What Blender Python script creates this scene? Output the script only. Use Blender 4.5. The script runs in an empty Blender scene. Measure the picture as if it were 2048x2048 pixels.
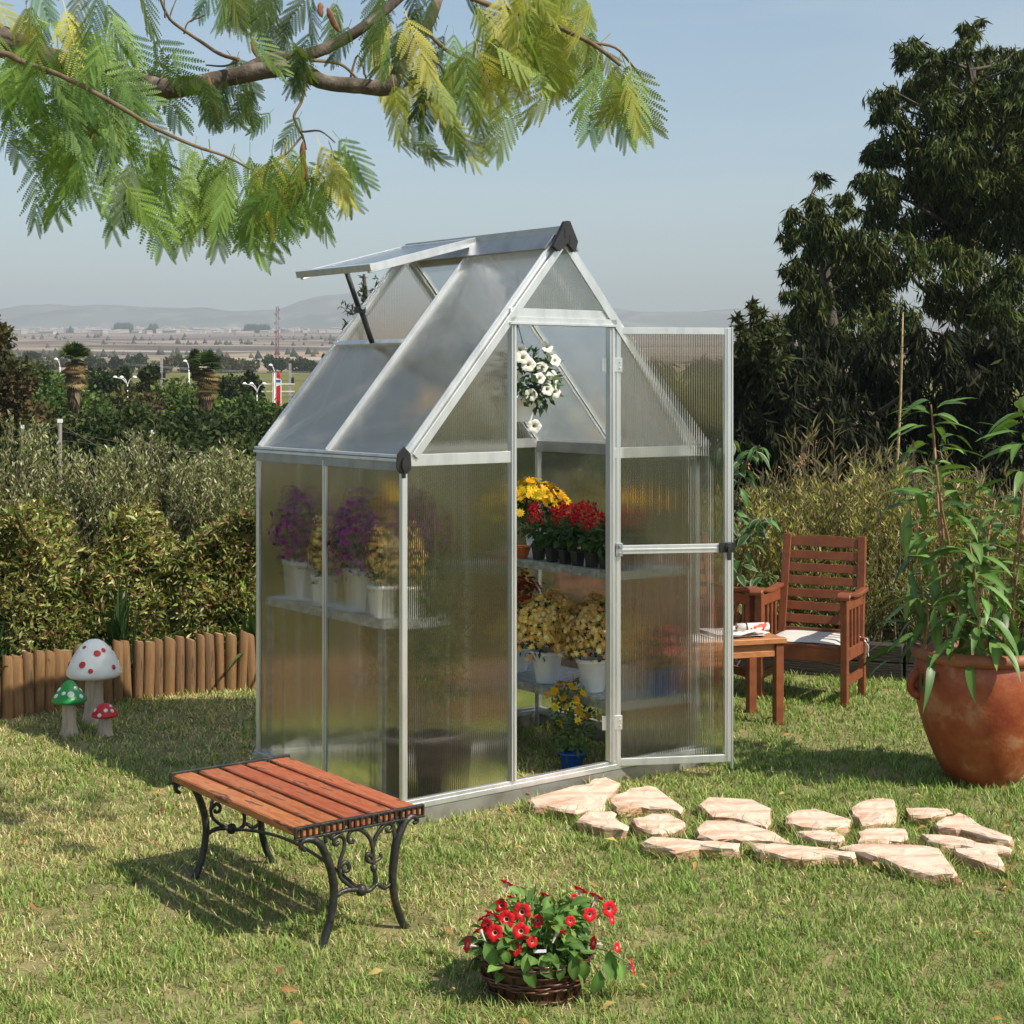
import bpy, math, random
import numpy as np
from mathutils import Vector, Matrix

random.seed(5)
rng = np.random.default_rng(11)
sc = bpy.context.scene
COL = sc.collection
R_ = math.radians

# ------------------------------------------------------------------ camera
CAMZ = 1.729
cam_d = bpy.data.cameras.new('camera')
cam = bpy.data.objects.new('camera', cam_d)
COL.objects.link(cam)
cam.location = (0, 0, CAMZ)
cam.rotation_euler = (math.pi / 2, 0, 0)
cam_d.sensor_width = 36
cam_d.lens = 57.52
cam_d.shift_y = -0.12725
cam_d.clip_start = 0.05
cam_d.clip_end = 20000
sc.camera = cam

# ------------------------------------------------------------------ sky, sun, exposure
SUN_DIR = Vector((0.80, -0.48, 1.02)).normalized()      # towards the sun
SUN_EL = math.asin(SUN_DIR.z)
SUN_AZ = math.atan2(SUN_DIR.x, SUN_DIR.y)
world = bpy.data.worlds.new('World')
sc.world = world
world.use_nodes = True
nt = world.node_tree
nt.nodes.clear()
w_out = nt.nodes.new('ShaderNodeOutputWorld')
w_bg = nt.nodes.new('ShaderNodeBackground')
w_sky = nt.nodes.new('ShaderNodeTexSky')
w_sky.sky_type = 'NISHITA'
w_sky.sun_disc = False
w_sky.sun_elevation = SUN_EL
w_sky.sun_rotation = SUN_AZ
w_sky.altitude = 100
w_sky.air_density = 1.0
w_sky.dust_density = 1.2
w_sky.ozone_density = 0.5
w_bg.inputs['Strength'].default_value = 0.112
# thin high cloud streaks over the whole dome
w_tc = nt.nodes.new('ShaderNodeTexCoord')
w_map = nt.nodes.new('ShaderNodeMapping')
w_map.inputs['Scale'].default_value = (1.2, 1.2, 7.0)
w_no = nt.nodes.new('ShaderNodeTexNoise')
w_no.inputs['Scale'].default_value = 2.2
w_no.inputs['Detail'].default_value = 4
w_no.inputs['Roughness'].default_value = 0.5
w_rm = nt.nodes.new('ShaderNodeMapRange')
w_rm.inputs['From Min'].default_value = 0.42
w_rm.inputs['From Max'].default_value = 0.72
w_rm.inputs['To Max'].default_value = 0.40
w_mx = nt.nodes.new('ShaderNodeMix')
w_mx.data_type = 'RGBA'
w_mx.inputs['B'].default_value = (4.9, 5.3, 5.5, 1)
nt.links.new(w_tc.outputs['Generated'], w_map.inputs['Vector'])
nt.links.new(w_map.outputs['Vector'], w_no.inputs['Vector'])
nt.links.new(w_no.outputs['Fac'], w_rm.inputs['Value'])
nt.links.new(w_rm.outputs['Result'], w_mx.inputs['Factor'])
nt.links.new(w_sky.outputs['Color'], w_mx.inputs['A'])
w_tn = nt.nodes.new('ShaderNodeVectorMath')
w_tn.operation = 'MULTIPLY'
w_tn.inputs[1].default_value = (0.945, 0.985, 0.95)      # slight green tint on the sky colour over the whole dome
nt.links.new(w_mx.outputs['Result'], w_tn.inputs[0])
nt.links.new(w_tn.outputs['Vector'], w_bg.inputs['Color'])
nt.links.new(w_bg.outputs['Background'], w_out.inputs['Surface'])

sun_d = bpy.data.lights.new('sun', 'SUN')
sun_d.energy = 4.8
sun_d.angle = R_(0.5)
sun_d.color = (1.0, 0.93, 0.82)
sun = bpy.data.objects.new('sun', sun_d)
COL.objects.link(sun)
sun.rotation_euler = SUN_DIR.to_track_quat('Z', 'Y').to_euler()
sun.location = (4, -4, 9)

sc.view_settings.view_transform = 'Standard'
sc.view_settings.look = 'None'
sc.view_settings.exposure = 0.52
sc.view_settings.gamma = 1.0
sc.view_settings.use_curve_mapping = False
cy = sc.cycles
cy.max_bounces = 12
cy.diffuse_bounces = 3
cy.glossy_bounces = 4
cy.transmission_bounces = 10
cy.transparent_max_bounces = 24
cy.sample_clamp_indirect = 30.0
cy.use_denoising = True
try:
    cy.denoiser = 'OPENIMAGEDENOISE'
    cy.denoising_input_passes = 'RGB_ALBEDO_NORMAL'
except Exception:
    pass

# ------------------------------------------------------------------ coordinates measured from the photo (2048 px wide)
FPX, HY = 3272.2, 763.4


def at(px, py, Y):
    """point at distance Y in front of the camera"""
    return Vector(((px - 1024) / FPX * Y, Y, CAMZ - (py - HY) / FPX * Y))


def gp(px, py, z=0.0):
    """point on the level z"""
    Y = FPX * (CAMZ - z) / (py - HY)
    return Vector(((px - 1024) / FPX * Y, Y, z))


# ------------------------------------------------------------------ materials
def new_mat(name):
    m = bpy.data.materials.new(name)
    m.use_nodes = True
    t = m.node_tree
    t.nodes.clear()
    o = t.nodes.new('ShaderNodeOutputMaterial')
    return m, t, o


def N(t, typ, **kw):
    n = t.nodes.new(typ)
    for k, v in kw.items():
        if k in n.inputs:
            n.inputs[k].default_value = v
        else:
            setattr(n, k, v)
    return n


def c4(c):
    return (c[0], c[1], c[2], 1.0)


def basic(name, c1, c2=None, rough=0.6, metal=0.0, scale=8.0, stretch=(1, 1, 1), bump=0.0, bscale=None, spec=0.5, c3=None, p3=0.62, detail=5, coat=0.0):
    """Principled with two or three noise-mixed colours, stretched grain and fine relief."""
    m, t, o = new_mat(name)
    p = N(t, 'ShaderNodeBsdfPrincipled')
    p.inputs['Roughness'].default_value = rough
    p.inputs['Metallic'].default_value = metal
    p.inputs['Specular IOR Level'].default_value = spec
    p.inputs['Coat Weight'].default_value = coat
    tc = N(t, 'ShaderNodeTexCoord')
    mp = N(t, 'ShaderNodeMapping')
    mp.inputs['Scale'].default_value = stretch
    t.links.new(tc.outputs['Object'], mp.inputs['Vector'])
    if c2 is None:
        p.inputs['Base Color'].default_value = c4(c1)
    else:
        no = N(t, 'ShaderNodeTexNoise')
        no.inputs['Scale'].default_value = scale
        no.inputs['Detail'].default_value = detail
        no.inputs['Roughness'].default_value = 0.6
        t.links.new(mp.outputs['Vector'], no.inputs['Vector'])
        cr = N(t, 'ShaderNodeValToRGB')
        cr.color_ramp.elements[0].position = 0.36
        cr.color_ramp.elements[0].color = c4(c1)
        cr.color_ramp.elements[1].position = 0.56
        cr.color_ramp.elements[1].color = c4(c2)
        if c3 is not None:
            e = cr.color_ramp.elements.new(p3)
            e.color = c4(c3)
        t.links.new(no.outputs['Fac'], cr.inputs['Fac'])
        t.links.new(cr.outputs['Color'], p.inputs['Base Color'])
    if bump > 0:
        nb = N(t, 'ShaderNodeTexNoise')
        nb.inputs['Scale'].default_value = bscale or scale * 3
        nb.inputs['Detail'].default_value = 6
        t.links.new(mp.outputs['Vector'], nb.inputs['Vector'])
        bp = N(t, 'ShaderNodeBump')
        bp.inputs['Strength'].default_value = 1.0
        bp.inputs['Distance'].default_value = bump
        t.links.new(nb.outputs['Fac'], bp.inputs['Height'])
        t.links.new(bp.outputs['Normal'], p.inputs['Normal'])
    t.links.new(p.outputs['BSDF'], o.inputs['Surface'])
    return m


def tinted(name, rough=0.5, trans=0.3, spec=0.35, rnd=0.25, tw=(1.25, 1.2, 0.55)):
    """leaf and petal material: colour from the mesh's tint, a little per-object variation, light passing through."""
    m, t, o = new_mat(name)
    a = N(t, 'ShaderNodeAttribute', attribute_name='tint')
    oi = N(t, 'ShaderNodeObjectInfo')
    mr = N(t, 'ShaderNodeMapRange')
    mr.inputs['To Min'].default_value = 1 - rnd
    mr.inputs['To Max'].default_value = 1 + rnd
    t.links.new(oi.outputs['Random'], mr.inputs['Value'])
    sca = N(t, 'ShaderNodeVectorMath', operation='SCALE')
    t.links.new(a.outputs['Color'], sca.inputs[0])
    t.links.new(mr.outputs['Result'], sca.inputs['Scale'])
    p = N(t, 'ShaderNodeBsdfPrincipled')
    p.inputs['Roughness'].default_value = rough
    p.inputs['Specular IOR Level'].default_value = spec
    t.links.new(sca.outputs['Vector'], p.inputs['Base Color'])
    if trans > 0:
        mu = N(t, 'ShaderNodeVectorMath', operation='MULTIPLY')
        mu.inputs[1].default_value = tw
        t.links.new(sca.outputs['Vector'], mu.inputs[0])
        tl = N(t, 'ShaderNodeBsdfTranslucent')
        t.links.new(mu.outputs['Vector'], tl.inputs['Color'])
        mx = N(t, 'ShaderNodeMixShader')
        mx.inputs['Fac'].default_value = trans
        t.links.new(p.outputs['BSDF'], mx.inputs[1])
        t.links.new(tl.outputs['BSDF'], mx.inputs[2])
        t.links.new(mx.outputs['Shader'], o.inputs['Surface'])
    else:
        t.links.new(p.outputs['BSDF'], o.inputs['Surface'])
    return m


def panel_mat(name, axis, period=0.0095, tilt=1.3, clear=0.10, ior=1.30, rough=.20, milk=(.012, .045), tl_=.95, tone=.86, sheen=1.0):
    """twin-wall sheet: fine ribs along one direction bend light sideways; a milky share scatters it."""
    m, t, o = new_mat(name)
    tc = N(t, 'ShaderNodeTexCoord')
    sp = N(t, 'ShaderNodeSeparateXYZ')
    t.links.new(tc.outputs['Object'], sp.inputs[0])
    mul = N(t, 'ShaderNodeMath', operation='MULTIPLY')
    mul.inputs[1].default_value = 2 * math.pi / period
    t.links.new(sp.outputs[axis], mul.inputs[0])
    sn = N(t, 'ShaderNodeMath', operation='SINE')
    t.links.new(mul.outputs[0], sn.inputs[0])
    # slow wobble of the ribs
    no = N(t, 'ShaderNodeTexNoise')
    no.inputs['Scale'].default_value = 14
    t.links.new(tc.outputs['Object'], no.inputs['Vector'])
    nm = N(t, 'ShaderNodeMath', operation='MULTIPLY_ADD')
    nm.inputs[1].default_value = 0.8
    nm.inputs[2].default_value = -0.4
    t.links.new(no.outputs['Fac'], nm.inputs[0])
    ad = N(t, 'ShaderNodeMath', operation='ADD')
    t.links.new(sn.outputs[0], ad.inputs[0])
    t.links.new(nm.outputs[0], ad.inputs[1])
    sc_ = N(t, 'ShaderNodeMath', operation='MULTIPLY')
    sc_.inputs[1].default_value = tilt
    t.links.new(ad.outputs[0], sc_.inputs[0])
    vt = N(t, 'ShaderNodeVectorTransform', vector_type='VECTOR', convert_from='OBJECT', convert_to='WORLD')
    v = [0, 0, 0]
    v[axis] = 1
    vt.inputs[0].default_value = v
    vs = N(t, 'ShaderNodeVectorMath', operation='SCALE')
    t.links.new(vt.outputs[0], vs.inputs[0])
    t.links.new(sc_.outputs[0], vs.inputs['Scale'])
    ge = N(t, 'ShaderNodeNewGeometry')
    va = N(t, 'ShaderNodeVectorMath', operation='ADD')
    t.links.new(ge.outputs['Normal'], va.inputs[0])
    t.links.new(vs.outputs[0], va.inputs[1])
    vn = N(t, 'ShaderNodeVectorMath', operation='NORMALIZE')
    t.links.new(va.outputs[0], vn.inputs[0])
    rf = N(t, 'ShaderNodeBsdfRefraction')
    rf.inputs['IOR'].default_value = ior
    rf.inputs['Roughness'].default_value = rough
    rf.inputs['Color'].default_value = (tone, tone * .975, tone * .91, 1)
    t.links.new(vn.outputs[0], rf.inputs['Normal'])
    tr = N(t, 'ShaderNodeBsdfTransparent')
    tr.inputs['Color'].default_value = (tone, tone, tone, 1)
    m1 = N(t, 'ShaderNodeMixShader')
    m1.inputs['Fac'].default_value = clear
    t.links.new(rf.outputs[0], m1.inputs[1])
    t.links.new(tr.outputs[0], m1.inputs[2])
    # milky share
    df = N(t, 'ShaderNodeBsdfDiffuse')
    df.inputs['Color'].default_value = (0.62, 0.66, 0.68, 1)
    tl = N(t, 'ShaderNodeBsdfTranslucent')
    tl.inputs['Color'].default_value = (0.75, 0.78, 0.78, 1)
    m2 = N(t, 'ShaderNodeMixShader')
    m2.inputs['Fac'].default_value = tl_
    t.links.new(df.outputs[0], m2.inputs[1])
    t.links.new(tl.outputs[0], m2.inputs[2])
    dn = N(t, 'ShaderNodeTexNoise')
    dn.inputs['Scale'].default_value = 5
    dn.inputs['Detail'].default_value = 6
    t.links.new(tc.outputs['Object'], dn.inputs['Vector'])
    dm = N(t, 'ShaderNodeMapRange')
    dm.inputs['From Min'].default_value = 0.3
    dm.inputs['From Max'].default_value = 0.75
    dm.inputs['To Min'].default_value = milk[0]
    dm.inputs['To Max'].default_value = milk[1]
    t.links.new(dn.outputs['Fac'], dm.inputs['Value'])
    m3 = N(t, 'ShaderNodeMixShader')
    t.links.new(dm.outputs['Result'], m3.inputs['Fac'])
    t.links.new(m1.outputs[0], m3.inputs[1])
    t.links.new(m2.outputs[0], m3.inputs[2])
    # sheen
    gl = N(t, 'ShaderNodeBsdfGlossy')
    gl.inputs['Roughness'].default_value = 0.09
    gl.inputs['Color'].default_value = (1, 1, 1, 1)
    vh = N(t, 'ShaderNodeVectorMath', operation='SCALE')
    vh.inputs['Scale'].default_value = 0.12
    t.links.new(vs.outputs[0], vh.inputs[0])
    vb = N(t, 'ShaderNodeVectorMath', operation='ADD')
    t.links.new(ge.outputs['Normal'], vb.inputs[0])
    t.links.new(vh.outputs[0], vb.inputs[1])
    t.links.new(vb.outputs[0], gl.inputs['Normal'])
    fr = N(t, 'ShaderNodeFresnel')
    fr.inputs['IOR'].default_value = 1.5
    fm = N(t, 'ShaderNodeMath', operation='MULTIPLY')
    fm.inputs[1].default_value = sheen
    t.links.new(fr.outputs[0], fm.inputs[0])
    m4 = N(t, 'ShaderNodeMixShader')
    t.links.new(fm.outputs[0], m4.inputs['Fac'])
    t.links.new(m3.outputs[0], m4.inputs[1])
    t.links.new(gl.outputs[0], m4.inputs[2])
    # the far face of the sheet lets the ray out unchanged
    tb = N(t, 'ShaderNodeBsdfTransparent')
    m5 = N(t, 'ShaderNodeMixShader')
    t.links.new(ge.outputs['Backfacing'], m5.inputs['Fac'])
    t.links.new(m4.outputs[0], m5.inputs[1])
    t.links.new(tb.outputs[0], m5.inputs[2])
    t.links.new(m5.outputs[0], o.inputs['Surface'])
    return m


M = {}
M['alu'] = basic('aluminium', (0.63, 0.65, 0.66), (0.74, 0.755, 0.76), rough=0.34, metal=0.78, scale=6, stretch=(3, 3, 0.6))
M['alu_dull'] = basic('dull_aluminium', (0.30, 0.31, 0.31), (0.38, 0.39, 0.39), rough=0.36, metal=0.85, scale=9)
M['galv'] = basic('galvanised_steel', (0.26, 0.285, 0.30), (0.42, 0.45, 0.46), rough=0.45, metal=0.8, scale=40, c3=(0.52, 0.55, 0.56))
M['base'] = basic('galvanised_base', (0.22, 0.20, 0.17), (0.34, 0.33, 0.30), rough=0.45, metal=0.6, scale=5)
M['blackp'] = basic('black_plastic', (0.012, 0.012, 0.013), (0.02, 0.02, 0.02), rough=0.42, scale=20)
M['px'] = panel_mat('twin_wall_sheet_gable', 0, tilt=1.6, clear=.07, ior=1.45, rough=.17, milk=(.010, .035), tl_=.96, tone=.82)
M['pdoor'] = panel_mat('twin_wall_sheet_door', 0, period=.0105, tilt=1.2, clear=.26, ior=1.28, rough=.14, milk=(.010, .035), tl_=.96, tone=.88)
M['py'] = panel_mat('twin_wall_sheet_side', 1)
M['roof'] = panel_mat('twin_wall_sheet_roof', 1, milk=(.06, .17), tl_=.80, tone=.80, sheen=2.3)
M['benchwood'] = basic('varnished_slat', (0.30, 0.072, 0.024), (0.41, 0.140, 0.048), rough=0.5, scale=5, stretch=(9, 1.4, 9), bump=0.0012, c3=(0.15, 0.05, 0.026), p3=.60, spec=.3, detail=9)
M['iron'] = basic('cast_iron', (0.022, 0.026, 0.024), (0.045, 0.042, 0.036), rough=0.42, metal=0.45, scale=30, bump=0.0025, bscale=90, c3=(0.09, 0.065, 0.045), p3=0.7)
M['teak'] = basic('oiled_teak', (0.15, 0.040, 0.014), (0.21, 0.062, 0.022), rough=0.45, scale=6, stretch=(3, 3, 3), bump=0.0004, bscale=60)
M['teak_light'] = basic('honey_teak', (0.34, 0.125, 0.042), (0.43, 0.175, 0.065), rough=0.42, scale=6, stretch=(3, 12, 12), bump=0.0004, bscale=60)
M['log'] = basic('treated_log', (0.140, 0.070, 0.023), (0.205, 0.110, 0.039), rough=0.75, scale=6, stretch=(6, 6, 0.8), bump=0.002, c3=(0.095, 0.045, 0.018), p3=0.7)
M['log_dark'] = basic('weathered_log', (0.11, 0.058, 0.023), (0.17, 0.092, 0.036), rough=0.8, scale=7, stretch=(6, 6, 0.7), bump=0.003, c3=(0.07, 0.04, 0.018))
M['log_pale'] = basic('faded_log', (0.15, 0.088, 0.04), (0.21, 0.13, 0.062), rough=0.8, scale=7, stretch=(6, 6, 0.7), bump=0.003, c3=(0.12, 0.065, 0.03))
M['logend'] = basic('log_end', (0.30, 0.18, 0.08), (0.36, 0.23, 0.11), rough=0.8, scale=40)
M['terra'] = basic('terracotta', (0.21, 0.034, 0.012), (0.30, 0.075, 0.024), rough=0.48, scale=7.5, bump=0.0018, bscale=55, c3=(0.38, 0.17, 0.09), p3=0.66, detail=9)
M['terra_rim'] = basic('terracotta_rim', (0.23, 0.068, 0.03), (0.30, 0.115, 0.05), rough=0.6, scale=5, bump=0.001, bscale=50)
M['stone'] = basic('sandstone', (0.50, 0.30, 0.20), (0.70, 0.53, 0.41), rough=0.85, scale=6, stretch=(1, 2.5, 1), bump=0.008, bscale=18, c3=(0.68, 0.47, 0.35), p3=0.66, detail=8)
M['stone_side'] = basic('broken_stone', (0.36, 0.18, 0.09), (0.48, 0.30, 0.19), rough=0.9, scale=14, stretch=(1, 1, 3), bump=0.01, bscale=30)
M['bark'] = basic('grey_bark', (0.055, 0.040, 0.028), (0.11, 0.085, 0.062), rough=0.9, scale=14, stretch=(1, 1, 1), bump=0.010, bscale=34, c3=(0.21, 0.18, 0.145), p3=0.66)
M['twig'] = basic('twig_bark', (0.10, 0.065, 0.035), (0.17, 0.12, 0.07), rough=0.85, scale=20)
M['darkbark'] = basic('dark_bark', (0.045, 0.035, 0.025), (0.085, 0.07, 0.05), rough=0.9, scale=4, bump=0.01)
M['cane'] = basic('brown_cane', (0.20, 0.10, 0.05), (0.28, 0.16, 0.09), rough=0.7, scale=20)
M['pod'] = basic('dry_pod', (0.10, 0.035, 0.015), (0.22, 0.085, 0.035), rough=0.7, scale=25, bump=0.002)
M['white_paint'] = basic('white_paint', (0.72, 0.70, 0.66), (0.79, 0.78, 0.75), rough=0.5, scale=12, bump=0.0006, bscale=60)
M['red_paint'] = basic('red_paint', (0.50, 0.012, 0.014), (0.56, 0.02, 0.02), rough=0.4, scale=12)
M['green_paint'] = basic('green_paint', (0.012, 0.22, 0.04), (0.02, 0.27, 0.055), rough=0.42, scale=12)
M['plaster_stem'] = basic('carved_stem', (0.40, 0.30, 0.22), (0.52, 0.42, 0.33), rough=0.85, scale=14, stretch=(3, 3, 0.5), bump=0.012, bscale=22)
M['white_plastic'] = basic('white_plastic', (0.74, 0.75, 0.76), (0.79, 0.80, 0.81), rough=0.35, scale=8)
M['blue_plastic'] = basic('blue_plastic', (0.01, 0.075, 0.40), (0.012, 0.09, 0.45), rough=0.35, scale=8)
M['orange_wicker'] = basic('orange_wicker', (0.38, 0.075, 0.015), (0.50, 0.13, 0.03), rough=0.6, scale=30)
M['wicker'] = basic('brown_wicker', (0.055, 0.018, 0.008), (0.10, 0.034, 0.014), rough=0.38, scale=25, bump=0.0006, c3=(0.17, 0.065, 0.026), p3=0.68, coat=0.2)
M['stave'] = basic('dark_stave', (0.030, 0.011, 0.006), (0.065, 0.022, 0.010), rough=0.45, scale=18, stretch=(3, 3, 1))
M['soil'] = basic('soil', (0.035, 0.024, 0.016), (0.075, 0.052, 0.034), rough=0.95, scale=25, bump=0.01)
M['thatch'] = basic('lawn_soil', (0.12, 0.115, 0.038), (0.24, 0.20, 0.085), rough=0.95, scale=6, bump=0.006, bscale=60, detail=10)
M['sleeper'] = basic('dark_sleeper', (0.020, 0.015, 0.011), (0.038, 0.029, 0.021), rough=0.85, scale=5, stretch=(1, 1, 6), bump=0.006)
M['cushion'] = basic('cream_cushion', (0.52, 0.49, 0.44), (0.58, 0.55, 0.50), rough=0.9, scale=60, bump=0.0006)
M['cord'] = basic('white_cord', (0.72, 0.70, 0.66), rough=0.8)
M['paper'] = basic('printed_paper', (0.72, 0.68, 0.62), (0.78, 0.75, 0.70), rough=0.6, scale=22, c3=(0.55, 0.28, 0.12), p3=0.66)
M['paper_roll'] = basic('printed_roll', (0.76, 0.74, 0.71), (0.74, 0.66, 0.56), rough=0.4, scale=24, c3=(0.50, 0.09, 0.07), p3=0.6, detail=2)
M['concrete'] = basic('grey_concrete', (0.25, 0.24, 0.225), (0.34, 0.33, 0.31), rough=0.85, scale=10)
M['wire'] = basic('rusty_wire', (.16, .14, .12), rough=.7)
M['mast_red'] = basic('mast_red', (0.16, 0.045, 0.04), rough=0.6)
M['mast_white'] = basic('mast_white', (0.25, 0.235, 0.23), rough=0.6)
M['blue_paint'] = basic('blue_paint', (0.02, 0.09, 0.30), rough=0.5)
M['wall_far'] = basic('pale_render', (0.38, 0.34, 0.29), (0.48, 0.44, 0.39), rough=0.9, scale=1)
M['roof_far'] = basic('tile_roof', (0.40, 0.14, 0.085), (0.52, 0.22, 0.14), rough=0.85, scale=8)
M['roof_village'] = basic('dusty_roof', (.30, .17, .12), (.36, .24, .19), rough=.9)
M['window_dark'] = basic('window_dark', (0.04, 0.045, 0.05), rough=0.2)
M['leaf'] = tinted('leaf', trans=0.28)
M['leaf_far'] = tinted('far_leaf', trans=0.18, rough=0.75, spec=0.1, rnd=0.06)
M['petal'] = tinted('petal', trans=0.22, rough=0.55, spec=0.2, rnd=0.12, tw=(1.1, 1.0, 1.0))
M['grass'] = tinted('grass_blade', trans=0.25, rough=0.55, spec=0.25, rnd=0.0, tw=(1.15, 1.15, 0.7))
M['albizia'] = tinted('feathery_leaf', trans=0.38, rough=0.5, spec=0.3, rnd=0.22, tw=(1.25, 1.35, 0.5))
M['waxy'] = tinted('waxy_leaf', trans=0.26, rough=0.45, spec=0.5, rnd=0.22)


# ------------------------------------------------------------------ object helpers
def tag(o, label=None, cat=None, group=None, kind=None):
    if label:
        o['label'] = label
    if cat:
        o['category'] = cat
    if group:
        o['group'] = group
    if kind:
        o['kind'] = kind
    return o


def empty(name, loc=(0, 0, 0), rz=0.0):
    o = bpy.data.objects.new(name, None)
    o.empty_display_size = 0.1
    COL.objects.link(o)
    o.location = loc
    o.rotation_euler = (0, 0, rz)
    return o


def thing(name, label, cat, loc=(0, 0, 0), rz=0.0, group=None):
    return tag(empty(name, loc, rz), label, cat, group)


def put(name, me, parent=None, loc=None, rot=None, scale=None):
    o = bpy.data.objects.new(name, me)
    COL.objects.link(o)
    if parent is not None:
        o.parent = parent
    if loc is not None:
        o.location = loc
    if rot is not None:
        o.rotation_euler = rot
    if scale is not None:
        o.scale = scale if hasattr(scale, '__len__') else (scale,) * 3
    return o


def copy_tree(o, parent=None):
    c = o.copy()
    COL.objects.link(c)
    c.parent = parent
    for ch in list(o.children):
        copy_tree(ch, c)
    return c


class MB:
    """collects simple solids and links them as one mesh object"""

    def __init__(s):
        s.v, s.f, s.m, s.sm = [], [], [], []

    def add(s, vs, fs, m=0, smooth=False):
        b = len(s.v)
        s.v += [tuple(p) for p in vs]
        for f in fs:
            s.f.append(tuple(i + b for i in f))
            s.m.append(m)
            s.sm.append(smooth)
        return s

    def box(s, x0, x1, y0, y1, z0, z1, m=0, T=None):
        vs = [Vector(p) for p in ((x0, y0, z0), (x1, y0, z0), (x1, y1, z0), (x0, y1, z0), (x0, y0, z1), (x1, y0, z1), (x1, y1, z1), (x0, y1, z1))]
        if T is not None:
            vs = [T @ p for p in vs]
        return s.add(vs, [(0, 3, 2, 1), (4, 5, 6, 7), (0, 1, 5, 4), (1, 2, 6, 5), (2, 3, 7, 6), (3, 0, 4, 7)], m)

    def beam(s, a, b, w, h, up=(0, 0, 1), m=0, off=0.0):
        """box from a to b, w wide, h high (along up)"""
        a, b, up = Vector(a), Vector(b), Vector(up)
        d = (b - a)
        L = d.length
        d.normalize()
        x = d.cross(up).normalized()
        u = x.cross(d)
        T = Matrix((x, d, u)).transposed().to_4x4()
        T.translation = a
        return s.box(-w / 2, w / 2, 0, L, off - h / 2, off + h / 2, m, T)

    def tube(s, path, r, n=8, m=0, cap=True, smooth=True, flat=1.0, flat_axis=None):
        P = [Vector(p) for p in path]
        rr = r if hasattr(r, '__len__') else [r] * len(P)
        tang = []
        for i in range(len(P)):
            a = P[max(0, i - 1)]
            b = P[min(len(P) - 1, i + 1)]
            t = (b - a)
            tang.append(t.normalized() if t.length > 1e-9 else Vector((0, 0, 1)))
        ref = Vector(flat_axis) if flat_axis is not None else (Vector((0, 0, 1)) if abs(tang[0].z) < 0.9 else Vector((1, 0, 0)))
        u = (ref - tang[0] * ref.dot(tang[0])).normalized()
        vs = []
        for i, p in enumerate(P):
            t = tang[i]
            if flat_axis is not None:
                u = (ref - t * ref.dot(t))
            else:
                u = (u - t * u.dot(t))
            u = u.normalized() if u.length > 1e-6 else t.orthogonal().normalized()
            w = t.cross(u)
            for k in range(n):
                a = 2 * math.pi * k / n
                vs.append(p + (u * math.cos(a) * flat + w * math.sin(a)) * rr[i])
        fs = []
        for i in range(len(P) - 1):
            for k in range(n):
                a, b = i * n + k, i * n + (k + 1) % n
                fs.append((a, b, b + n, a + n))
        s.add(vs, fs, m, smooth)
        if cap:
            b = len(s.v) - len(vs)
            s.f.append(tuple(b + k for k in reversed(range(n))))
            s.m.append(m)
            s.sm.append(False)
            e = b + (len(P) - 1) * n
            s.f.append(tuple(e + k for k in range(n)))
            s.m.append(m)
            s.sm.append(False)
        return s

    def lathe(s, prof, n=24, c=(0, 0, 0), m=0, smooth=True, wob=0.0, mfun=None, sx=1.0, sy=1.0):
        vs, fs, ms = [], [], []
        for i, (r, z) in enumerate(prof):
            for k in range(n):
                a = 2 * math.pi * k / n
                q = r * (1 + wob * math.sin(3 * a + i) * math.sin(7 * a + 2.1 * i))
                vs.append((c[0] + q * math.cos(a) * sx, c[1] + q * math.sin(a) * sy, c[2] + z))
        for i in range(len(prof) - 1):
            for k in range(n):
                a, b = i * n + k, i * n + (k + 1) % n
                fs.append((a, b, b + n, a + n))
        s.add(vs, fs, m, smooth)
        if mfun:
            for j in range(len(fs)):
                s.m[-len(fs) + j] = mfun(j // n)
        return s

    def prism(s, poly, z0, z1, m=0, mside=None, grow=1.0):
        n = len(poly)
        cx = sum(p[0] for p in poly) / n
        cy_ = sum(p[1] for p in poly) / n
        vs = [(cx + (p[0] - cx) * grow, cy_ + (p[1] - cy_) * grow, z0) for p in poly] + [(p[0], p[1], z1) for p in poly]
        s.add(vs, [tuple(range(n, 2 * n))], m)
        b = len(s.v) - 2 * n
        for k in range(n):
            s.f.append((b + k, b + (k + 1) % n, b + n + (k + 1) % n, b + n + k))
            s.m.append(m if mside is None else mside)
            s.sm.append(False)
        s.f.append(tuple(b + k for k in reversed(range(n))))
        s.m.append(m if mside is None else mside)
        s.sm.append(False)
        return s

    def mesh(s, name, mats):
        me = bpy.data.meshes.new(name)
        me.from_pydata(s.v, [], s.f)
        for mm in (mats if isinstance(mats, (list, tuple)) else [mats]):
            me.materials.append(mm)
        me.polygons.foreach_set('material_index', s.m)
        me.polygons.foreach_set('use_smooth', s.sm)
        me.update()
        return me

    def build(s, name, mats, parent=None, bevel=0.0, loc=None):
        o = put(name, s.mesh(name, mats), parent, loc)
        if bevel:
            b = o.modifiers.new('edge', 'BEVEL')
            b.width = bevel
            b.segments = 1
            b.limit_method = 'ANGLE'
        return o


def smooth_path(pts, k=4):
    P = [Vector(p) for p in pts]
    out = []
    for i in range(len(P) - 1):
        p0, p1, p2, p3 = P[max(0, i - 1)], P[i], P[i + 1], P[min(len(P) - 1, i + 2)]
        for j in range(k):
            t = j / k
            out.append(0.5 * ((2 * p1) + (p2 - p0) * t + (2 * p0 - 5 * p1 + 4 * p2 - p3) * t * t + (3 * p1 - p0 - 3 * p2 + p3) * t ** 3))
    out.append(P[-1])
    return out


def lerp_list(vals, n):
    return list(np.interp(np.linspace(0, 1, n), np.linspace(0, 1, len(vals)), vals))


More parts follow.
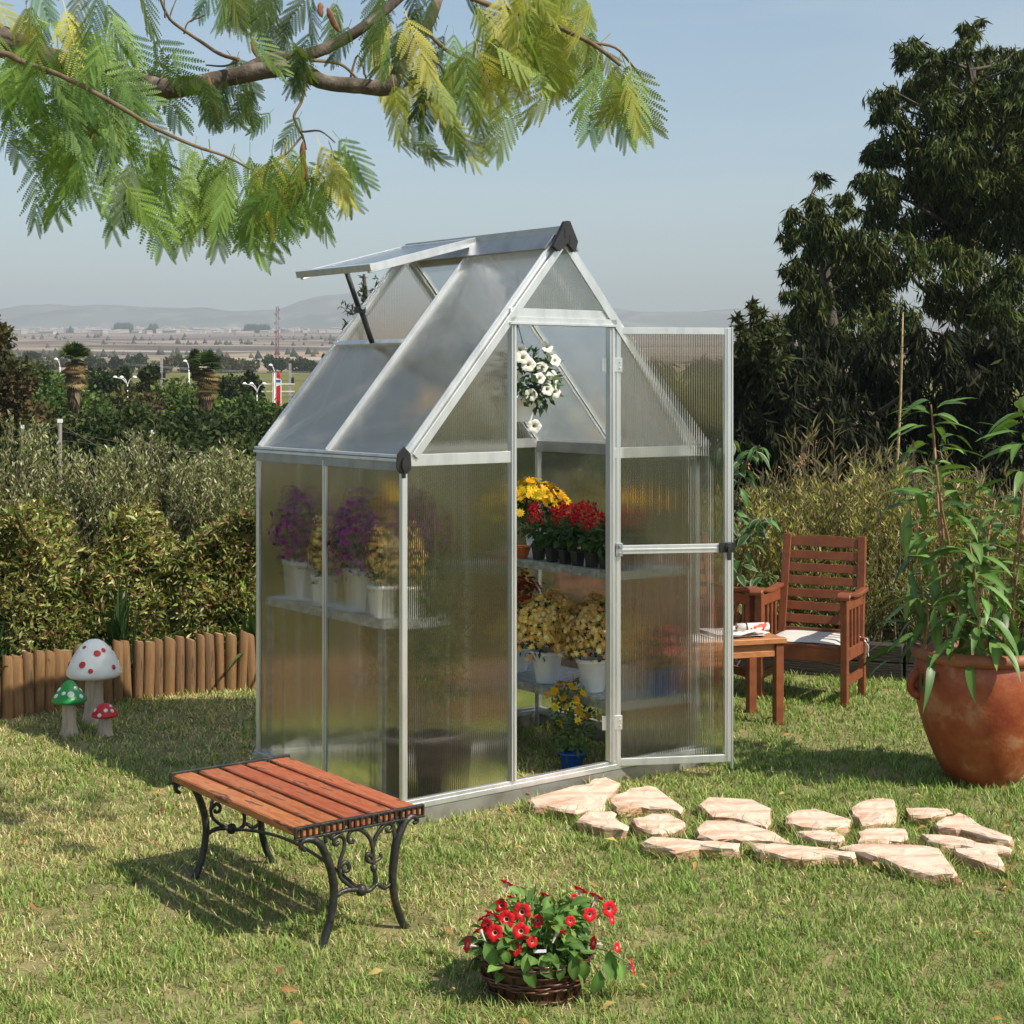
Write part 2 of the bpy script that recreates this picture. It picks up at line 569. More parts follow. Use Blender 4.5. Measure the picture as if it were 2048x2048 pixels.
# ------------------------------------------------------------------ many-leaved meshes with numpy
def tint_mesh(name, V, F, C, mat, smooth=False):
    """V (n,3), F (m,k), C (n,3) linear colours -> mesh with a 'tint' attribute"""
    V = np.asarray(V, np.float32)
    F = np.asarray(F, np.int32)
    me = bpy.data.meshes.new(name)
    k = F.shape[1]
    me.vertices.add(len(V))
    me.vertices.foreach_set('co', V.ravel())
    me.loops.add(F.size)
    me.loops.foreach_set('vertex_index', F.ravel())
    me.polygons.add(len(F))
    me.polygons.foreach_set('loop_start', np.arange(0, F.size, k, dtype=np.int32))
    me.polygons.foreach_set('loop_total', np.full(len(F), k, dtype=np.int32))
    if smooth:
        me.polygons.foreach_set('use_smooth', np.ones(len(F), bool))
    at_ = me.color_attributes.new('tint', 'FLOAT_COLOR', 'POINT')
    rgba = np.ones((len(V), 4), np.float32)
    rgba[:, :3] = C
    at_.data.foreach_set('color', rgba.ravel())
    me.materials.append(mat)
    me.update(calc_edges=True)
    return me


def T_leaf(w=0.16, fold=0.05, droop=0.12):
    V = np.array([(0, 0, 0), (w, .42, fold), (0, .5, 0), (-w, .42, fold), (0, 1, -droop)], float)
    F = np.array([(0, 1, 2), (0, 2, 3), (1, 4, 2), (2, 4, 3)])
    return V, F, np.ones((5, 3))


def T_diamond(w=0.3):
    V = np.array([(0, 0, 0), (w, .5, 0.06), (0, 1, -.08), (-w, .5, 0.06)], float)
    F = np.array([(0, 1, 2), (0, 2, 3)])
    return V, F, np.ones((4, 3))


def T_blade():
    V = np.array([(-.5, 0, 0), (.5, 0, 0), (-.38, .55, .10), (.38, .55, .10), (0, 1, .36)], float)
    F = np.array([(0, 1, 3), (0, 3, 2), (2, 3, 4)])
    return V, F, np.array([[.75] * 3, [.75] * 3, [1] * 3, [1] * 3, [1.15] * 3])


def T_daisy(n=9, c=(1, 1, 1), cc=(0.5, 0.25, 0.1)):
    V = [(0, 0, .10)]
    Cc = [cc]
    for i in range(2 * n):
        a = math.pi * i / n
        r = 1.0 if i % 2 == 0 else 0.55
        V.append((r * math.cos(a), r * math.sin(a), 0.12 if i % 2 == 0 else 0.0))
        Cc.append(c)
    F = [(0, 1 + i, 1 + (i + 1) % (2 * n)) for i in range(2 * n)]
    return np.array(V), np.array(F), np.array(Cc)


def frames(d, hint=None):
    """rotation matrices whose +Y is d and whose +Z leans to hint"""
    d = d / np.linalg.norm(d, axis=1, keepdims=True)
    if hint is None:
        hint = rng.normal(size=d.shape)
    z = hint - d * np.sum(hint * d, axis=1, keepdims=True)
    z /= np.linalg.norm(z, axis=1, keepdims=True) + 1e-9
    x = np.cross(d, z)
    return np.stack([x, d, z], axis=2)


def scatter(name, tmpl, pos, R, scale, tint, mat, parent=None, kind=None):
    V, F, C = tmpl
    n, k = len(pos), len(V)
    s = np.asarray(scale, float)
    if s.ndim == 1:
        s = s[:, None]
    if s.shape[1] == 1:
        s = np.repeat(s, 3, axis=1)
    local = V[None, :, :] * s[:, None, :]
    W = np.einsum('nij,nkj->nki', R, local) + pos[:, None, :]
    Fa = (F[None, :, :] + (np.arange(n) * k)[:, None, None]).reshape(-1, F.shape[1])
    Ca = (C[None, :, :] * tint[:, None, :]).reshape(-1, 3)
    o = put(name, tint_mesh(name, W.reshape(-1, 3), Fa, Ca, mat), parent)
    if kind:
        o['kind'] = kind
    return o


def mixtint(n, cols, jit=0.18, wts=None):
    cols = np.array(cols, float)
    idx = rng.choice(len(cols), n, p=wts)
    v = 1 + rng.normal(0, jit, (n, 1))
    return np.clip(cols[idx] * np.clip(v, 0.35, 1.8) * (1 + rng.normal(0, jit * .3, (n, 3))), 0.002, 0.9)


def vnoise(x, y, s, seed=0):
    """smooth lattice noise 0..1"""
    r = np.random.default_rng(seed)
    G = r.random((64, 64))
    u, v = np.asarray(x) / s + 200, np.asarray(y) / s + 200
    i, j = np.floor(u).astype(int), np.floor(v).astype(int)
    fu, fv = u - i, v - j
    fu, fv = fu * fu * (3 - 2 * fu), fv * fv * (3 - 2 * fv)
    g = lambda a, b: G[a % 64, b % 64]
    return (g(i, j) * (1 - fu) + g(i + 1, j) * fu) * (1 - fv) + (g(i, j + 1) * (1 - fu) + g(i + 1, j + 1) * fu) * fv


def ball(n, hollow=0.55):
    d = rng.normal(size=(n, 3))
    d /= np.linalg.norm(d, axis=1, keepdims=True)
    r = hollow + (1 - hollow) * rng.random(n) ** 0.6
    return d, d * r[:, None]


def leaf_mesh(name, L, W, droop, fold, col, edge=None, mat=None, segs=5, shape=0.42, wav=0.0):
    """one big leaf: two half blades either side of a midrib, base at the origin, pointing along +Y"""
    V, F, C = [], [], []
    for i in range(segs + 1):
        t = i / segs
        w = W * (math.sin(math.pi * min(1, t ** (math.log(.5) / math.log(shape)))) ** 0.85 if 0 < t < 1 else 0.02)
        y = L * t * (1 - 0.25 * droop * t)
        z = -L * droop * t * t
        zz = fold * w + wav * w * math.sin(9 * t)
        V += [(-w, y, z + zz), (-w * .62, y, z + zz * .55), (0, y, z), (w * .62, y, z + zz * .55), (w, y, z + zz)]
        e = edge if edge is not None else col
        C += [e, col, tuple(min(1, q * 1.35) for q in col), col, e]
    for i in range(segs):
        for k in range(4):
            a = i * 5 + k
            F.append((a, a + 1, a + 6, a + 5))
    return tint_mesh(name, V, F, C, mat or M['leaf'], smooth=True)


def look(d, hint):
    """Euler for an object whose +Y points along d, +Z towards hint"""
    d = Vector(d).normalized()
    h = Vector(hint)
    z = (h - d * h.dot(d))
    z = z.normalized() if z.length > 1e-5 else d.orthogonal().normalized()
    x = d.cross(z)
    return Matrix((x, d, z)).transposed().to_euler()


ORD = ['first', 'second', 'third', 'fourth', 'fifth', 'sixth', 'seventh', 'eighth', 'ninth', 'tenth', 'eleventh', 'twelfth']
exec_order = []

# ================================================================== SETTING: terrain, plain, hills
TY = [-80, 0, 12, 30, 100, 160, 250, 400, 700, 1200, 1800, 2400, 4200]
TZ = [-0.7, -0.6, -0.6, -4.0, -4.0, 1.7, 3.1, 6.4, 16.3, 35.0, 59.0, 80.0, 120.0]


def terrain_z(y):
    return np.interp(y, TY, TZ)


def build_terrain():
    ys = np.concatenate([np.linspace(-80, 14, 8), np.geomspace(16, 4150, 330)])
    us = np.linspace(-1, 1, 61)
    Y, U = np.meshgrid(ys, us, indexing='ij')
    X = U * np.maximum(90, Y * 0.86)
    Z = terrain_z(Y) + (vnoise(X, Y, 60, 3) - .5) * np.clip(Y / 400, 0, 1.2) * 2.0
    nr, nc = Y.shape
    V = np.stack([X, Y, Z], -1).reshape(-1, 3)
    i = np.arange(nr * nc).reshape(nr, nc)
    F = np.stack([i[:-1, :-1], i[:-1, 1:], i[1:, 1:], i[1:, :-1]], -1).reshape(-1, 4)
    # fields: crop bands that follow the valley floor
    yb = Y * (1 + 0.10 * (vnoise(X, Y, 260, 8) - .5)) + X * 0.06
    edges = [0, 125, 268, 335, 400, 455, 540, 600, 640, 720, 800, 905, 1010, 1090, 1260, 1340, 1520, 1900, 2500, 9999]
    cols = [(.03, .038, .014), (.15, .16, .05), (.33, .25, .185), (.37, .285, .21), (.17, .155, .09), (.27, .215, .155), (.11, .095, .085), (.33, .265, .20), (.10, .088, .082), (.27, .215, .165), (.15, .125, .11), (.31, .25, .195), (.13, .11, .105), (.185, .15, .14), (.27, .225, .185), (.15, .125, .125), (.23, .195, .165), (.19, .175, .14), (.13, .14, .10)]
    idx = np.clip(np.searchsorted(edges, yb, side='right') - 1, 0, len(cols) - 1)
    C = np.array(cols)[idx] * np.array([.86, .80, .74])
    strip = vnoise(X / 9, yb, 9 + 0.0, 5)
    C = C * (0.70 + 0.6 * strip[..., None]) * (0.70 + 0.6 * vnoise(X, Y * .6, 38, 6)[..., None])
    pale = np.clip((vnoise(X / 5, yb, 13, 15) - .66) * 6, 0, 1)[..., None] * (Y > 420)[..., None]
    C = C * (1 - pale) + np.array([.36, .31, .24]) * pale
    o = put('terrain', tint_mesh('terrain', V, F, C.reshape(-1, 3), M['leaf_far'], True))
    o.data.materials.clear()
    o.data.materials.append(tinted('field_soil', rough=0.95, trans=0, spec=0.1, rnd=0))
    tag(o, kind='structure')


build_terrain()


def build_hills():
    px = np.linspace(-700, 2700, 150)
    ky = [-700, -200, 0, 110, 200, 330, 450, 560, 600, 650, 700, 760, 860, 1000, 1150, 1300, 1420, 1600, 1900, 2300, 2700]
    kr = [640, 634, 632, 620, 613, 616, 624, 619, 601, 594, 592, 588, 596, 612, 622, 628, 622, 618, 622, 616, 625]
    ridge = np.interp(px, ky, kr)
    rows = 26
    V, C = [], []
    for j in range(rows):
        t = j / (rows - 1)
        Y = 2250 + 1100 * t
        for p, r in zip(px, ridge):
            x = (p - 1024) / FPX * Y
            e = 1 - abs(t - 0.62) / 0.62 if t < 0.62 else 1 - (t - 0.62) / 0.6
            e = max(0, e) ** 0.8
            top = CAMZ + (HY - r) * 2930 / FPX
            base = float(terrain_z(Y)) - 6
            z = base + (top - base) * e
            z += (float(vnoise(x, Y, 140, 21)) - .5) * 26 * (0.2 + e) * (1 if t < .6 else .3) + (float(vnoise(x, Y, 50, 22)) - .5) * 9
            V.append((x, Y, z))
            g = float(vnoise(x, Y, 90, 23))
            v = float(vnoise(x, Y, 26, 24))
            c = np.array((.15, .17, .15)) * (0.75 + .5 * g)  # hill colour itself lightened towards the haze, besides the haze volume
            if v > .74 and t < .6:
                c = np.array((.25, .24, .21))
            C.append(c)
    n = len(px)
    i = np.arange(rows * n).reshape(rows, n)
    F = np.stack([i[:-1, :-1], i[:-1, 1:], i[1:, 1:], i[1:, :-1]], -1).reshape(-1, 4)
    o = put('hills', tint_mesh('hills', V, F, np.array(C), bpy.data.materials['field_soil'], True))
    tag(o, kind='structure')


build_hills()

# lawn terrace: a slab of earth with the grass plane on top, and the planting bed behind the edging
FENCE = [(-5.2, 7.85), (-4.2, 8.02), (-3.2, 8.2), (-2.617, 8.362), (-2.482, 8.487), (-2.398, 8.60), (-2.067, 8.90), (-1.83, 9.056), (-1.426, 9.22), (-0.7, 9.42), (0.1, 9.56), (0.75, 9.72)]
WALL = [(0.86, 9.90), (1.367, 9.83), (2.278, 9.50), (3.3, 9.28), (4.6, 9.1)]


def interp_line(line, x):
    return float(np.interp(x, [p[0] for p in line], [p[1] for p in line]))


mb = MB()
mb.box(-8, 8, -6, 12.2, -3.0, 0.0)
tag(mb.build('lawn', M['thatch']), kind='structure')
mb = MB()
poly = [(p[0], p[1] + 0.05) for p in FENCE] + [(p[0], p[1] + 0.06) for p in WALL] + [(4.6, 12.15), (-5.2, 12.15)]
mb.prism(poly[::1], 0.004, 0.13)
tag(mb.build('planting_bed', M['soil']), kind='structure')

# ================================================================== GREENHOUSE
W, D, HE, HR, HD = 1.6, 1.1215, 1.3645, 2.287, 1.9317
J1, J2 = 0.5345, 1.0717
GO = Vector((-0.4253, 6.377, 0.06))
GA = R_(38.325)
gh = thing('greenhouse', 'small aluminium greenhouse with clear twin wall panels and its door standing open', 'greenhouse', GO, GA)
GM = Matrix.Translation(GO) @ Matrix.Rotation(GA, 4, 'Z')
SL = math.atan2(HR - HE, W / 2)
SLEN = math.hypot(HR - HE, W / 2)


def gpart(name, mb_, mats, bevel=0.0015, parent=None):
    return mb_.build(name, mats, parent or gh, bevel)


# base plinth
for a in ((-.018, W + .018, -.018, .012), (-.018, W + .018, D - .012, D + .018)):
    gpart('base_rail', MB().box(a[0], a[1], a[2], a[3], -.12, -.002), M['base'])
for a in ((-.018, .012), (W - .012, W + .018)):
    gpart('base_rail', MB().box(a[0], a[1], .0135, D - .0135, -.12, -.002), M['base'])
# sills
for y0, y1 in ((-.022, .014), (D - .014, D + .022)):
    m_ = MB().box(-.02, W + .02, y0, y1, 0, .022)
    m_.box(-.018, W + .018, y0 + .004, y1 - .004, .0221, .036)
    gpart('sill', m_, M['alu'])
for x0, x1 in ((-.022, .014), (W - .014, W + .022)):
    gpart('sill', MB().box(x0, x1, .0155, D - .0155, 0, .034), M['alu'])
# corner posts: L profile with a fin
for x in (0, W):
    for y in (0, D):
        sx = 1 if x == 0 else -1
        sy = 1 if y == 0 else -1
        m_ = MB().box(x - sx * .011, x + sx * .014, y - sy * .012, y + sy * .003, .037, HE - .024)
        m_.box(x - sx * .010, x - sx * .002, y + sy * .0032, y + sy * .012, .037, HE - .024)
        gpart('corner_post', m_, M['alu'])
# side studs
for x in (0, W):
    s = -1 if x == 0 else 1
    m_ = MB().box(x + s * .001, x + s * .013, D / 2 - .012, D / 2 + .012, .035, HE - .022)
    m_.box(x + s * .0132, x + s * .019, D / 2 - .004, D / 2 + .004, .035, HE - .022)
    gpart('stud', m_, M['alu'])
for x in (J1, J2):
    gpart('stud', MB().box(x - .012, x + .012, D + .001, D + .016, .037, HE + (HR - HE) * .62), M['alu'])
# eave beams (gutter profile)
for x in (0, W):
    s = -1 if x == 0 else 1
    m_ = MB().box(x - .018, x + .018, .004, D - .004, HE - .045, HE + .008, 0)
    m_.box(x + s * .0185, x + s * .030, -.002, D + .002, HE - .008, HE + .004, 1)
    m_.box(x + s * .010, x + s * .026, -.002, D + .002, HE + .0082, HE + .020, 1)
    gpart('eave_beam', m_, [M['alu_dull'], M['alu']])
# gable cross rails
for y, s in ((0, -1), (D, 1)):
    for x0, x1 in ((.017, J1 - .0135), (J2 + .0135, W - .017)) if y == 0 else ((.017, W - .017),):
        m_ = MB().box(x0, x1, y + s * .020, y + s * -.006, HE - .026, HE + .020)
        gpart('gable_rail', m_, M['alu'])


# rafters
def roof_pt(side, t, y, off=0.0):
    """point on the roof plane: t 0 at the eave, 1 at the ridge"""
    x = (W / 2) * t if side == 0 else W - (W / 2) * t
    z = HE + (HR - HE) * t
    nx = -math.sin(SL) if side == 0 else math.sin(SL)
    return Vector((x + nx * off, y, z + math.cos(SL) * off))


RN = [Vector((-math.sin(SL), 0, math.cos(SL))), Vector((math.sin(SL), 0, math.cos(SL)))]
for side in (0, 1):
    for y, w, s in ((-.002, .021, 0), (D + .002, .021, 0), (D / 2, .014, 1)):
        m_ = MB().beam(roof_pt(side, .012, y, .004), roof_pt(side, .972, y, .004), w, .022, RN[side])
        m_.beam(roof_pt(side, .012, y, .0182), roof_pt(side, .972, y, .0182), w * .45, .006, RN[side])
        m_.beam(roof_pt(side, .03, y, -.0145), roof_pt(side, .965, y, -.0145), w * .3, .014, RN[side])
        gpart('rafter', m_, M['alu'])
# gable end trims under the rafters
for y, s in ((0, -1), (D, 1)):
    for side in (0, 1):
        m_ = MB().beam(roof_pt(side, .03, y + s * .026, -.022), roof_pt(side, .955, y + s * .026, -.022), .008, .030, RN[side])
        gpart('gable_trim', m_, M['alu'], 0)
# ridge beam
m_ = MB()
for side in (0, 1):
    a, b = roof_pt(side, .945, -.012, .026), roof_pt(side, .945, D + .012, .026)
    m_.beam(a, b, .085, .010, RN[side], 0)
m_.box(W / 2 - .010, W / 2 + .010, -.010, D + .010, HR - .03, HR + .035, 0)
gpart('ridge_beam', m_, M['alu_dull'])
# black end caps
for y, s in ((-.030, -1),):
    m_ = MB()
    tri = [(W / 2 - .075, HR - .055), (W / 2 - .012, HR + .052), (W / 2 + .012, HR + .052), (W / 2 + .055, HR - .030), (W / 2 + .040, HR - .075), (W / 2, HR - .035), (W / 2 - .045, HR - .075)]
    y0, y1 = sorted((y, y + s * .02))
    vs = [(p[0], y0, p[1]) for p in tri] + [(p[0], y1, p[1]) for p in tri]
    n = len(tri)
    m_.add(vs, [tuple(reversed(range(n)))[::-1], tuple(range(2 * n - 1, n - 1, -1))] + [(k, (k + 1) % n, n + (k + 1) % n, n + k) for k in range(n)])
    for q in (-.018, .008):
        m_.box(W / 2 + q, W / 2 + q + .006, y + s * .0205 - .002, y + s * .0205 + .002, HR - .035 - q, HR + .005 - q)
    gpart('ridge_cap', m_, M['blackp'], .002)
for x in (0, W):
    sx = -1 if x == 0 else 1
    for y, s in ((0, -1),):
        m_ = MB()
        prof = [(-.034, -.03), (-.030, .03), (0, .062), (.030, .03), (.034, -.03), (.018, -.055), (.008, -.056), (.008, -.075), (-.008, -.075), (-.008, -.056), (-.018, -.055)]
        n = len(prof)
        d = Vector((sx * .42, s * .9, 0)).normalized()
        t = Vector((0, 0, 1)).cross(d)
        c = Vector((x + sx * .006, y + s * .006, HE - .002))
        prof = [(p[0] * .86, p[1] * .90) for p in prof]
        vs = [c + t * p[0] + Vector((0, 0, p[1])) + d * q for q in (.016, .040) for p in prof]
        m_.add(vs, [tuple(range(n))[::-1], tuple(range(n, 2 * n))] + [(k, (k + 1) % n, n + (k + 1) % n, n + k) for k in range(n)])
        vs = [c + t * p[0] * .35 + Vector((0, 0, p[1] * .5 - .012)) + d * q for q in (.041, .052) for p in prof]
        m_.add(vs, [tuple(range(n))[::-1], tuple(range(n, 2 * n))] + [(k, (k + 1) % n, n + (k + 1) % n, n + k) for k in range(n)])
        gpart('eave_cap', m_, M['blackp'], .002)
# door jambs and lintel
for x in (J1, J2):
    m_ = MB().box(x - .013, x + .013, -.026, .006, .037, HD - .030)
    m_.box(x - .004, x + .004, -.032, -.0262, .037, HD - .030)
    gpart('door_jamb', m_, M['alu'])
m_ = MB().box(J1 - .022, J2 + .022, -.030, .006, HD - .029, HD + .004)
m_.box(J1 - .030, J2 + .016, -.040, -.0302, HD - .029, HD - .018)
m_.box(J1 - .016, J2 + .012, -.020, -.004, HD + .0042, HD + .040)
gpart('lintel', m_, M['alu'])

# panels -- sheets 6 mm thick
TH = .006


def sheet(poly, plane, off, name, mat, parent=None):
    """poly in 2D on the plane: 'x' -> (y,z) at x=off; 'y' -> (x,z) at y=off"""
    n = len(poly)
    if plane == 'x':
        vs = [(off - TH / 2, p[0], p[1]) for p in poly] + [(off + TH / 2, p[0], p[1]) for p in poly]
    else:
        vs = [(p[0], off - TH / 2, p[1]) for p in poly] + [(p[0], off + TH / 2, p[1]) for p in poly]
    fs = [tuple(range(n)), tuple(range(2 * n - 1, n - 1, -1))] + [(k, n + k, n + (k + 1) % n, (k + 1) % n) for k in range(n)]
    if plane == 'x':
        fs = [tuple(reversed(f)) for f in fs]
    return MB().add(vs, fs).build(name, mat, parent or gh)


zb, zt = .030, HE - .03
for x in (0.0, W):
    for y0, y1 in ((.012, D / 2 - .003), (D / 2 + .003, D - .012)):
        sheet([(y0, zb), (y1, zb), (y1, zt), (y0, zt)], 'x', x - (.004 if x else -.004), 'wall_panel', M['py'])
sheet([(.012, zb), (J1 - .004, zb), (J1 - .004, zt + .01), (.012, zt + .01)], 'y', .002, 'wall_panel', M['px'])
sheet([(J2 + .004, zb), (W - .012, zb), (W - .012, zt + .01), (J2 + .004, zt + .01)], 'y', .002, 'wall_panel', M['px'])
for x0, x1 in ((.012, J1 - .002), (J1 + .002, J2 - .002), (J2 + .002, W - .012)):
    sheet([(x0, zb), (x1, zb), (x1, HE - .01), (x0, HE - .01)], 'y', D - .002, 'wall_panel', M['px'])
k = (HR - HE) / (W / 2)
zj = HE + k * J1
sheet([(.02, HE), (J1 - .004, HE), (J1 - .004, zj - .02), (.02, HE + .012)], 'y', .002, 'gable_panel', M['px'])
sheet([(J2 + .004, HE), (W - .02, HE), (W - .02, HE + .012), (J2 + .004, zj - .02)], 'y', .002, 'gable_panel', M['px'])
sheet([(J1 + .01, HD - .01), (J2 - .01, HD - .01), (J2 - .01, zj - .014), (W / 2, HR - .02), (J1 + .01, zj - .014)], 'y', .003, 'gable_panel', M['px'])
sheet([(.02, HE), (W - .02, HE), (W - .02, HE + .01), (W / 2, HR - .02), (.02, HE + .01)], 'y', D - .003, 'gable_panel', M['px'])


def roof_sheet(side, t0, t1, y0, y1, name='roof_panel', parent=None):
    o = -.004
    P = [roof_pt(side, t0, y0, o), roof_pt(side, t1, y0, o), roof_pt(side, t1, y1, o), roof_pt(side, t0, y1, o)]
    Q = [p + RN[side] * TH for p in P]
    fs = [(0, 1, 2, 3), (7, 6, 5, 4)] + [(k_, 4 + k_, 4 + (k_ + 1) % 4, (k_ + 1) % 4) for k_ in range(4)]
    if side == 1:
        fs = [tuple(reversed(f)) for f in fs]
    # outward faces
    return MB().add(P + Q, [tuple(reversed(f)) for f in fs]).build(name, M['roof'], parent or gh)


roof_sheet(0, .01, .965, .008, D / 2 - .004)
roof_sheet(0, .01, .505, D / 2 + .004, D - .008)
roof_sheet(1, .01, .965, .008, D / 2 - .004)
roof_sheet(1, .01, .965, D / 2 + .004, D - .008)
gpart('vent_purlin', MB().beam(roof_pt(0, .512, D / 2 + .012, .006), roof_pt(0, .512, D - .016, .006), .026, .02, RN[0]), M['alu'])

# roof vent, propped open
B_ = math.asin((HR + .02 - 2.171) / .545)
vy0, vy1 = D / 2 - .002, D + .004
vent = empty('roof_vent')
vent.parent = gh
vent.location = (W / 2 - .012, 0, HR + .022)
vent.rotation_euler = (0, -B_ + 0.0, 0)
LV = .60
m_ = MB()
m_.box(-LV, -.01, vy0, vy0 + .018, -.030, .006)
m_.box(-LV, -.01, vy1 - .018, vy1, -.030, .006)
m_.box(-LV - .012, -LV + .02, vy0 - .03, vy1 + .012, -.020, .010)
m_.box(-.034, -.0102, vy0 + .0182, vy1 - .0182, -.016, .006)
gpart('vent_frame', m_, M['alu'], parent=vent)
MB().box(-LV + .0205, -.0345, vy0 + .0182, vy1 - .0182, -.003, .003).build('vent_panel', M['py'], vent)
m_ = MB()
p1, p2 = Vector((.251, .80, 2.150)), Vector((.385, .80, 1.842))
pm = Vector((.318, .80, 1.985))
m_.tube([p1, pm], .0115, 8)
m_.tube([pm + Vector((.004, -.006, 0)), p2], .0125, 8)
m_.box(pm.x - .02, pm.x + .02, .78, .812, pm.z - .014, pm.z + .014)
gpart('vent_arm', m_, M['blackp'], 0)
gpart('vent_knob', MB().tube([pm + Vector((0, -.03, .01)), pm + Vector((0, -.021, .01))], .009, 8), M['alu'], 0)

# door
DW = .524
dh = GM.inverted() @ Vector((.438, 7.058, 0))
ang = math.atan2(.085, .50) - GA
door = empty('door')
door.parent = gh
door.location = (dh.x, dh.y, 0)
door.rotation_euler = (0, 0, ang)
dz0, dz1, dm = .012, 1.904, .945
m_ = MB()
m_.box(0, .029, -.013, .013, dz0, dz1)
m_.box(DW - .029, DW, -.013, .013, dz0, dz1)
m_.box(-.010, -.0002, -.008, .008, dz0, dz1)
m_.box(DW + .0002, DW + .008, -.016, .004, dz0 - .03, dz1 + .004)
m_.box(.0292, DW - .0292, -.012, .012, dz0, dz0 + .032)
m_.box(.0292, DW - .0292, -.012, .012, dz1 - .030, dz1)
for x_ in (.008, DW - .02):
    m_.box(x_, x_ + .010, -.017, -.0132, dz0 + .002, dz1 - .002)
gpart('door_frame', m_, M['alu'], parent=door)
MB().box(.027, DW - .027, -.003, .003, dm + .016, dz1 - .028).build('door_panel', M['pdoor'], door)
MB().box(.027, DW - .027, -.003, .003, dz0 + .030, dm - .016).build('door_panel', M['pdoor'], door)
m_ = MB().box(.030, DW - .030, -.020, -.0042, dm - .019, dm + .019)
m_.box(.030, DW - .030, -.024, -.0202, dm - .004, dm + .004)
gpart('door_bar', m_, M['alu'], parent=door)
m_ = MB().box(DW - .060, DW + .012, -.034, -.0245, dm - .018, dm + .026)
m_.tube([(DW - .02, -.045, dm + .008), (DW - .02, -.02, dm + .008)], .016, 10)
m_.box(DW - .028, DW - .012, -.052, -.040, dm - .05, dm + .012)
gpart('door_latch', m_, M['blackp'], parent=door)
m_ = MB().box(.004, .034, -.030, -.018, dm - .028, dm + .03)
m_.tube([(.02, -.036, dm + .016), (.02, -.028, dm + .016)], .006, 8)
m_.tube([(.02, -.036, dm - .014), (.02, -.028, dm - .014)], .006, 8)
gpart('bar_bracket', m_, M['galv'], parent=door)
for z in (.17, 1.71):
    m_ = MB().box(-.055, .035, -.019, -.0132, z, z + .062)
    m_.tube([(-.018, -.021, z - .035), (-.018, -.021, z + .10)], .006, 8)
    for q in (.018, .044):
        m_.tube([(.024, -.024, z + q), (.024, -.019, z + q)], .004, 6)
    gpart('hinge', m_, M['alu'], parent=door)

# ------------------------------------------------------------------ shelves inside


def shelf(label, x0, x1, levels, y0=.045, y1=D - .03):
    t = thing('plant_shelf', label, 'shelf', GM @ Vector(((x0 + x1) / 2, (y0 + y1) / 2, -.06)), GA, 'galvanised shelves inside the greenhouse')
    w, d = (x1 - x0) / 2, (y1 - y0) / 2
    for z in levels:
        zz = z + .06
        m_ = MB().box(-w + .003, w - .003, -d + .003, d - .003, zz - .004, zz)
        for q in (-d, 0):
            m_.box(-w + .02, w - .02, q + .012, q + d - .012, zz + .0002, zz + .0022)
        m_.box(-w, -w + .0028, -d, d, zz - .034, zz + .003)
        m_.box(w - .0028, w, -d, d, zz - .034, zz + .003)
        m_.box(-w + .0029, w - .0029, -d, -d + .0028, zz - .034, zz + .003)
        m_.box(-w + .0029, w - .0029, d - .0028, d, zz - .034, zz + .003)
        m_.build('shelf_board', M['galv'], t)
    ztop = max(levels) + .055
    for sx in (-1, 1):
        for sy in (-1, 1):
            x, y = sx * (w - .012), sy * (d - .016)
            m_ = MB().box(x - .004, x + .004, y - .012, y + .012, 0, ztop - .034 if len(levels) == 1 else ztop - .034)
            m_.build('leg', M['galv'], t)
    return t


shelf('two level galvanised metal shelf along the right wall seen through the doorway', 1.135, 1.565, (.27, .84))
shelf('single galvanised shelf along the left wall holding purple flowers', .028, .262, (.715,), .17)


def gw(x, y, z):
    return GM @ Vector((x, y, z))


# ------------------------------------------------------------------ potted plants inside
def round_pot(r0, r1, h, rim=.006):
    return MB().lathe([(0.001, 0.004), (r0 * .97, 0.0), (r0, .006), (r1 * .97, h * .86), (r1, h * .87), (r1 + rim, h * .88), (r1 + rim, h), (r1 - .004, h), (r1 - .008, h * .85), (0.001, h * .84)], 20)


def mum(name, label, loc, r0, r1, h, potmat, R, H, fcols, gcol, nf, ng, fs=.017, lean=(0, 0), cat='potted flower', group=None, fz=-.25, cen=(.45, .30, .1), shape=1.0, T=None):
    t = thing(name, label, cat, loc, random.uniform(0, 6), group)
    round_pot(r0, r1, h).build('pot', potmat, t)
    c = np.array([0, 0, h + H * .42])
    d, p = ball(ng, .25)
    pos = p * np.array([R * .97, R * .97, H * .62]) + c
    pos = pos[pos[:, 2] > h * .75]
    n = len(pos)
    dd = rng.normal(size=(n, 3)) + (pos - c) / R * .8 + np.array([0, 0, .2])
    scatter('foliage', T_leaf(.22), pos, frames(dd, rng.normal(size=(n, 3)) + [0, 0, 1]), rng.uniform(.022, .042, n), mixtint(n, gcol), M['leaf'], t, 'stuff')
    d = rng.normal(size=(nf * 4, 3))
    d /= np.linalg.norm(d, axis=1, keepdims=True)
    lump = 1 + .10 * np.sin(5 * d[:, 0] + 3 * d[:, 2]) + .08 * np.sin(7 * d[:, 1] + 1)
    keep = (d[:, 2] > fz + rng.normal(0, .22, len(d)))
    d, lump = d[keep][:nf], lump[keep][:nf]
    pos = d * np.array([R, R, H * .66]) * (lump * rng.uniform(.93, 1.06, len(d)))[:, None] + c
    n = len(pos)
    nrm = d + rng.normal(0, .35, (n, 3))
    u = rng.normal(size=(n, 3))
    Rm = frames(np.cross(nrm, u), nrm)
    scatter('flowers', T or T_daisy(7, cc=cen), pos, Rm, rng.uniform(.75, 1.2, n) * fs, mixtint(n, fcols, .24), M['petal'], t, 'stuff')
    t.scale = (1, 1, 1)
    return t


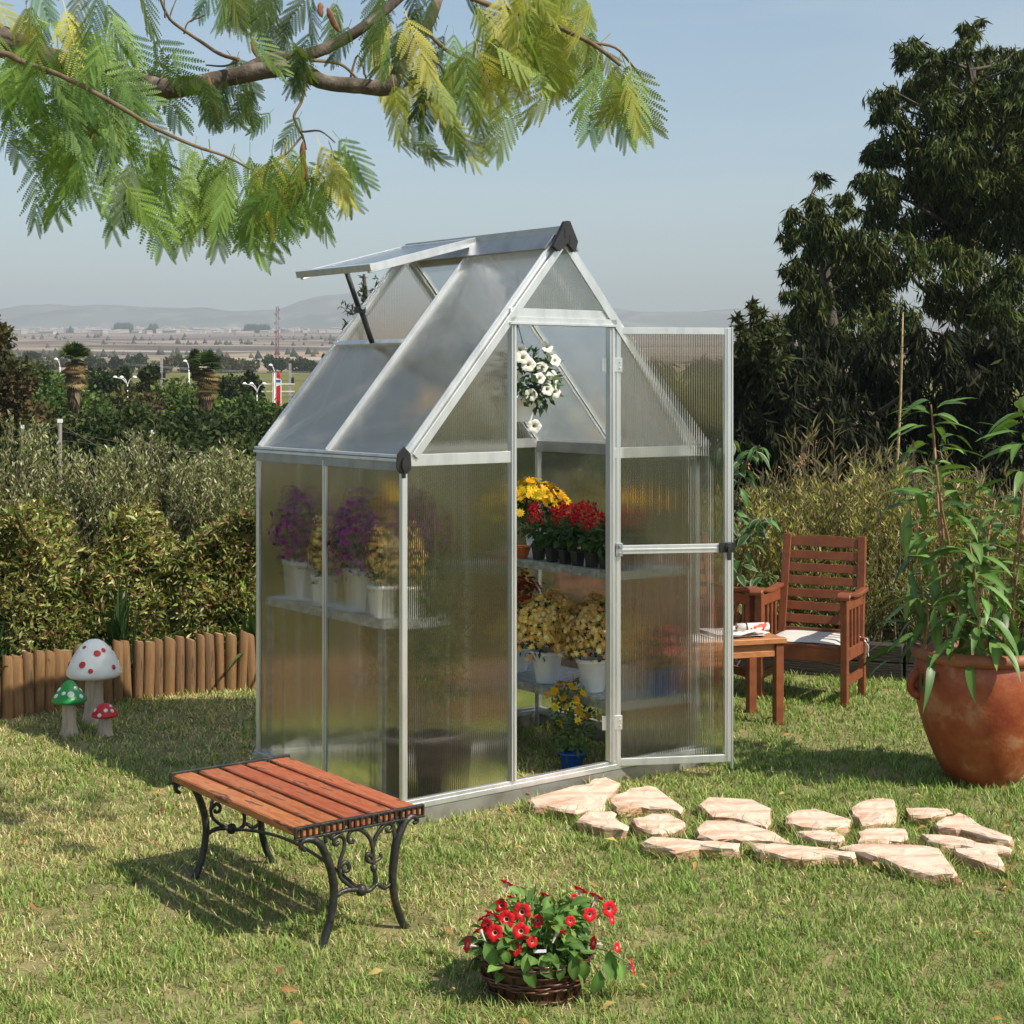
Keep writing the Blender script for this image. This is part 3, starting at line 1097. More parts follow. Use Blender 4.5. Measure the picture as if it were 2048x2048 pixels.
GREEN = [(.045, .085, .022), (.06, .11, .03), (.03, .06, .018)]
GOLD = [(.80, .50, .12), (.86, .60, .20), (.74, .42, .08)]
YELL = [(.78, .50, .015), (.82, .58, .03), (.74, .42, .01)]
PURP = [(.30, .06, .28), (.36, .10, .36), (.20, .035, .20)]
mum('potted_chrysanthemum', 'golden chrysanthemum in a white pot, left of the pair on the low shelf', gw(1.225, .60, .272), .052, .072, .15, M['white_plastic'], .155, .235, GOLD, GREEN, 900, 420, .0165, cen=(1.25, 1.5, 2.2), group='golden chrysanthemums on the low shelf')
mum('potted_chrysanthemum', 'golden chrysanthemum in a white pot, half hidden by the door jamb on the low shelf', gw(1.245, .30, .272), .052, .072, .15, M['white_plastic'], .155, .24, GOLD, GREEN, 900, 400, .0165, cen=(1.25, 1.5, 2.2), group='golden chrysanthemums on the low shelf')
mum('potted_berry_plant', 'orange red bushy plant at the far end of the low shelf', gw(1.30, .93, .272), .055, .07, .12, M['white_plastic'], .155, .33, [(.45, .08, .015), (.52, .14, .03), (.36, .05, .012)], [(.16, .06, .02), (.08, .08, .02)], 520, 380, .015, cen=(.6, .3, .2))
mum('potted_marigold', 'bright yellow bushy flower behind the red spikes on the high shelf', gw(1.40, .88, .842), .05, .065, .10, M['white_plastic'], .165, .215, YELL, GREEN, 150, 620, .030, fz=.42, cen=(.9, .72, .1), T=T_daisy(11, cc=(.92, .8, .2)))
mum('potted_marigold', 'small yellow flower in a blue pot on the grass inside the doorway', gw(1.12, .30, -.058), .045, .058, .075, M['blue_plastic'], .105, .30, YELL, [(.08, .17, .035), (.11, .21, .05), (.06, .12, .03)], 46, 420, .024, fz=.25, cen=(.9, .75, .2))
for lab, y in (('purple trailing flower in a white pot on the left shelf, behind the front side panel', .43), ('purple trailing flower in a white pot on the left shelf, behind the rear side panel', .92)):
    mum('potted_heather', lab, gw(.150, y, .718), .062, .082, .17, M['white_plastic'], .165, .29, PURP, [(.035, .05, .02), (.05, .06, .03)], 460, 420, .015, cen=(.5, .3, .3), group='purple flowers on the left shelf', fz=-.45)
for lab, y in (('golden flower beside the corner post on the left shelf', .245), ('golden flower between the two purple ones on the left shelf', .68)):
    mum('potted_chrysanthemum', lab, gw(.085, y, .718), .035, .048, .13, M['white_plastic'], .066, .22, GOLD, GREEN, 260, 200, .013, cen=(1.25, 1.5, 2.2), group='golden flowers on the left shelf')
mum('potted_begonia', 'red and pink flower in a blue pot on the low shelf behind the door panel', gw(1.44, .10, .272), .05, .066, .12, M['blue_plastic'], .10, .18, [(.55, .05, .05), (.6, .2, .2)], GREEN, 90, 300, .018)


def salvia(loc, label):
    t = thing('potted_salvia', label, 'potted flower', loc, random.uniform(-.2, .2) + GA, 'red salvias in black pots on the high shelf')
    m_ = MB()
    T = Matrix.Identity(4)
    s0, s1, h = .020, .027, .072
    vs = [(-s0, -s0, 0), (s0, -s0, 0), (s0, s0, 0), (-s0, s0, 0), (-s1, -s1, h), (s1, -s1, h), (s1, s1, h), (-s1, s1, h)]
    m_.add(vs, [(0, 3, 2, 1), (4, 5, 6, 7), (0, 1, 5, 4), (1, 2, 6, 5), (2, 3, 7, 6), (3, 0, 4, 7)])
    m_.box(-s1 - .002, s1 + .002, -s1 - .002, s1 + .002, h - .012, h - .002)
    m_.build('pot', M['blackp'], t, .003)
    n = 110
    d, p = ball(n, .2)
    pos = p * np.array([.055, .055, .055]) + np.array([0, 0, h + .06])
    dd = d + np.array([0, 0, -.2]) + rng.normal(0, .4, (n, 3))
    scatter('foliage', T_leaf(.32), pos, frames(dd, np.tile([0, 0, 1.], (n, 1)) + rng.normal(0, .4, (n, 3))), rng.uniform(.03, .055, n), mixtint(n, [(.035, .085, .02), (.05, .11, .03)]), M['leaf'], t, 'stuff')
    P = []
    for sp in range(random.choice((2, 2, 3))):
        bx, by = random.uniform(-.035, .035), random.uniform(-.035, .035)
        H = random.uniform(.07, .115)
        for q in range(46):
            f = q / 46
            a = q * 2.4
            r = .017 * (1 - f) ** .7 + .003
            P.append((bx + r * math.cos(a), by + r * math.sin(a), h + .095 + H * f))
    P = np.array(P)
    n = len(P)
    dd = rng.normal(size=(n, 3)) * .6 + np.array([0, 0, .6]) + (P - P.mean(0)) * [20, 20, 0]
    scatter('flowers', T_leaf(.35, .1), P, frames(dd), rng.uniform(.014, .024, n), mixtint(n, [(.56, .012, .02), (.48, .008, .015), (.62, .02, .03)], .12), M['petal'], t, 'stuff')
    return t


for i, (x, y) in enumerate(((1.195, .625), (1.185, .515), (1.18, .415), (1.18, .33), (1.185, .24), (1.19, .15))):
    salvia(gw(x, y, .842), 'red salvia in a black pot, ' + ORD[i] + ' from the left in the front row')
for i, (x, y) in enumerate(((1.30, .57), (1.29, .34), (1.30, .18))):
    salvia(gw(x, y, .842), 'red salvia in a black pot, ' + ORD[i] + ' from the left in the back row')
t = thing('small_basket', 'small orange woven basket on the high shelf by the door jamb', 'basket', gw(1.175, .735, .8425))
m_ = MB()
for j in range(6):
    f = j / 5
    pts = [((.030 + .014 * f + .002 * (i % 2 * 2 - 1)) * math.cos(2 * math.pi * i / 24), (.030 + .014 * f + .002 * (i % 2 * 2 - 1)) * math.sin(2 * math.pi * i / 24), .006 + .045 * f) for i in range(25)]
    m_.tube(pts, .0052, 6, cap=False)
m_.build('woven_side', M['orange_wicker'], t)
MB().lathe([(.001, .004), (.028, .002), (.036, .03), (.001, .032)], 16).build('base', M['orange_wicker'], t)

# hanging basket with white petunias
t = thing('hanging_pot', 'white trailing petunia hanging from the roof inside the greenhouse', 'hanging plant', gw(.675, .13, 1.50))
round_pot(.050, .075, .095).build('pot', M['white_plastic'], t)
m_ = MB()
for a in range(3):
    m_.tube([(.07 * math.cos(a * 2.09), .07 * math.sin(a * 2.09), .09), (0, 0, .36)], .0016, 5)
m_.tube([(0, 0, .36), (0, 0, .55)], .002, 5)
m_.build('hanger', M['blackp'], t)
n = 420
d, p = ball(n, .3)
pos = p * np.array([.125, .125, .115]) + np.array([.03, 0, .155])
dd = d + np.array([0, 0, -.25]) + rng.normal(0, .5, (n, 3))
scatter('foliage', T_leaf(.27), pos, frames(dd, rng.normal(0, .6, (n, 3)) + [0, 0, 1.]), rng.uniform(.026, .046, n), mixtint(n, [(.05, .10, .025), (.07, .135, .035), (.035, .07, .02)]), M['leaf'], t, 'stuff')


def petunia_mesh(name, R, petal, ring, cen):
    nseg = 25
    V, C = [], []
    rr = [0.0, .16, .27, .33, .55, .8, 1.0]
    zz = [-.75, -.45, -.10, -.02, .06, .08, .0]
    cc = [cen, cen, ring, petal, petal, petal, petal]
    for r, z, c in zip(rr, zz, cc):
        for k_ in range(nseg):
            a = 2 * math.pi * k_ / nseg
            lob = 1 + (.07 * math.cos(5 * a) + .02 * math.sin(13 * a)) * r
            V.append((R * r * lob * math.cos(a), R * r * lob * math.sin(a), R * (z + .10 * r * math.cos(10 * a))))
            sh = 1 - .18 * (math.cos(5 * a + math.pi) > .75) * (r > .4)
            C.append(tuple(q * sh for q in c))
    F = []
    for j in range(len(rr) - 1):
        for k_ in range(nseg):
            a, b = j * nseg + k_, j * nseg + (k_ + 1) % nseg
            F.append((a, b, b + nseg, a + nseg))
    # pale trumpet behind
    b0 = len(V)
    for r, z in ((.30, -.06), (.15, -.6), (.09, -1.5)):
        for k_ in range(nseg):
            a = 2 * math.pi * k_ / nseg
            V.append((R * r * math.cos(a), R * r * math.sin(a), R * z))
            C.append((.62, .50, .46))
    for j in range(2):
        for k_ in range(nseg):
            a, b = b0 + j * nseg + k_, b0 + j * nseg + (k_ + 1) % nseg
            F.append((b, a, a + nseg, b + nseg))
    return tint_mesh(name, V, F, np.array(C), M['petal'], True)


wp = petunia_mesh('flower', .0255, (.78, .76, .70), (.74, .74, .52), (.45, .45, .12))
toc = (GM.to_3x3().inverted() @ Vector((0, -1, .1)))
for x, y, z, dx, dz in ((-.02, -.10, .165, .0, 0), (.03, -.115, .10, .1, -.1), (.09, -.10, .12, .3, .1), (.115, -.06, .16, .6, .1), (-.03, -.07, .25, -.2, .4), (.0, -.06, .265, .1, .4), (.10, -.03, .275, .4, .3), (.075, -.075, .20, .2, .2), (.13, -.03, .11, .5, 0), (.05, -.06, -.015, .1, -.2), (.06, -.12, .16, .2, .1), (.0, -.12, .235, 0, .3), (.125, -.05, .225, .4, .3), (.02, -.12, .21, 0, .2), (-.08, -.07, .12, -.6, 0)):
    v = Vector((dx, -1, .15 + dz))
    put('flower', wp, t, Vector((x, y, z)), v.to_track_quat('Z', 'Y').to_euler(), random.uniform(.8, 1.1))
t.rotation_euler = (0, 0, math.radians(8))
t.scale = (1.2, 1.2, 1.15)
# tall plant in a dark nursery pot in the near corner
t = thing('nursery_pot', 'big dark plastic pot with a tall bushy plant in the front corner of the greenhouse', 'potted plant', gw(.24, .24, -.058))
MB().lathe([(.001, .004), (.115, 0), (.118, .01), (.145, .27), (.158, .272), (.158, .30), (.146, .30), (.14, .26), (.001, .25)], 24).build('pot', basic('brown_plastic', (.045, .035, .035), (.06, .05, .05), rough=.4), t)
m_ = MB()
for k_ in range(7):
    a = k_ * .9
    m_.tube(smooth_path([(.03 * math.cos(a), .03 * math.sin(a), .25), (.06 * math.cos(a), .06 * math.sin(a), .6), (.11 * math.cos(a + .3), .11 * math.sin(a + .3), .95 + .04 * k_)], 3), .004, 5)
m_.build('stem', M['twig'], t)
n = 1500
d, p = ball(n, .1)
pos = p * np.array([.15, .15, .42]) + np.array([0, 0, .68])
dd = d + rng.normal(0, .7, (n, 3)) + [0, 0, .2]
scatter('foliage', T_leaf(.12), pos, frames(dd), rng.uniform(.03, .055, n), mixtint(n, [(.10, .15, .035), (.13, .18, .05), (.07, .11, .03)]), M['leaf'], t, 'stuff')

# ================================================================== STEPPING STONES
STONES = [
    ([(107, 178), (225, 145), (325, 125), (345, 108), (395, 100), (445, 122), (425, 150), (395, 180), (390, 215), (280, 228), (200, 215), (125, 203)], 'big pale triangular stepping stone against the greenhouse doorstep'),
    ([(405, 190), (425, 165), (480, 140), (550, 130), (580, 138), (670, 208), (660, 225), (590, 212), (520, 205), (430, 215)], 'rounded stepping stone just right of the big triangular stone at the doorstep'),
    ([(735, 200), (770, 175), (930, 182), (1000, 215), (1000, 265), (985, 285), (930, 268), (870, 252), (780, 247), (765, 232)], 'broad square stepping stone in the back row, touching a long stone before it'),
    ([(725, 292), (760, 262), (850, 259), (930, 279), (980, 294), (1020, 312), (1075, 345), (1000, 337), (900, 332), (840, 327), (790, 334), (735, 312)], 'long pink stepping stone in the middle row in front of the broad square one'),
    ([(285, 258), (320, 228), (415, 225), (425, 250), (470, 280), (455, 295), (390, 285), (340, 275)], 'small kinked stepping stone in front of the big triangular doorstep stone'),
    ([(485, 252), (560, 235), (620, 232), (678, 265), (672, 290), (600, 295), (560, 300), (500, 280)], 'small roundish pale stepping stone second from the left in the middle row'),
    ([(525, 335), (560, 320), (700, 332), (800, 335), (885, 345), (880, 365), (820, 365), (740, 355), (650, 372), (560, 350)], 'long thin stepping stone at the left end of the front row'),
    ([(930, 345), (1000, 345), (1100, 352), (1200, 362), (1310, 378), (1300, 395), (1230, 390), (1180, 395), (1060, 398), (960, 370)], 'long flat stepping stone in the middle of the front row'),
    ([(1055, 245), (1100, 220), (1160, 215), (1290, 255), (1290, 270), (1240, 285), (1190, 290), (1110, 285), (1060, 265)], 'lens shaped stepping stone in the back row left of the boxy block'),
    ([(1095, 300), (1190, 296), (1250, 307), (1275, 330), (1250, 340), (1190, 335), (1130, 320)], 'small wedge stepping stone tucked under the lens shaped one'),
    ([(1295, 210), (1330, 190), (1390, 178), (1445, 180), (1458, 205), (1458, 262), (1400, 267), (1330, 269), (1300, 240)], 'thick boxy stepping stone standing highest in the back row'),
    ([(1320, 302), (1350, 290), (1495, 291), (1505, 325), (1470, 332), (1430, 338), (1320, 338)], 'small square stepping stone in front of the thick boxy one'),
    ([(1258, 354), (1300, 349), (1460, 349), (1560, 354), (1620, 364), (1685, 450), (1680, 462), (1600, 455), (1500, 440), (1430, 407), (1380, 392), (1340, 380)], 'largest swirl patterned stepping stone at the front of the path'),
    ([(1497, 215), (1580, 212), (1660, 222), (1645, 236), (1590, 245), (1510, 238)], 'narrow stepping stone in the back row nearest the terracotta pot'),
    ([(1600, 272), (1640, 249), (1690, 230), (1730, 247), (1775, 280), (1840, 305), (1892, 325), (1880, 335), (1800, 320), (1700, 292), (1640, 287)], 'long sloping stepping stone with a brown top at the right end of the path'),
    ([(1550, 308), (1620, 312), (1700, 322), (1760, 342), (1880, 360), (1880, 377), (1800, 372), (1700, 352), (1620, 349), (1580, 329)], 'long narrow stepping stone directly in front of the sloping brown one'),
    ([(1675, 362), (1760, 362), (1830, 382), (1858, 415), (1860, 430), (1790, 420), (1700, 390)], 'blocky wedge stepping stone at the front right corner of the path'),
]
STONE_POLYS = []
for poly, lab in STONES:
    z = .042
    P = [gp(1000 + p[0] / 1.8435, 1500 + p[1] / 1.8435, z) for p in poly]
    STONE_POLYS.append([(p.x, p.y) for p in P])
    pts = []
    for i in range(len(P)):
        a, b = P[i], P[(i + 1) % len(P)]
        pts.append(a)
        pts.append((a + b) / 2 + Vector((random.gauss(0, .004), random.gauss(0, .006), 0)))
    # consistent winding
    area = sum(pts[i].x * pts[(i + 1) % len(pts)].y - pts[(i + 1) % len(pts)].x * pts[i].y for i in range(len(pts)))
    if area < 0:
        pts.reverse()
    n = len(pts)
    c = sum(pts, Vector()) / n
    rings = []
    for s, zz, j in ((1.015, -.02, .003), (1.02, .012, .006), (1.005, .034, .005), (.975, z + .001, .002), (.82, z + .003, .003), (.5, z + .003, .003)):
        rings.append([Vector((c.x + (p.x - c.x) * s, c.y + (p.y - c.y) * s, zz)) + Vector((random.gauss(0, j), random.gauss(0, j), random.gauss(0, j * .55))) for p in pts])
    m_ = MB()
    vs = [v - Vector((c.x, c.y, 0)) for r in rings for v in r] + [Vector((0, 0, z + .003))]
    fs, ms = [], []
    for j in range(len(rings) - 1):
        for k_ in range(n):
            fs.append((j * n + k_, j * n + (k_ + 1) % n, (j + 1) * n + (k_ + 1) % n, (j + 1) * n + k_))
            ms.append(1 if j < 2 else 0)
    for k_ in range(n):
        fs.append(((len(rings) - 1) * n + k_, (len(rings) - 1) * n + (k_ + 1) % n, len(vs) - 1))
        ms.append(0)
    m_.add(vs, fs)
    m_.m = ms
    o = m_.build('stepping_stone', [M['stone'], M['stone_side']], loc=(c.x, c.y, 0))
    o.rotation_euler = (0, 0, 0)
    tag(o, lab, 'stepping stone', 'stone path across the lawn')

# ================================================================== GRASS
BASKET_C, POT_C, BENCH_C = (0.065, 4.65), (2.042, 7.1), (-.731, 5.432)


def in_poly(x, y, poly):
    r = np.zeros(len(x), bool)
    j = len(poly) - 1
    for i in range(len(poly)):
        xi, yi = poly[i]
        xj, yj = poly[j]
        with np.errstate(divide='ignore', invalid='ignore'):
            c = ((yi > y) != (yj > y)) & (x < (xj - xi) * (y - yi) / (yj - yi + 1e-12) + xi)
        r ^= c
        j = i
    return r


def build_grass():
    xs, ys = [], []
    for y0, y1, dens in ((3.7, 5.0, 19000), (5.0, 6.2, 15000), (6.2, 7.6, 10500), (7.6, 10.2, 7000)):
        w = y1 * .333 + .5
        n = int((y1 - y0) * 2 * w * dens)
        xs.append(rng.uniform(-w, w, n))
        ys.append(rng.uniform(y0, y1, n))
    x, y = np.concatenate(xs), np.concatenate(ys)
    fy = np.where(x < .8, np.interp(x, [p[0] for p in FENCE], [p[1] for p in FENCE]), np.interp(x, [p[0] for p in WALL], [p[1] for p in WALL]))
    keep = y < fy - .015
    for P in STONE_POLYS:
        c = np.mean(P, 0)
        keep &= ~in_poly(x, y, [tuple(c + (np.array(p) - c) * .89) for p in P])
    keep &= (x - BASKET_C[0]) ** 2 + (y - BASKET_C[1]) ** 2 > .125 ** 2
    keep &= (x - POT_C[0]) ** 2 + (y - POT_C[1]) ** 2 > .155 ** 2
    g = GM.inverted()
    lx = (x - GO.x) * math.cos(GA) + (y - GO.y) * math.sin(GA)
    ly = -(x - GO.x) * math.sin(GA) + (y - GO.y) * math.cos(GA)
    ring = (lx > -.022) & (lx < W + .022) & (ly > -.026) & (ly < D + .026) & ~((lx > .02) & (lx < W - .02) & (ly > .02) & (ly < D - .02))
    keep &= ~ring
    for u_ in (-.15, .15):
        for l_ in (-.44, .44):
            fx_, fy_ = BENCH_C[0] + .8 * u_ - .6 * l_, BENCH_C[1] + .6 * u_ + .8 * l_
            near = (x - fx_) ** 2 + (y - fy_) ** 2 < .075 ** 2
            keep &= ~(near & (rng.random(len(x)) < .6))
    # thin patches and tufts
    tuft = vnoise(x, y, .055, 31) * .6 + vnoise(x, y, .16, 32) * .4
    patch = vnoise(x, y, .55, 33) * .6 + vnoise(x, y, .21, 34) * .4
    keep &= rng.random(len(x)) < np.clip(.30 + 1.35 * (tuft - .22), .12, 1)
    x, y, tuft, patch = x[keep], y[keep], tuft[keep], patch[keep]
    n = len(x)
    far = np.clip((y - 4.0) / 6, 0, 1)
    # dry straw towards the left foreground, greener on the right and at the back
    dry = np.clip(.47 - .22 * (x + .3) - .07 * np.clip(y - 6.2, 0, 3) + 1.5 * (patch - .5), .04, .92)
    dry = np.where((x > .5) & (y < 6.6), dry * .75 + .08, dry)
    dry *= np.clip((y - 3.9) / 1.1, .45, 1)
    isdry = rng.random(n) < dry * .85
    L = rng.uniform(.018, .042, n) * (.75 + .6 * tuft) * np.where(isdry, .9, 1.05)
    L *= np.where(rng.random(n) < .05, 1.5, 1)
    wd = rng.uniform(.0022, .0040, n) * (1 + .9 * far)
    lean = np.where(isdry, rng.uniform(.25, 1.25, n), rng.uniform(.05, .85, n))
    az = rng.uniform(0, 2 * math.pi, n)
    up = np.stack([np.cos(az) * np.sin(lean), np.sin(az) * np.sin(lean), np.cos(lean)], 1)
    bend = np.stack([np.cos(az), np.sin(az), -np.ones(n) * .3], 1)
    Rm = frames(up, bend)
    green = mixtint(n, [(.18, .285, .05), (.24, .34, .07), (.13, .225, .037), (.29, .36, .095)], .22)
    straw = mixtint(n, [(.60, .51, .235), (.70, .61, .33), (.50, .39, .17), (.46, .44, .15)], .22)
    t = np.where(isdry[:, None], straw, green)
    pos = np.stack([x, y, np.full(n, -.002)], 1)
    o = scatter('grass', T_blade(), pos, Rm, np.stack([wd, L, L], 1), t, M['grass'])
    tag(o, 'short lawn grass, half green and half straw coloured', 'grass', kind='stuff')
    # longer tufts creeping over the rims of the stones
    px_, py_ = [], []
    for P in STONE_POLYS:
        c = np.mean(P, 0)
        for i in range(len(P)):
            a, b = np.array(P[i]), np.array(P[(i + 1) % len(P)])
            m = int(np.hypot(*(b - a)) * 430) + 1
            f = rng.random(m)[:, None]
            q = a + (b - a) * f
            q = c + (q - c) * rng.uniform(.97, 1.07, m)[:, None] + rng.normal(0, .006, (m, 2))
            px_.append(q[:, 0])
            py_.append(q[:, 1])
    px_, py_ = np.concatenate(px_), np.concatenate(py_)
    keep = vnoise(px_, py_, .09, 41) > .34
    px_, py_ = px_[keep], py_[keep]
    m = len(px_)
    ln = rng.uniform(.040, .080, m)
    az = rng.uniform(0, 2 * math.pi, m)
    le = rng.uniform(.1, .9, m)
    up = np.stack([np.cos(az) * np.sin(le), np.sin(az) * np.sin(le), np.cos(le)], 1)
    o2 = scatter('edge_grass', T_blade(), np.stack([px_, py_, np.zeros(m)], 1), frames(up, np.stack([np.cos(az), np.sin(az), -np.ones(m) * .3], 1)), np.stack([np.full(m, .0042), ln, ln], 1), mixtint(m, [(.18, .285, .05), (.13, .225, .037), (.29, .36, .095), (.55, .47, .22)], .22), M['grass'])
    tag(o2, 'longer grass tufts growing up round the stepping stones', 'grass', kind='stuff')
    # fallen leaves and bits of straw
    n = 150
    fx, fyy = rng.uniform(-1.9, 2.2, n), rng.uniform(4.2, 8.6, n)
    fx = np.clip(fx, -.3 * fyy, .3 * fyy)
    d = rng.normal(size=(n, 3)) * [1, 1, .15]
    o = scatter('fallen_leaves', T_leaf(.20, .1, .2), np.stack([fx, fyy, np.full(n, .030)], 1), frames(d, np.tile([0, 0, 1.], (n, 1)) + rng.normal(0, .3, (n, 3))), rng.uniform(.03, .06, n), mixtint(n, [(.42, .24, .07), (.30, .15, .06), (.55, .40, .14)]), M['leaf'])
    tag(o, 'dry yellow and brown leaves lying on the lawn', 'fallen leaves', kind='stuff')


build_grass()

# ================================================================== LOG EDGING
edg = thing('log_edging', 'low edging of upright half round wooden logs curving along the back of the lawn', 'edging', (-1.426, 9.22, 0))
line = [Vector((p[0], p[1], 0)) for p in FENCE]
acc, pos = 0.0, []
for a, b in zip(line[:-1], line[1:]):
    L = (b - a).length
    while acc < L:
        pos.append((a + (b - a) * (acc / L), (b - a).normalized()))
        acc += random.uniform(.052, .064)
    acc -= L
log_meshes = []
for q in range(6):
    m_ = MB()
    r = .0315
    n = 12
    tilt = random.uniform(-.012, .012)
    vs, fs = [], []
    for j, z in enumerate((-.12, .20, .31, .322)):
        for k_ in range(n):
            a = 2 * math.pi * k_ / n
            rr = r * (1.0 if j < 3 else .82) * (1 + .04 * math.sin(3 * a + q) + (.02 if j == 1 else 0))
            vs.append((rr * math.cos(a), rr * math.sin(a) * .9, z + (tilt * math.cos(a) if j > 1 else 0)))
    for j in range(3):
        for k_ in range(n):
            a, b = j * n + k_, j * n + (k_ + 1) % n
            fs.append((a, b, b + n, a + n))
    m_.add(vs, fs, 0, True)
    m_.add(vs[3 * n:], [tuple(range(n))], 1)
    log_meshes.append(m_.mesh('log', [(M['log'], M['log_dark'], M['log'], M['log_pale'], M['log'], M['log_dark'])[q], M['logend']]))
for p, d in pos:
    if p.x < -3.6:
        hgt = 0.99
    o = put('log', random.choice(log_meshes), edg, p - edg.location + Vector((0, random.uniform(-.008, .008), random.uniform(-.022, .010))), (random.gauss(0, .016), random.gauss(0, .026), math.atan2(d.y, d.x) + random.uniform(-.15, .15)), (random.uniform(.88, 1.05), 1, 1))

# dark retaining sleepers on the right
wl = thing('retaining_wall', 'low dark timber retaining wall behind the garden chair', 'wall', (2.0, 9.6, 0))
for a, b in zip(WALL[:-1], WALL[1:]):
    for lvl in range(2):
        z0 = .105 * lvl - .002
        A, B = Vector((a[0], a[1], z0 + .05)), Vector((b[0], b[1], z0 + .05))
        d = (B - A).normalized()
        m_ = MB().beam(A + d * .004 - wl.location, B - d * .004 - wl.location, .11, .101)
        m_.build('sleeper', M['sleeper'], wl, .006)

# ================================================================== GARDEN BENCH
bx = Vector((.8, .6, 0))      # across
by = Vector((-.6, .8, 0))     # along, away from the camera
BC = Vector((-.731, 5.432, 0))
bench = thing('garden_bench', 'backless garden bench with five red brown slats on ornate black iron ends', 'bench', BC, math.atan2(bx.y, bx.x))
BH, BL, BW = .373, .895, .462
bench_mats = [basic('varnished_slat', tuple(q * f for q in a), tuple(q * f for q in b), rough=.46 + .04 * k_, scale=4.2 + .5 * k_, stretch=(8, 1.3, 8), bump=.0016, c3=(.13, .048, .026), p3=.585 + .02 * (k_ % 3), spec=.32, detail=10) for k_, (f, a, b) in enumerate(((1.05, (.31, .085, .026), (.43, .165, .055)), (.95, (.29, .070, .024), (.40, .140, .050)), (.90, (.30, .060, .024), (.39, .115, .046)), (.97, (.30, .062, .026), (.40, .125, .052)), (1.0, (.31, .070, .028), (.42, .140, .058))))]
for i in range(5):
    u = -BW / 2 + .046 + i * .0938
    me = MB().box(-.0375, .0375, -BL / 2 + .012, BL / 2 - .012, -.027, 0)
    o = me.build('slat', bench_mats[i], bench, .004, loc=(u, 0, BH))
    o.rotation_euler = (0, random.uniform(-.012, .012), random.uniform(-.006, .006))


def end_pt(px, py):
    """bench end drawing (pixels of a zoomed photo) -> across, height"""
    u = (px - 1035) / 805 * BW - BW / 2
    y_line = 785 - (px - 1035) * .261
    return u, BH - .028 - (py - y_line) / 2407


END = {
    'leg': [[(1096, 862), (1075, 850), (1066, 815), (1090, 785), (1140, 782), (1185, 815), (1215, 880), (1240, 960), (1260, 1050), (1268, 1150), (1263, 1250), (1250, 1350), (1228, 1450), (1200, 1545), (1185, 1580)],
            [(1778, 640), (1800, 620), (1790, 590), (1755, 588), (1715, 640), (1685, 720), (1663, 800), (1652, 900), (1642, 1000), (1642, 1100), (1652, 1200), (1675, 1300), (1702, 1390), (1735, 1440)]],
    'stretcher': [[(1285, 1195), (1320, 1165), (1370, 1148), (1430, 1150), (1490, 1155), (1540, 1105), (1590, 1135), (1645, 1085)]],
    'scroll': [[(1520, 1130), (1530, 1060), (1520, 980), (1517, 900), (1512, 830), (1490, 755), (1440, 702), (1385, 705), (1358, 745), (1362, 790), (1385, 795), (1392, 770)],
               [(1514, 830), (1535, 745), (1575, 675), (1618, 645), (1640, 665), (1630, 700), (1605, 705), (1598, 685)],
               [(1222, 800), (1215, 765), (1235, 742), (1262, 770), (1300, 745), (1332, 775), (1330, 850), (1308, 930), (1300, 1000), (1312, 1060), (1345, 1100), (1400, 1140)],
               [(1300, 800), (1275, 815), (1268, 785), (1285, 760), (1310, 752)],
               [(1305, 985), (1335, 945), (1362, 965), (1358, 1005), (1330, 1012), (1325, 990)],
               [(1512, 905), (1480, 880), (1474, 920), (1505, 940), (1540, 925), (1566, 900), (1560, 870)],
               [(1655, 760), (1650, 690), (1640, 640), (1665, 615), (1690, 640)]],
}
for e, yy in ((0, -BL / 2 + .012), (1, BL / 2 - .012)):
    # open rail with square holes
    m_ = MB()
    sgn = -1 if e == 0 else 1
    y0, y1 = yy - .007, yy + .007
    m_.box(-BW / 2 - .003, BW / 2 + .003, y0, y1, BH + .001, BH + .008)
    m_.box(-BW / 2 - .003, BW / 2 + .003, y0 - .002, y1 + .002, BH - .032, BH - .025)
    for k_ in range(23):
        u = -BW / 2 + k_ * BW / 22
        m_.box(u - .0036, u + .0036, y0 + .001, y1 - .001, BH - .0249, BH + .0009)
    m_.build('end_rail', M['iron'], bench, .001)
    for nm, paths in END.items():
        mm = MB()
        for P in paths:
            pts = []
            for q in P:
                u, z = end_pt(*q)
                pts.append((u, yy, z))
            sp = smooth_path(pts, 3)
            base = {'leg': .0112, 'stretcher': .0078, 'scroll': .0068}[nm]
            if nm == 'leg':
                rr = lerp_list([.5, .7, .8, 1, 1.1, 1.15, 1.15, 1.1, 1.05, 1.05, 1.1, 1.2], len(sp))
                lm = MB().tube(sp, [base * r for r in rr], 8, flat=1.25, flat_axis=(0, 1, 0))
                lm.build('leg', M['iron'], bench)
                # beads cast along the leg
            else:
                rr = lerp_list([1, 1.1, 1, .95, .9, .8], len(sp))
                mm.tube(sp, [base * r for r in rr], 8, flat=.9, flat_axis=(0, 1, 0))
        if nm == 'stretcher':
            u, z = end_pt(1440, 1150)
            mm.lathe([(.001, -.02), (.014, -.014), (.019, 0), (.014, .014), (.001, .02)], 10, (u, yy, z))
            u2, z2 = end_pt(1520, 985)
            mm.lathe([(.006, -.012), (.011, -.005), (.011, .005), (.006, .012)], 10, (u2, yy, z2))
        if nm != 'leg':
            mm.build(nm, M['iron'], bench)
uc, zc = end_pt(1440, 1150)
pts = [(uc, -BL / 2 + .02 + (BL - .04) * f, zc + .052 * math.sin(math.pi * f) + .0) for f in np.linspace(0, 1, 17)]
MB().tube(pts, .0055, 8).build('tie_rod', M['iron'], bench)

# ================================================================== TOADSTOOLS


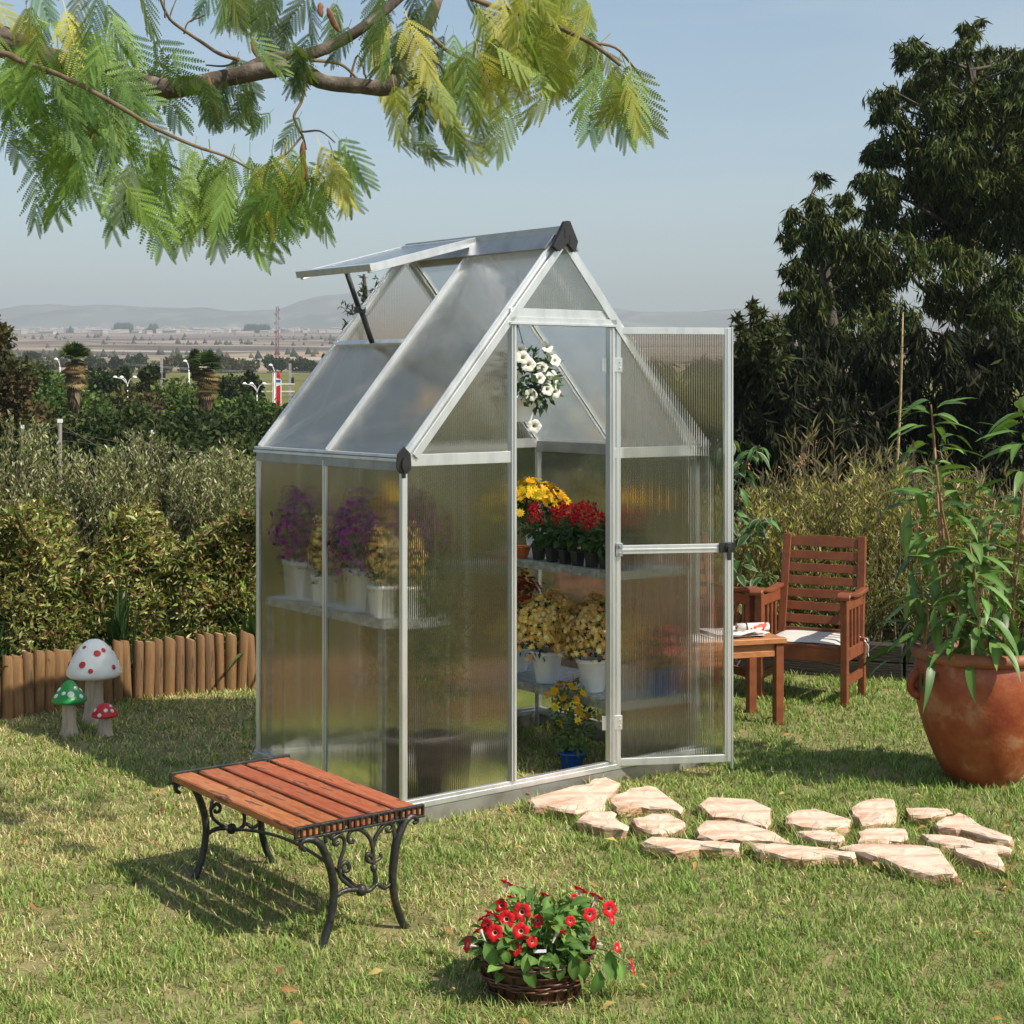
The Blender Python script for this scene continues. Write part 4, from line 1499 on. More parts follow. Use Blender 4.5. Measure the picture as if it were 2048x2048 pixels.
def toadstool(label, loc, Rc, z0, z1, rs, rb, mcap, mspot, spots, prof, lean=0.0):
    t = thing('garden_toadstool', label, 'garden ornament', loc, 0, 'painted toadstools on the lawn')
    H = z1 - z0
    P = [(Rc * r, z0 + H * z) for r, z in prof]
    under = [(rs * .9, z0 + H * .10), (Rc * .8, z0 + H * .02)]
    MB().lathe(under + P, 36).build('cap', mcap, t)
    n = 26
    vs, fs = [], []
    zs = [-.02, .0, z0 * .12, z0 * .3, z0 * .55, z0 * .8, z0 * .92, z0 + H * .12]
    rr = [rb * 1.16, rb * 1.1, rb * 1.0, rs * 1.08, rs * 1.0, rs, rs * .98, rs * .9]
    for j, (z, r) in enumerate(zip(zs, rr)):
        for k_ in range(n):
            a = 2 * math.pi * k_ / n
            g = 1 + .075 * math.sin(9 * a + 1.3 * j * .3) * (1 if j < 6 else .3) + random.gauss(0, .03)
            if j < 2:
                g += .12 * math.sin(7 * a + 2)
            vs.append((r * g * math.cos(a) + lean * (z / z0 - 1) * .0, r * g * math.sin(a), z))
    for j in range(len(zs) - 1):
        for k_ in range(n):
            a, b = j * n + k_, j * n + (k_ + 1) % n
            fs.append((a, b, b + n, a + n))
    MB().add(vs, fs, 0, False).build('stem', M['plaster_stem'], t)
    pr = [p[0] for p in P]
    pz = [p[1] for p in P]
    for az, tt, rad in spots:
        f = tt * (len(P) - 1)
        i = min(int(f), len(P) - 2)
        q = f - i
        r = pr[i] * (1 - q) + pr[i + 1] * q
        z = pz[i] * (1 - q) + pz[i + 1] * q
        dr, dz = pr[i + 1] - pr[i], pz[i + 1] - pz[i]
        a = math.radians(az) - math.pi / 2
        nr, nz = dz, -dr
        L = math.hypot(nr, nz)
        nv = Vector((nr / L * math.cos(a), nr / L * math.sin(a), nz / L))
        m_ = MB().lathe([(rad * 1.22, -.004), (rad * 1.2, .0012), (rad * 1.03, .0024)], 18, m=0)
        m_.lathe([(rad * 1.03, .0022), (rad * .9, .0036), (.0005, .0048)], 18, m=1)
        o = m_.build('spot', [M['white_paint'], mspot], t)
        o.location = (r * math.cos(a), r * math.sin(a), z)
        o.rotation_euler = nv.to_track_quat('Z', 'Y').to_euler()
    return t


DOME = [(.93, .0), (1.0, .06), (.985, .18), (.90, .36), (.74, .58), (.55, .78), (.36, .92), (.18, .985), (.001, 1.0)]
BELL = [(.86, .0), (1.0, .10), (.93, .25), (.72, .47), (.50, .66), (.36, .85), (.24, .96), (.1, 1.0), (.001, 1.0)]
toadstool('tall white toadstool with red spots, the biggest of three by the log edging', (-2.12, 8.30, 0), .137, .235, .424, .043, .058, M['white_paint'], M['red_paint'], [(-14, .40, .0175), (24, .56, .0175), (7, .30, .0125), (-28, .66, .0100), (-66, .38, .014), (62, .33, .013), (48, .60, .012), (110, .5, .016), (180, .45, .016), (230, .5, .014)], DOME)
toadstool('green toadstool with white spots standing left of the tall white one', (-2.165, 8.0, 0), .086, .160, .268, .031, .042, M['green_paint'], M['white_paint'], [(-12, .40, .0085), (22, .37, .0140), (-48, .32, .010), (-70, .47, .011), (66, .30, .010), (60, .52, .009), (130, .4, .012), (200, .45, .012)], BELL)
toadstool('small red toadstool with white spots standing right of the tall white one', (-1.99, 8.0, 0), .064, .092, .158, .031, .037, M['red_paint'], M['white_paint'], [(-12, .30, .0085), (18, .50, .0085), (-58, .48, .0085), (56, .46, .0080), (70, .66, .007), (140, .4, .01), (220, .5, .01)], DOME)

# ================================================================== PETUNIA BASKET
t = thing('flower_basket', 'round brown wicker basket overflowing with red petunias in the foreground', 'flower basket', (BASKET_C[0], BASKET_C[1], 0))
RB0, RB1, HB = .128, .166, .125


def br(z):
    return RB0 + (RB1 - RB0) * (z / HB) ** .9


nst = 24
for i in range(nst):
    a = 2 * math.pi * i / nst
    m_ = MB()
    wdt = .0135
    vs = []
    for z in (.0, .04, .085, .122):
        r = br(z)
        for s, q in ((-1, -.003), (1, -.003), (1, .0), (-1, .0)):
            b = a + s * wdt / r
            vs.append(((r + q) * math.cos(b), (r + q) * math.sin(b), z))
    fs = []
    for j in range(3):
        for k_ in range(4):
            fs.append((j * 4 + k_, j * 4 + (k_ + 1) % 4, (j + 1) * 4 + (k_ + 1) % 4, (j + 1) * 4 + k_))
    fs += [(3, 2, 1, 0), (12, 13, 14, 15)]
    m_.add(vs, fs).build('stave', M['stave'], t)
MB().lathe([(.001, .003), (RB0 - .006, .002), (RB1 - .008, HB - .02), (.001, HB - .02)], 28).build('soil', M['soil'], t)
for zc_, cnt in ((.009, 4), (.050, 2), (.062, 2), (.092, 1), (.117, 3)):
    m_ = MB()
    for q in range(cnt):
        ph = (q % 2) * math.pi
        z = zc_ + (q - cnt / 2) * .0052
        pts = []
        tw = random.uniform(-.004, .004)
        for k_ in range(0, 97):
            a = 2 * math.pi * k_ / 96
            r = br(max(0, z)) + .0025 + .0042 * math.sin(a * nst / 2 + ph)
            pts.append((r * math.cos(a), r * math.sin(a), max(.003, z + tw * math.sin(a * 2 + q) + .0012 * math.sin(a * 5 + q))))
        m_.tube(pts, .0033, 6, cap=False)
    m_.build('wicker_band', M['wicker'], t)
PG = [(.11, .215, .04), (.15, .27, .06), (.075, .15, .03)]
pl_ = []
for q in range(6):
    c = PG[q % 3]
    pl_.append(leaf_mesh('leaf', .042 + .006 * (q % 3), .0140 + .0012 * (q % 2), random.uniform(.15, .5), random.uniform(.15, .4), c, mat=M['leaf'], segs=4, shape=.46))
cnt = 0
while cnt < 280:
    d = Vector((random.gauss(0, 1), random.gauss(0, 1), random.gauss(.25, .8))).normalized()
    if d.z < -.15:
        continue
    r = random.uniform(.55, 1.0)
    H = .155 + .03 * math.sin(4 * math.atan2(d.y, d.x))
    p = Vector((d.x * .168 * r, d.y * .168 * r, HB - .015 + max(-.012, d.z * H * r)))
    dd = Vector((d.x, d.y, .25 * d.z)) + Vector((random.gauss(0, .5), random.gauss(0, .5), random.gauss(.15, .4)))
    if d.z < -.02 and r > .85:
        dd = Vector((d.x, d.y, -1.0))
    put('leaf', pl_[cnt % 6], t, p, look(dd, Vector((d.x * .5, d.y * .5, 1)) + Vector((random.gauss(0, .35), random.gauss(0, .35), 0))), random.uniform(.75, 1.35))
    cnt += 1
# stems and small inner leaves that read as one mass
m_ = MB()
for k_ in range(46):
    a = random.uniform(0, 6.28)
    r = random.uniform(.03, .15)
    m_.tube([(r * .5 * math.cos(a), r * .5 * math.sin(a), HB - .02), (r * math.cos(a), r * math.sin(a), HB + random.uniform(.03, .11))], .0018, 5)
m_.build('stem', basic('green_stem', (.09, .17, .045), (.13, .2, .07)), t)
n = 620
d, p = ball(n, .35)
p = p[d[:, 2] > -.1]
n = len(p)
pos = p * [.15, .15, .145] + [0, 0, HB - .015]
scatter('small_leaves', T_leaf(.28), pos, frames(p + rng.normal(0, .6, (n, 3)) + [0, 0, .3]), rng.uniform(.020, .034, n), mixtint(n, PG), M['leaf'], t, 'stuff')
RED = (.60, .012, .018)
pet = petunia_mesh('flower', .0245, RED, (.72, .55, .50), (.22, .12, .02))
FL = [(755, 480, 0, 1.05), (610, 545, -.2, 1.0), (505, 670, -.1, .95), (745, 655, 0, .95), (1560, 450, .5, .95), (620, 215, 3, .85), (680, 362, 3, .9), (480, 500, 3, .9), (370, 640, -3, .9), (250, 780, -1.2, .9), (850, 750, .4, .65), (1085, 650, 3, 1.0), (1410, 765, -1.2, .8), (1295, 275, 3, .9), (1440, 335, 2.3, .9), (1630, 805, 1.0, .6), (1770, 985, 1.5, .95), (405, 530, -2.5, .8), (1582, 545, 1.0, .6), (1235, 340, .3, .4), (560, 420, -.4, .8), (900, 560, .1, .7), (690, 820, -.2, .75), (1380, 500, .3, .8), (1200, 560, .2, .6), (980, 330, 3, .85), (430, 600, -.6, .8)]
for fx, fy, fc, s in FL:
    P2 = (880 + fx / 4.6, 1720 + fy / 4.6)
    # depth from the dome: near ones low in the picture, far ones high
    Yd = BASKET_C[1] + np.interp(fy, [200, 330, 500, 700, 1000], [.10, .06, -.07, -.135, -.10])
    p = at(P2[0], P2[1], Yd) - t.location
    if fc in (3, -3, 2.3, -2.5):
        v = Vector((.5 * math.copysign(1, fc), .55, .9))
    else:
        v = Vector((math.sin(fc), -math.cos(fc), .28))
    put('flower', pet, t, p, (v.to_track_quat('Z', 'Y') @ Matrix.Rotation(random.uniform(0, 6), 4, 'Z').to_quaternion()).to_euler(), s)
for fx, fy in ((1770, 985), (1630, 805), (250, 780), (1480, 1080), (1600, 960)):
    p = at(880 + fx / 4.6, 1720 + fy / 4.6, BASKET_C[1] - .09) - t.location
    a = math.atan2(p.y, p.x)
    q = Vector((.12 * math.cos(a), .12 * math.sin(a), HB + .01))
    MB().tube(smooth_path([q, (q + p) / 2 + Vector((0, 0, .02)), p + Vector((0, .012, 0))], 3), .0018, 5).build('stem', bpy.data.materials['green_stem'], t)
for fx, fy in ((1475, 1090), (1610, 985), (1650, 1010), (1500, 1000), (1560, 900), (780, 1040), (920, 990), (590, 900), (1060, 930), (1110, 1010), (1220, 970), (1335, 1000), (1240, 890), (410, 830), (800, 930)):
    p = at(880 + fx / 4.6, 1720 + fy / 4.6 - 16, BASKET_C[1] - .165 + abs(fx - 850) * .00007) - t.location
    put('leaf', pl_[random.randrange(6)], t, p, look((random.gauss(0, .3), -.35, -1), (random.gauss(0, .3), -1, .5)), random.uniform(1.0, 1.5))
tag(put('plant_label', MB().box(-.020, .016, -.0012, .0012, -.006, .002).mesh('plant_label', M['white_plastic']), t, at(880 + 925 / 4.6, 1720 + 832 / 4.6, BASKET_C[1] - .130) - t.location, (0, 0, .1)))

# ================================================================== TERRACOTTA POT WITH A BIG LEAFY PLANT
t = thing('planter', 'large weathered terracotta pot with loop handles holding a tall leafy plant', 'plant pot', (POT_C[0], POT_C[1], 0), R_(10))
body = [(.001, .002), (.135, 0), (.152, .012), (.178, .055), (.212, .12), (.243, .20), (.270, .29), (.288, .38), (.293, .44), (.290, .495), (.279, .525), (.274, .535)]
MB().lathe(body, 48).build('body', M['terra'], t)
MB().lathe([(.272, .530), (.288, .532), (.302, .546), (.305, .562), (.298, .578), (.282, .586), (.264, .582), (.255, .568), (.252, .49), (.001, .48)], 48, mfun=lambda j: 1 if j >= 8 else 0).build('rim', [M['terra_rim'], M['soil']], t)
for deg in (-96, 24, 140):
    a = math.radians(deg) - math.pi / 2
    o_ = Vector((math.cos(a), math.sin(a), 0))
    tt = Vector((-math.sin(a), math.cos(a), 0))
    pts = []
    for k_ in range(13):
        b = math.pi * (k_ / 12)
        pts.append(o_ * (.278 + .040 * math.sin(b)) + Vector((0, 0, .475 - .050 * (1 - math.cos(b)))) + tt * .010 * math.sin(b * 2))
    MB().tube(pts, lerp_list([.024, .019, .019, .024], 13), 10).build('handle', M['terra'], t)
# stems, stakes and leaves
LC = [(.075, .155, .030), (.10, .195, .040), (.052, .115, .022), (.14, .24, .06)]
big = []
for q in range(8):
    big.append(leaf_mesh('leaf', .19 + .02 * (q % 3), .0190 + .004 * (q % 2), (.25, .5, .75, .4)[q % 4], random.uniform(.12, .35), LC[q % 4], mat=M['waxy'], segs=7, shape=.40, wav=.12))
stems_px = [[(1890, 1330), (1893, 1180), (1880, 1000), (1868, 880), (1862, 810)], [(1905, 1330), (1915, 1230), (1900, 1100), (1882, 1010), (1872, 930)], [(2000, 1330), (2018, 1200), (2040, 1050), (2052, 900), (2055, 830)], [(1960, 1330), (1958, 1240), (1950, 1150), (1940, 1090)], [(1990, 1330), (1985, 1210), (1975, 1100), (1990, 1000)], [(1868, 1330), (1856, 1250), (1850, 1190)]]
depth = [7.05, 6.95, 7.10, 6.92, 7.15, 6.98]
nl = 0
for si, (sp, Y) in enumerate(zip(stems_px, depth)):
    base = at(sp[0][0], sp[0][1], Y)
    pts = [at(p[0], p[1], Y + .10 * math.sin(i + si)) for i, p in enumerate(sp)]
    pts[0] = Vector((pts[0].x, POT_C[1] + random.uniform(-.1, .1), .47))
    wp_ = smooth_path(pts, 5)
    inv = Matrix.Rotation(-R_(10), 4, 'Z')
    loc_ = [inv @ (p - t.location) for p in wp_]
    MB().tube(loc_, lerp_list([.008, .006, .0035], len(loc_)), 6).build('stem', M['cane'], t)
    nleaf = (56, 44, 62, 44, 50, 26)[si]
    for k_ in range(nleaf):
        f = (k_ + .5) / nleaf
        f = 0.06 + .94 * f
        idx = f * (len(loc_) - 1)
        i0 = min(int(idx), len(loc_) - 2)
        p = loc_[i0].lerp(loc_[i0 + 1], idx - i0)
        a = k_ * 2.4 + si + random.uniform(-.4, .4)
        spread = 1.0 - .75 * f
        # short side twig
        r = random.uniform(.01, .10) * spread * 1.8
        p2 = p + Vector((math.cos(a) * r, math.sin(a) * r, random.uniform(-.02, .03)))
        elev = .75 * f - .30 + random.gauss(0, .22)
        d = Vector((math.cos(a), math.sin(a), elev))
        put('leaf', big[random.randrange(8)], t, p2, look(d, (random.gauss(0, .25), random.gauss(0, .25), 1)), random.uniform(.72, 1.08))
        nl += 1
# low leaves hanging over the rim on the left
for fx, fy in ((1815, 1215), (1800, 1190), (1840, 1235), (1830, 1180), (1850, 1260), (1790, 1160), (1825, 1130), (1800, 1080), (1790, 1040), (1805, 985), (1930, 1290), (1960, 1270), (2000, 1260), (2030, 1290), (1985, 1220)):
    p = inv @ (at(fx + 30, fy - 20, 6.95 + random.uniform(-.08, .1)) - t.location)
    put('leaf', big[random.randrange(8)], t, p, look((random.gauss(-.35, .35), random.gauss(-.2, .2), -.7), (-.4, -.5, .8)), random.uniform(.8, 1.1))
for (a, b) in (((1852, 1330), (1826, 880)), ((1898, 1330), (1866, 850)), ((2010, 1330), (2050, 1020))):
    A = inv @ (at(a[0], a[1], 7.05) - t.location)
    A.z = .47
    MB().tube([A, inv @ (at(b[0], b[1], 7.08) - t.location)], .0055, 6).build('stake', M['cane'], t)

# ================================================================== GARDEN FURNITURE


def garden_chair(label, loc, rz):
    t = thing('garden_chair', label, 'chair', loc, rz, 'slatted wooden garden armchairs')
    w, d = .235, .18            # half width, half depth at the feet
    ms = M['teak']
    for sx in (-1, 1):
        MB().box(-.019, .019, -.021, .021, 0, .578).build('leg', ms, t, .003, loc=(sx * w, -d, 0))
        m_ = MB()
        m_.beam((sx * w, d, 0), (sx * w, d + .002, .32), .038, .036, (0, 1, 0))
        m_.beam((sx * (w - .012), d + .004, .31), (sx * (w - .022), d + .098, .865), .044, .030, (0, 1, 0))
        m_.build('leg', ms, t, .003)
        # arm
        P = [(-d - .055, .588), (-d - .03, .604), (-d + .02, .606), (-.06, .588), (.06, .582), (d + .045, .592)]
        sp = smooth_path([(sx * (w + .006), y, z) for y, z in P], 4)
        m_ = MB()
        vs, fs = [], []
        for j, p in enumerate(sp):
            hw = lerp_list([.036, .036, .030, .024, .022, .022], len(sp))[j]
            vs += [(p.x - hw, p.y, p.z), (p.x + hw, p.y, p.z), (p.x + hw, p.y, p.z - .022), (p.x - hw, p.y, p.z - .022)]
        for j in range(len(sp) - 1):
            for k_ in range(4):
                fs.append((j * 4 + k_, j * 4 + (k_ + 1) % 4, (j + 1) * 4 + (k_ + 1) % 4, (j + 1) * 4 + k_))
        fs += [(3, 2, 1, 0), tuple(len(vs) - 4 + k_ for k_ in range(4))]
        m_.add(vs, [tuple(reversed(f)) for f in fs]).build('armrest', M['teak'], t, .004)
        MB().box(-.012, .012, -d + .0215, d - .019, .505, .562).build('arm_support', ms, t, .002, loc=(sx * w, 0, 0))
        for k_ in range(4):
            y = -d + .06 + k_ * .072
            MB().box(-.007, .007, -.0115, .0115, .3005, .5045).build('baluster', ms, t, .001, loc=(sx * w, y, 0))
        MB().box(-.014, .014, -d + .0215, d - .019, .236, .300).build('side_rail', ms, t, .002, loc=(sx * w, 0, 0))
        MB().box(-.011, .011, -d + .0215, d - .019, .105, .150).build('stretcher', ms, t, .002, loc=(sx * w, 0, 0))
    MB().box(-w + .0195, w - .0195, -.012, .012, .232, .300).build('front_rail', ms, t, .002, loc=(0, -d, 0))
    MB().box(-w + .0195, w - .0195, -.012, .012, .240, .300).build('back_rail', ms, t, .002, loc=(0, d, 0))
    for k_ in range(5):
        y = -d - .012 + k_ * .074
        m_ = MB()
        m_.box(-w + .020, w - .020, y, y + .062, .3005, .318)
        m_.build('seat_slat', ms, t, .002)
    # back slats between the raked posts
    for k_ in range(7):
        z0 = .376 + k_ * .0705
        f = (z0 - .31) / .555
        y = d + .004 + .094 * f
        hw = w - .030 - .010 * f
        hgt = .047 if k_ < 6 else .062
        if k_ < 6:
            m_ = MB().box(-hw, hw, -.008, .008, 0, hgt)
        else:
            m_ = MB()
            n = 9
            top = [(-hw + 2 * hw * q / (n - 1), hgt - .012 + .016 * math.sin(math.pi * q / (n - 1))) for q in range(n)]
            poly = [(-hw, 0), (hw, 0)] + top[::-1]
            nn = len(poly)
            vs = [(p[0], -.008, p[1]) for p in poly] + [(p[0], .008, p[1]) for p in poly]
            m_.add(vs, [tuple(range(nn)), tuple(range(2 * nn - 1, nn - 1, -1))] + [(q, nn + q, nn + (q + 1) % nn, (q + 1) % nn) for q in range(nn)])
        o = m_.build('back_slat', ms, t, .002, loc=(0, y, z0))
        o.rotation_euler = (-.168, 0, 0)
    MB().box(-w + .035, w - .035, -.010, .010, .320, .352).build('lower_back_rail', ms, t, .002, loc=(0, d + .012, 0))
    return t


def cushion(label, loc, rz):
    t = thing('seat_cushion', label, 'cushion', loc, rz, 'cream cushions on the garden chairs')
    m_ = MB()
    n = 12
    vs, fs = [], []
    hw, hd = .205, .165
    for s in (0, 1):
        for i in range(n + 1):
            for j in range(n + 1):
                u, v = i / n * 2 - 1, j / n * 2 - 1
                e = (1 - abs(u) ** 6) * (1 - abs(v) ** 6)
                z = (.006 + .020 * e ** .5) if s else .001
                vs.append((u * hw, v * hd, z + .003 * math.sin(5 * u) * math.sin(4 * v) * s))
    q = (n + 1) * (n + 1)
    for i in range(n):
        for j in range(n):
            a = i * (n + 1) + j
            fs.append((q + a, q + a + n + 1, q + a + n + 2, q + a + 1))
            fs.append((a, a + 1, a + n + 2, a + n + 1))
    for i in range(n):
        for a, b in ((i, i + 1), ((i + 1) * (n + 1) + n, i * (n + 1) + n)):
            pass
    m_.add(vs, fs, 0, True)
    m_.build('pad', M['cushion'], t)
    m_ = MB()
    m_.tube(smooth_path([(.20, .15, .004), (.235, .175, .002), (.262, .17, -.03), (.264, .168, -.075), (.258, .172, -.11)], 3), .0028, 5)
    m_.tube(smooth_path([(.262, .17, -.028), (.276, .165, -.045), (.272, .168, -.075), (.276, .165, -.10)], 3), .0028, 5)
    m_.tube(smooth_path([(.262, .17, -.028), (.250, .165, -.01), (.268, .16, .0), (.272, .166, -.02)], 3), .0028, 5)
    m_.build('tie', M['cord'], t)
    return t


CH1, CA1 = Vector((1.640, 8.972, 0)), R_(-26.5)
garden_chair('brown wooden garden armchair facing the lawn beside the side table', CH1, CA1)
cushion('cream seat cushion with a white tie cord on the clearly visible wooden armchair', CH1 + Vector((0, 0, .3185)), CA1)
CH2, CA2 = Vector((1.015, 9.03, 0)), R_(24)
garden_chair('brown wooden garden armchair half hidden behind the open greenhouse door', CH2, CA2)
cushion('cream seat cushion on the armchair behind the greenhouse door', CH2 + Vector((0, 0, .3185)), CA2)

# side table
ta = math.atan2(.303, .953)
t = thing('side_table', 'honey coloured wooden side table in front of the garden chairs', 'table', (1.303 - .953 * .27, 8.405 - .303 * .27, 0), ta)
tw_, td_ = .285, .175
for sx in (-1, 1):
    for sy in (-1, 1):
        MB().box(-.022, .022, -.022, .022, 0, .410).build('leg', M['teak'], t, .003, loc=(sx * (tw_ - .022), sy * (td_ - .022), 0))
for sy in (-1, 1):
    MB().box(-tw_ + .045, tw_ - .045, -.009, .009, .375, .409).build('apron', M['teak_light'], t, .002, loc=(0, sy * (td_ - .022), 0))
    MB().box(-tw_ + .045, tw_ - .045, -.012, .012, .345, .3745).build('apron', M['teak_light'], t, .002, loc=(0, sy * (td_ - .020), 0))
for sx in (-1, 1):
    MB().box(-.009, .009, -td_ + .045, td_ - .045, .345, .409).build('apron', M['teak'], t, .002, loc=(sx * (tw_ - .022), 0, 0))
MB().box(-tw_ - .012, tw_ + .012, -.026, .026, .4105, .440).build('top_rail', M['teak_light'], t, .004, loc=(0, -td_ + .014, 0))
MB().box(-tw_ - .012, tw_ + .012, -.026, .026, .4105, .440).build('top_rail', M['teak_light'], t, .004, loc=(0, td_ - .014, 0))
for k_ in range(5):
    MB().box(-.052, .052, -td_ + .0405, td_ - .0405, .4105, .437).build('top_slat', M['teak_light'], t, .003, loc=(-tw_ + .045 + k_ * .121, 0, 0))
TT = t.location + Vector((0, 0, .4405))
tdir = Vector((math.cos(ta), math.sin(ta), 0))
tper = Vector((-math.sin(ta), math.cos(ta), 0))
np_ = thing('newspaper', 'open printed newspaper pages spread on the wooden side table', 'newspaper', TT + tdir * .06, ta + .2)
for q in range(4):
    m_ = MB()
    n = 8
    vs, fs = [], []
    w_, d_ = .150 - .008 * q, .125
    for s in (0, 1):
        for i in range(n + 1):
            for j in range(3):
                u = i / n * 2 - 1
                v = j - 1
                z = .0015 + .0035 * q + .006 * abs(u) ** 2 * (q + 1) * .4 + (.012 * max(0, u) * max(0, -v) if q == 3 else 0) + .004 * math.sin(3 * u + q) ** 2
                vs.append((u * w_, v * d_, z + (.0012 if s else 0)))
    o3 = (n + 1) * 3
    for i in range(n):
        for j in range(2):
            a = i * 3 + j
            fs.append((o3 + a, o3 + a + 3, o3 + a + 4, o3 + a + 1))
            fs.append((a, a + 1, a + 4, a + 3))
    o = m_.add(vs, fs, 0, True).build('page', M['paper'], np_)
    o.rotation_euler = (0, 0, random.uniform(-.25, .25))
    o.location = (random.uniform(-.03, .03), random.uniform(-.02, .02), 0)
mr = thing('rolled_magazine', 'rolled up colour magazine lying on the newspaper', 'magazine', at(1530, 1256, 8.33), 0)
m_ = MB()
L = .172
for lay in range(2):
    n = 40
    vs, fs = [], []
    for e in (0, 1):
        for k_ in range(n + 1):
            a = 2 * math.pi * 1.7 * k_ / n
            r = .0235 - .0075 * k_ / n
            vs.append(((e - .5) * L, r * math.cos(a), r * math.sin(a)))
    for k_ in range(n):
        fs.append((k_, k_ + 1, n + 2 + k_, n + 1 + k_))
o = m_.add(vs, fs, 0, True).build('roll', M['paper_roll'], mr)
sm_ = o.modifiers.new('thickness', 'SOLIDIFY')
sm_.thickness = .0012
mr.rotation_euler = (0, 0, R_(12))
mr.location = TT + tdir * .185 + tper * (-.02) + Vector((0, 0, .034))
MB().lathe([(.0242, -.004), (.0246, 0), (.0242, .004)], 20).build('band', M['blackp'], mr, loc=(-.035, 0, 0)).rotation_euler = (0, math.pi / 2, 0)

# ================================================================== HEDGE AND SHRUBS BEHIND THE EDGING (left)


def fence_y(x):
    return np.where(x < .8, np.interp(x, [p[0] for p in FENCE], [p[1] for p in FENCE]), np.interp(x, [p[0] for p in WALL], [p[1] for p in WALL]))


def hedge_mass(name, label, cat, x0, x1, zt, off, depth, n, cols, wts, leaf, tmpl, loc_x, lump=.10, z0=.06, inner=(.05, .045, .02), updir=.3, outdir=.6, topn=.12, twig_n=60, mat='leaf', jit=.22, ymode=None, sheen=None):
    """a clipped or rambling hedge standing on the bed: leaves through its outer shell, twigs inside"""
    yf = (lambda x: fence_y(x) + off) if ymode is None else ymode
    t = thing(name, label, cat, (loc_x, float(yf(np.array([loc_x]))[0]) + depth / 2, 0.0))
    x = rng.uniform(x0, x1, n)
    zmax = zt(x) * (1 + topn * (vnoise(x, x * 0, .22, 51) - .5) * 2)
    z = z0 + (zmax - z0) * rng.random(n) ** .85
    on_top = rng.random(n) < .22
    depthf = rng.random(n) ** 2.2 * depth * .55
    bulge = lump * (vnoise(x, z, .28, 52) * .6 + vnoise(x, z, .11, 53) * .4 - .5) * 2
    y = yf(x) + .10 * (z / np.maximum(zmax, .1)) - bulge + depthf
    y = np.where(on_top, yf(x) + rng.random(n) * depth, y)
    z = np.where(on_top, zmax * (1 - .10 * rng.random(n)), z)
    d = rng.normal(size=(n, 3)) * .9 + np.array([0, -outdir * .7, updir])
    hint = rng.normal(size=(n, 3)) * 1.0 + np.array([.2, -.5, .5])
    pos = np.stack([x, y, z], 1) - np.array(t.location)
    g = vnoise(x, z, .5, 54)
    tint = mixtint(n, cols, jit, wts) * (.8 + .45 * g)[:, None]
    scatter('foliage', tmpl, pos, frames(d, hint), rng.uniform(.7, 1.25, n) * leaf, tint, M[mat], t, 'stuff')
    # dense woody inside
    m_ = MB()
    for k_ in range(twig_n):
        xx = random.uniform(x0, x1)
        h = float(zt(np.array([xx]))[0]) * random.uniform(.6, .9)
        yy = float(yf(np.array([xx]))[0]) + random.uniform(.15, max(.2, depth - .1))
        p0 = Vector((xx, yy, 0)) - t.location
        m_.tube([p0, p0 + Vector((random.uniform(-.08, .08), random.uniform(-.05, .05), h * .5)), p0 + Vector((random.uniform(-.2, .2), random.uniform(-.1, .1), h))], .007, 4)
    o = m_.build('branches', M['twig'], t)
    o['kind'] = 'stuff'
    # big inner leaves, their colour set dark for the deep shade inside
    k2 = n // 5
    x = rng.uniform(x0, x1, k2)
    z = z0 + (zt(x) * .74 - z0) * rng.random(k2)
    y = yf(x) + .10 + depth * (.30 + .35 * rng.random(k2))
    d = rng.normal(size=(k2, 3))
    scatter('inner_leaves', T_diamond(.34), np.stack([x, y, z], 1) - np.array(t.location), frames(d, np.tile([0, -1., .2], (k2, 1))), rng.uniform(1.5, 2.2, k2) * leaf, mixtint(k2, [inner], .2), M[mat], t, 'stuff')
    return t


cur = T_leaf(.13, .06, .22)
zt_h = lambda x: np.interp(x, [-5, -3.5, -2.9, -2.4, -2.0, -1.55, -1.0, .2, .9], [.92, .94, 1.02, .92, .90, .94, .92, .92, .9])
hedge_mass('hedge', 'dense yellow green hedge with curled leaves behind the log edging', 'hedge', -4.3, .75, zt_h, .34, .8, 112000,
           [(.25, .255, .065), (.19, .22, .05), (.12, .16, .035), (.27, .175, .07), (.14, .075, .030), (.54, .49, .23)], [.28, .28, .20, .09, .06, .09], .054, T_diamond(.15), -1.8, lump=.17, jit=.34, topn=.34)


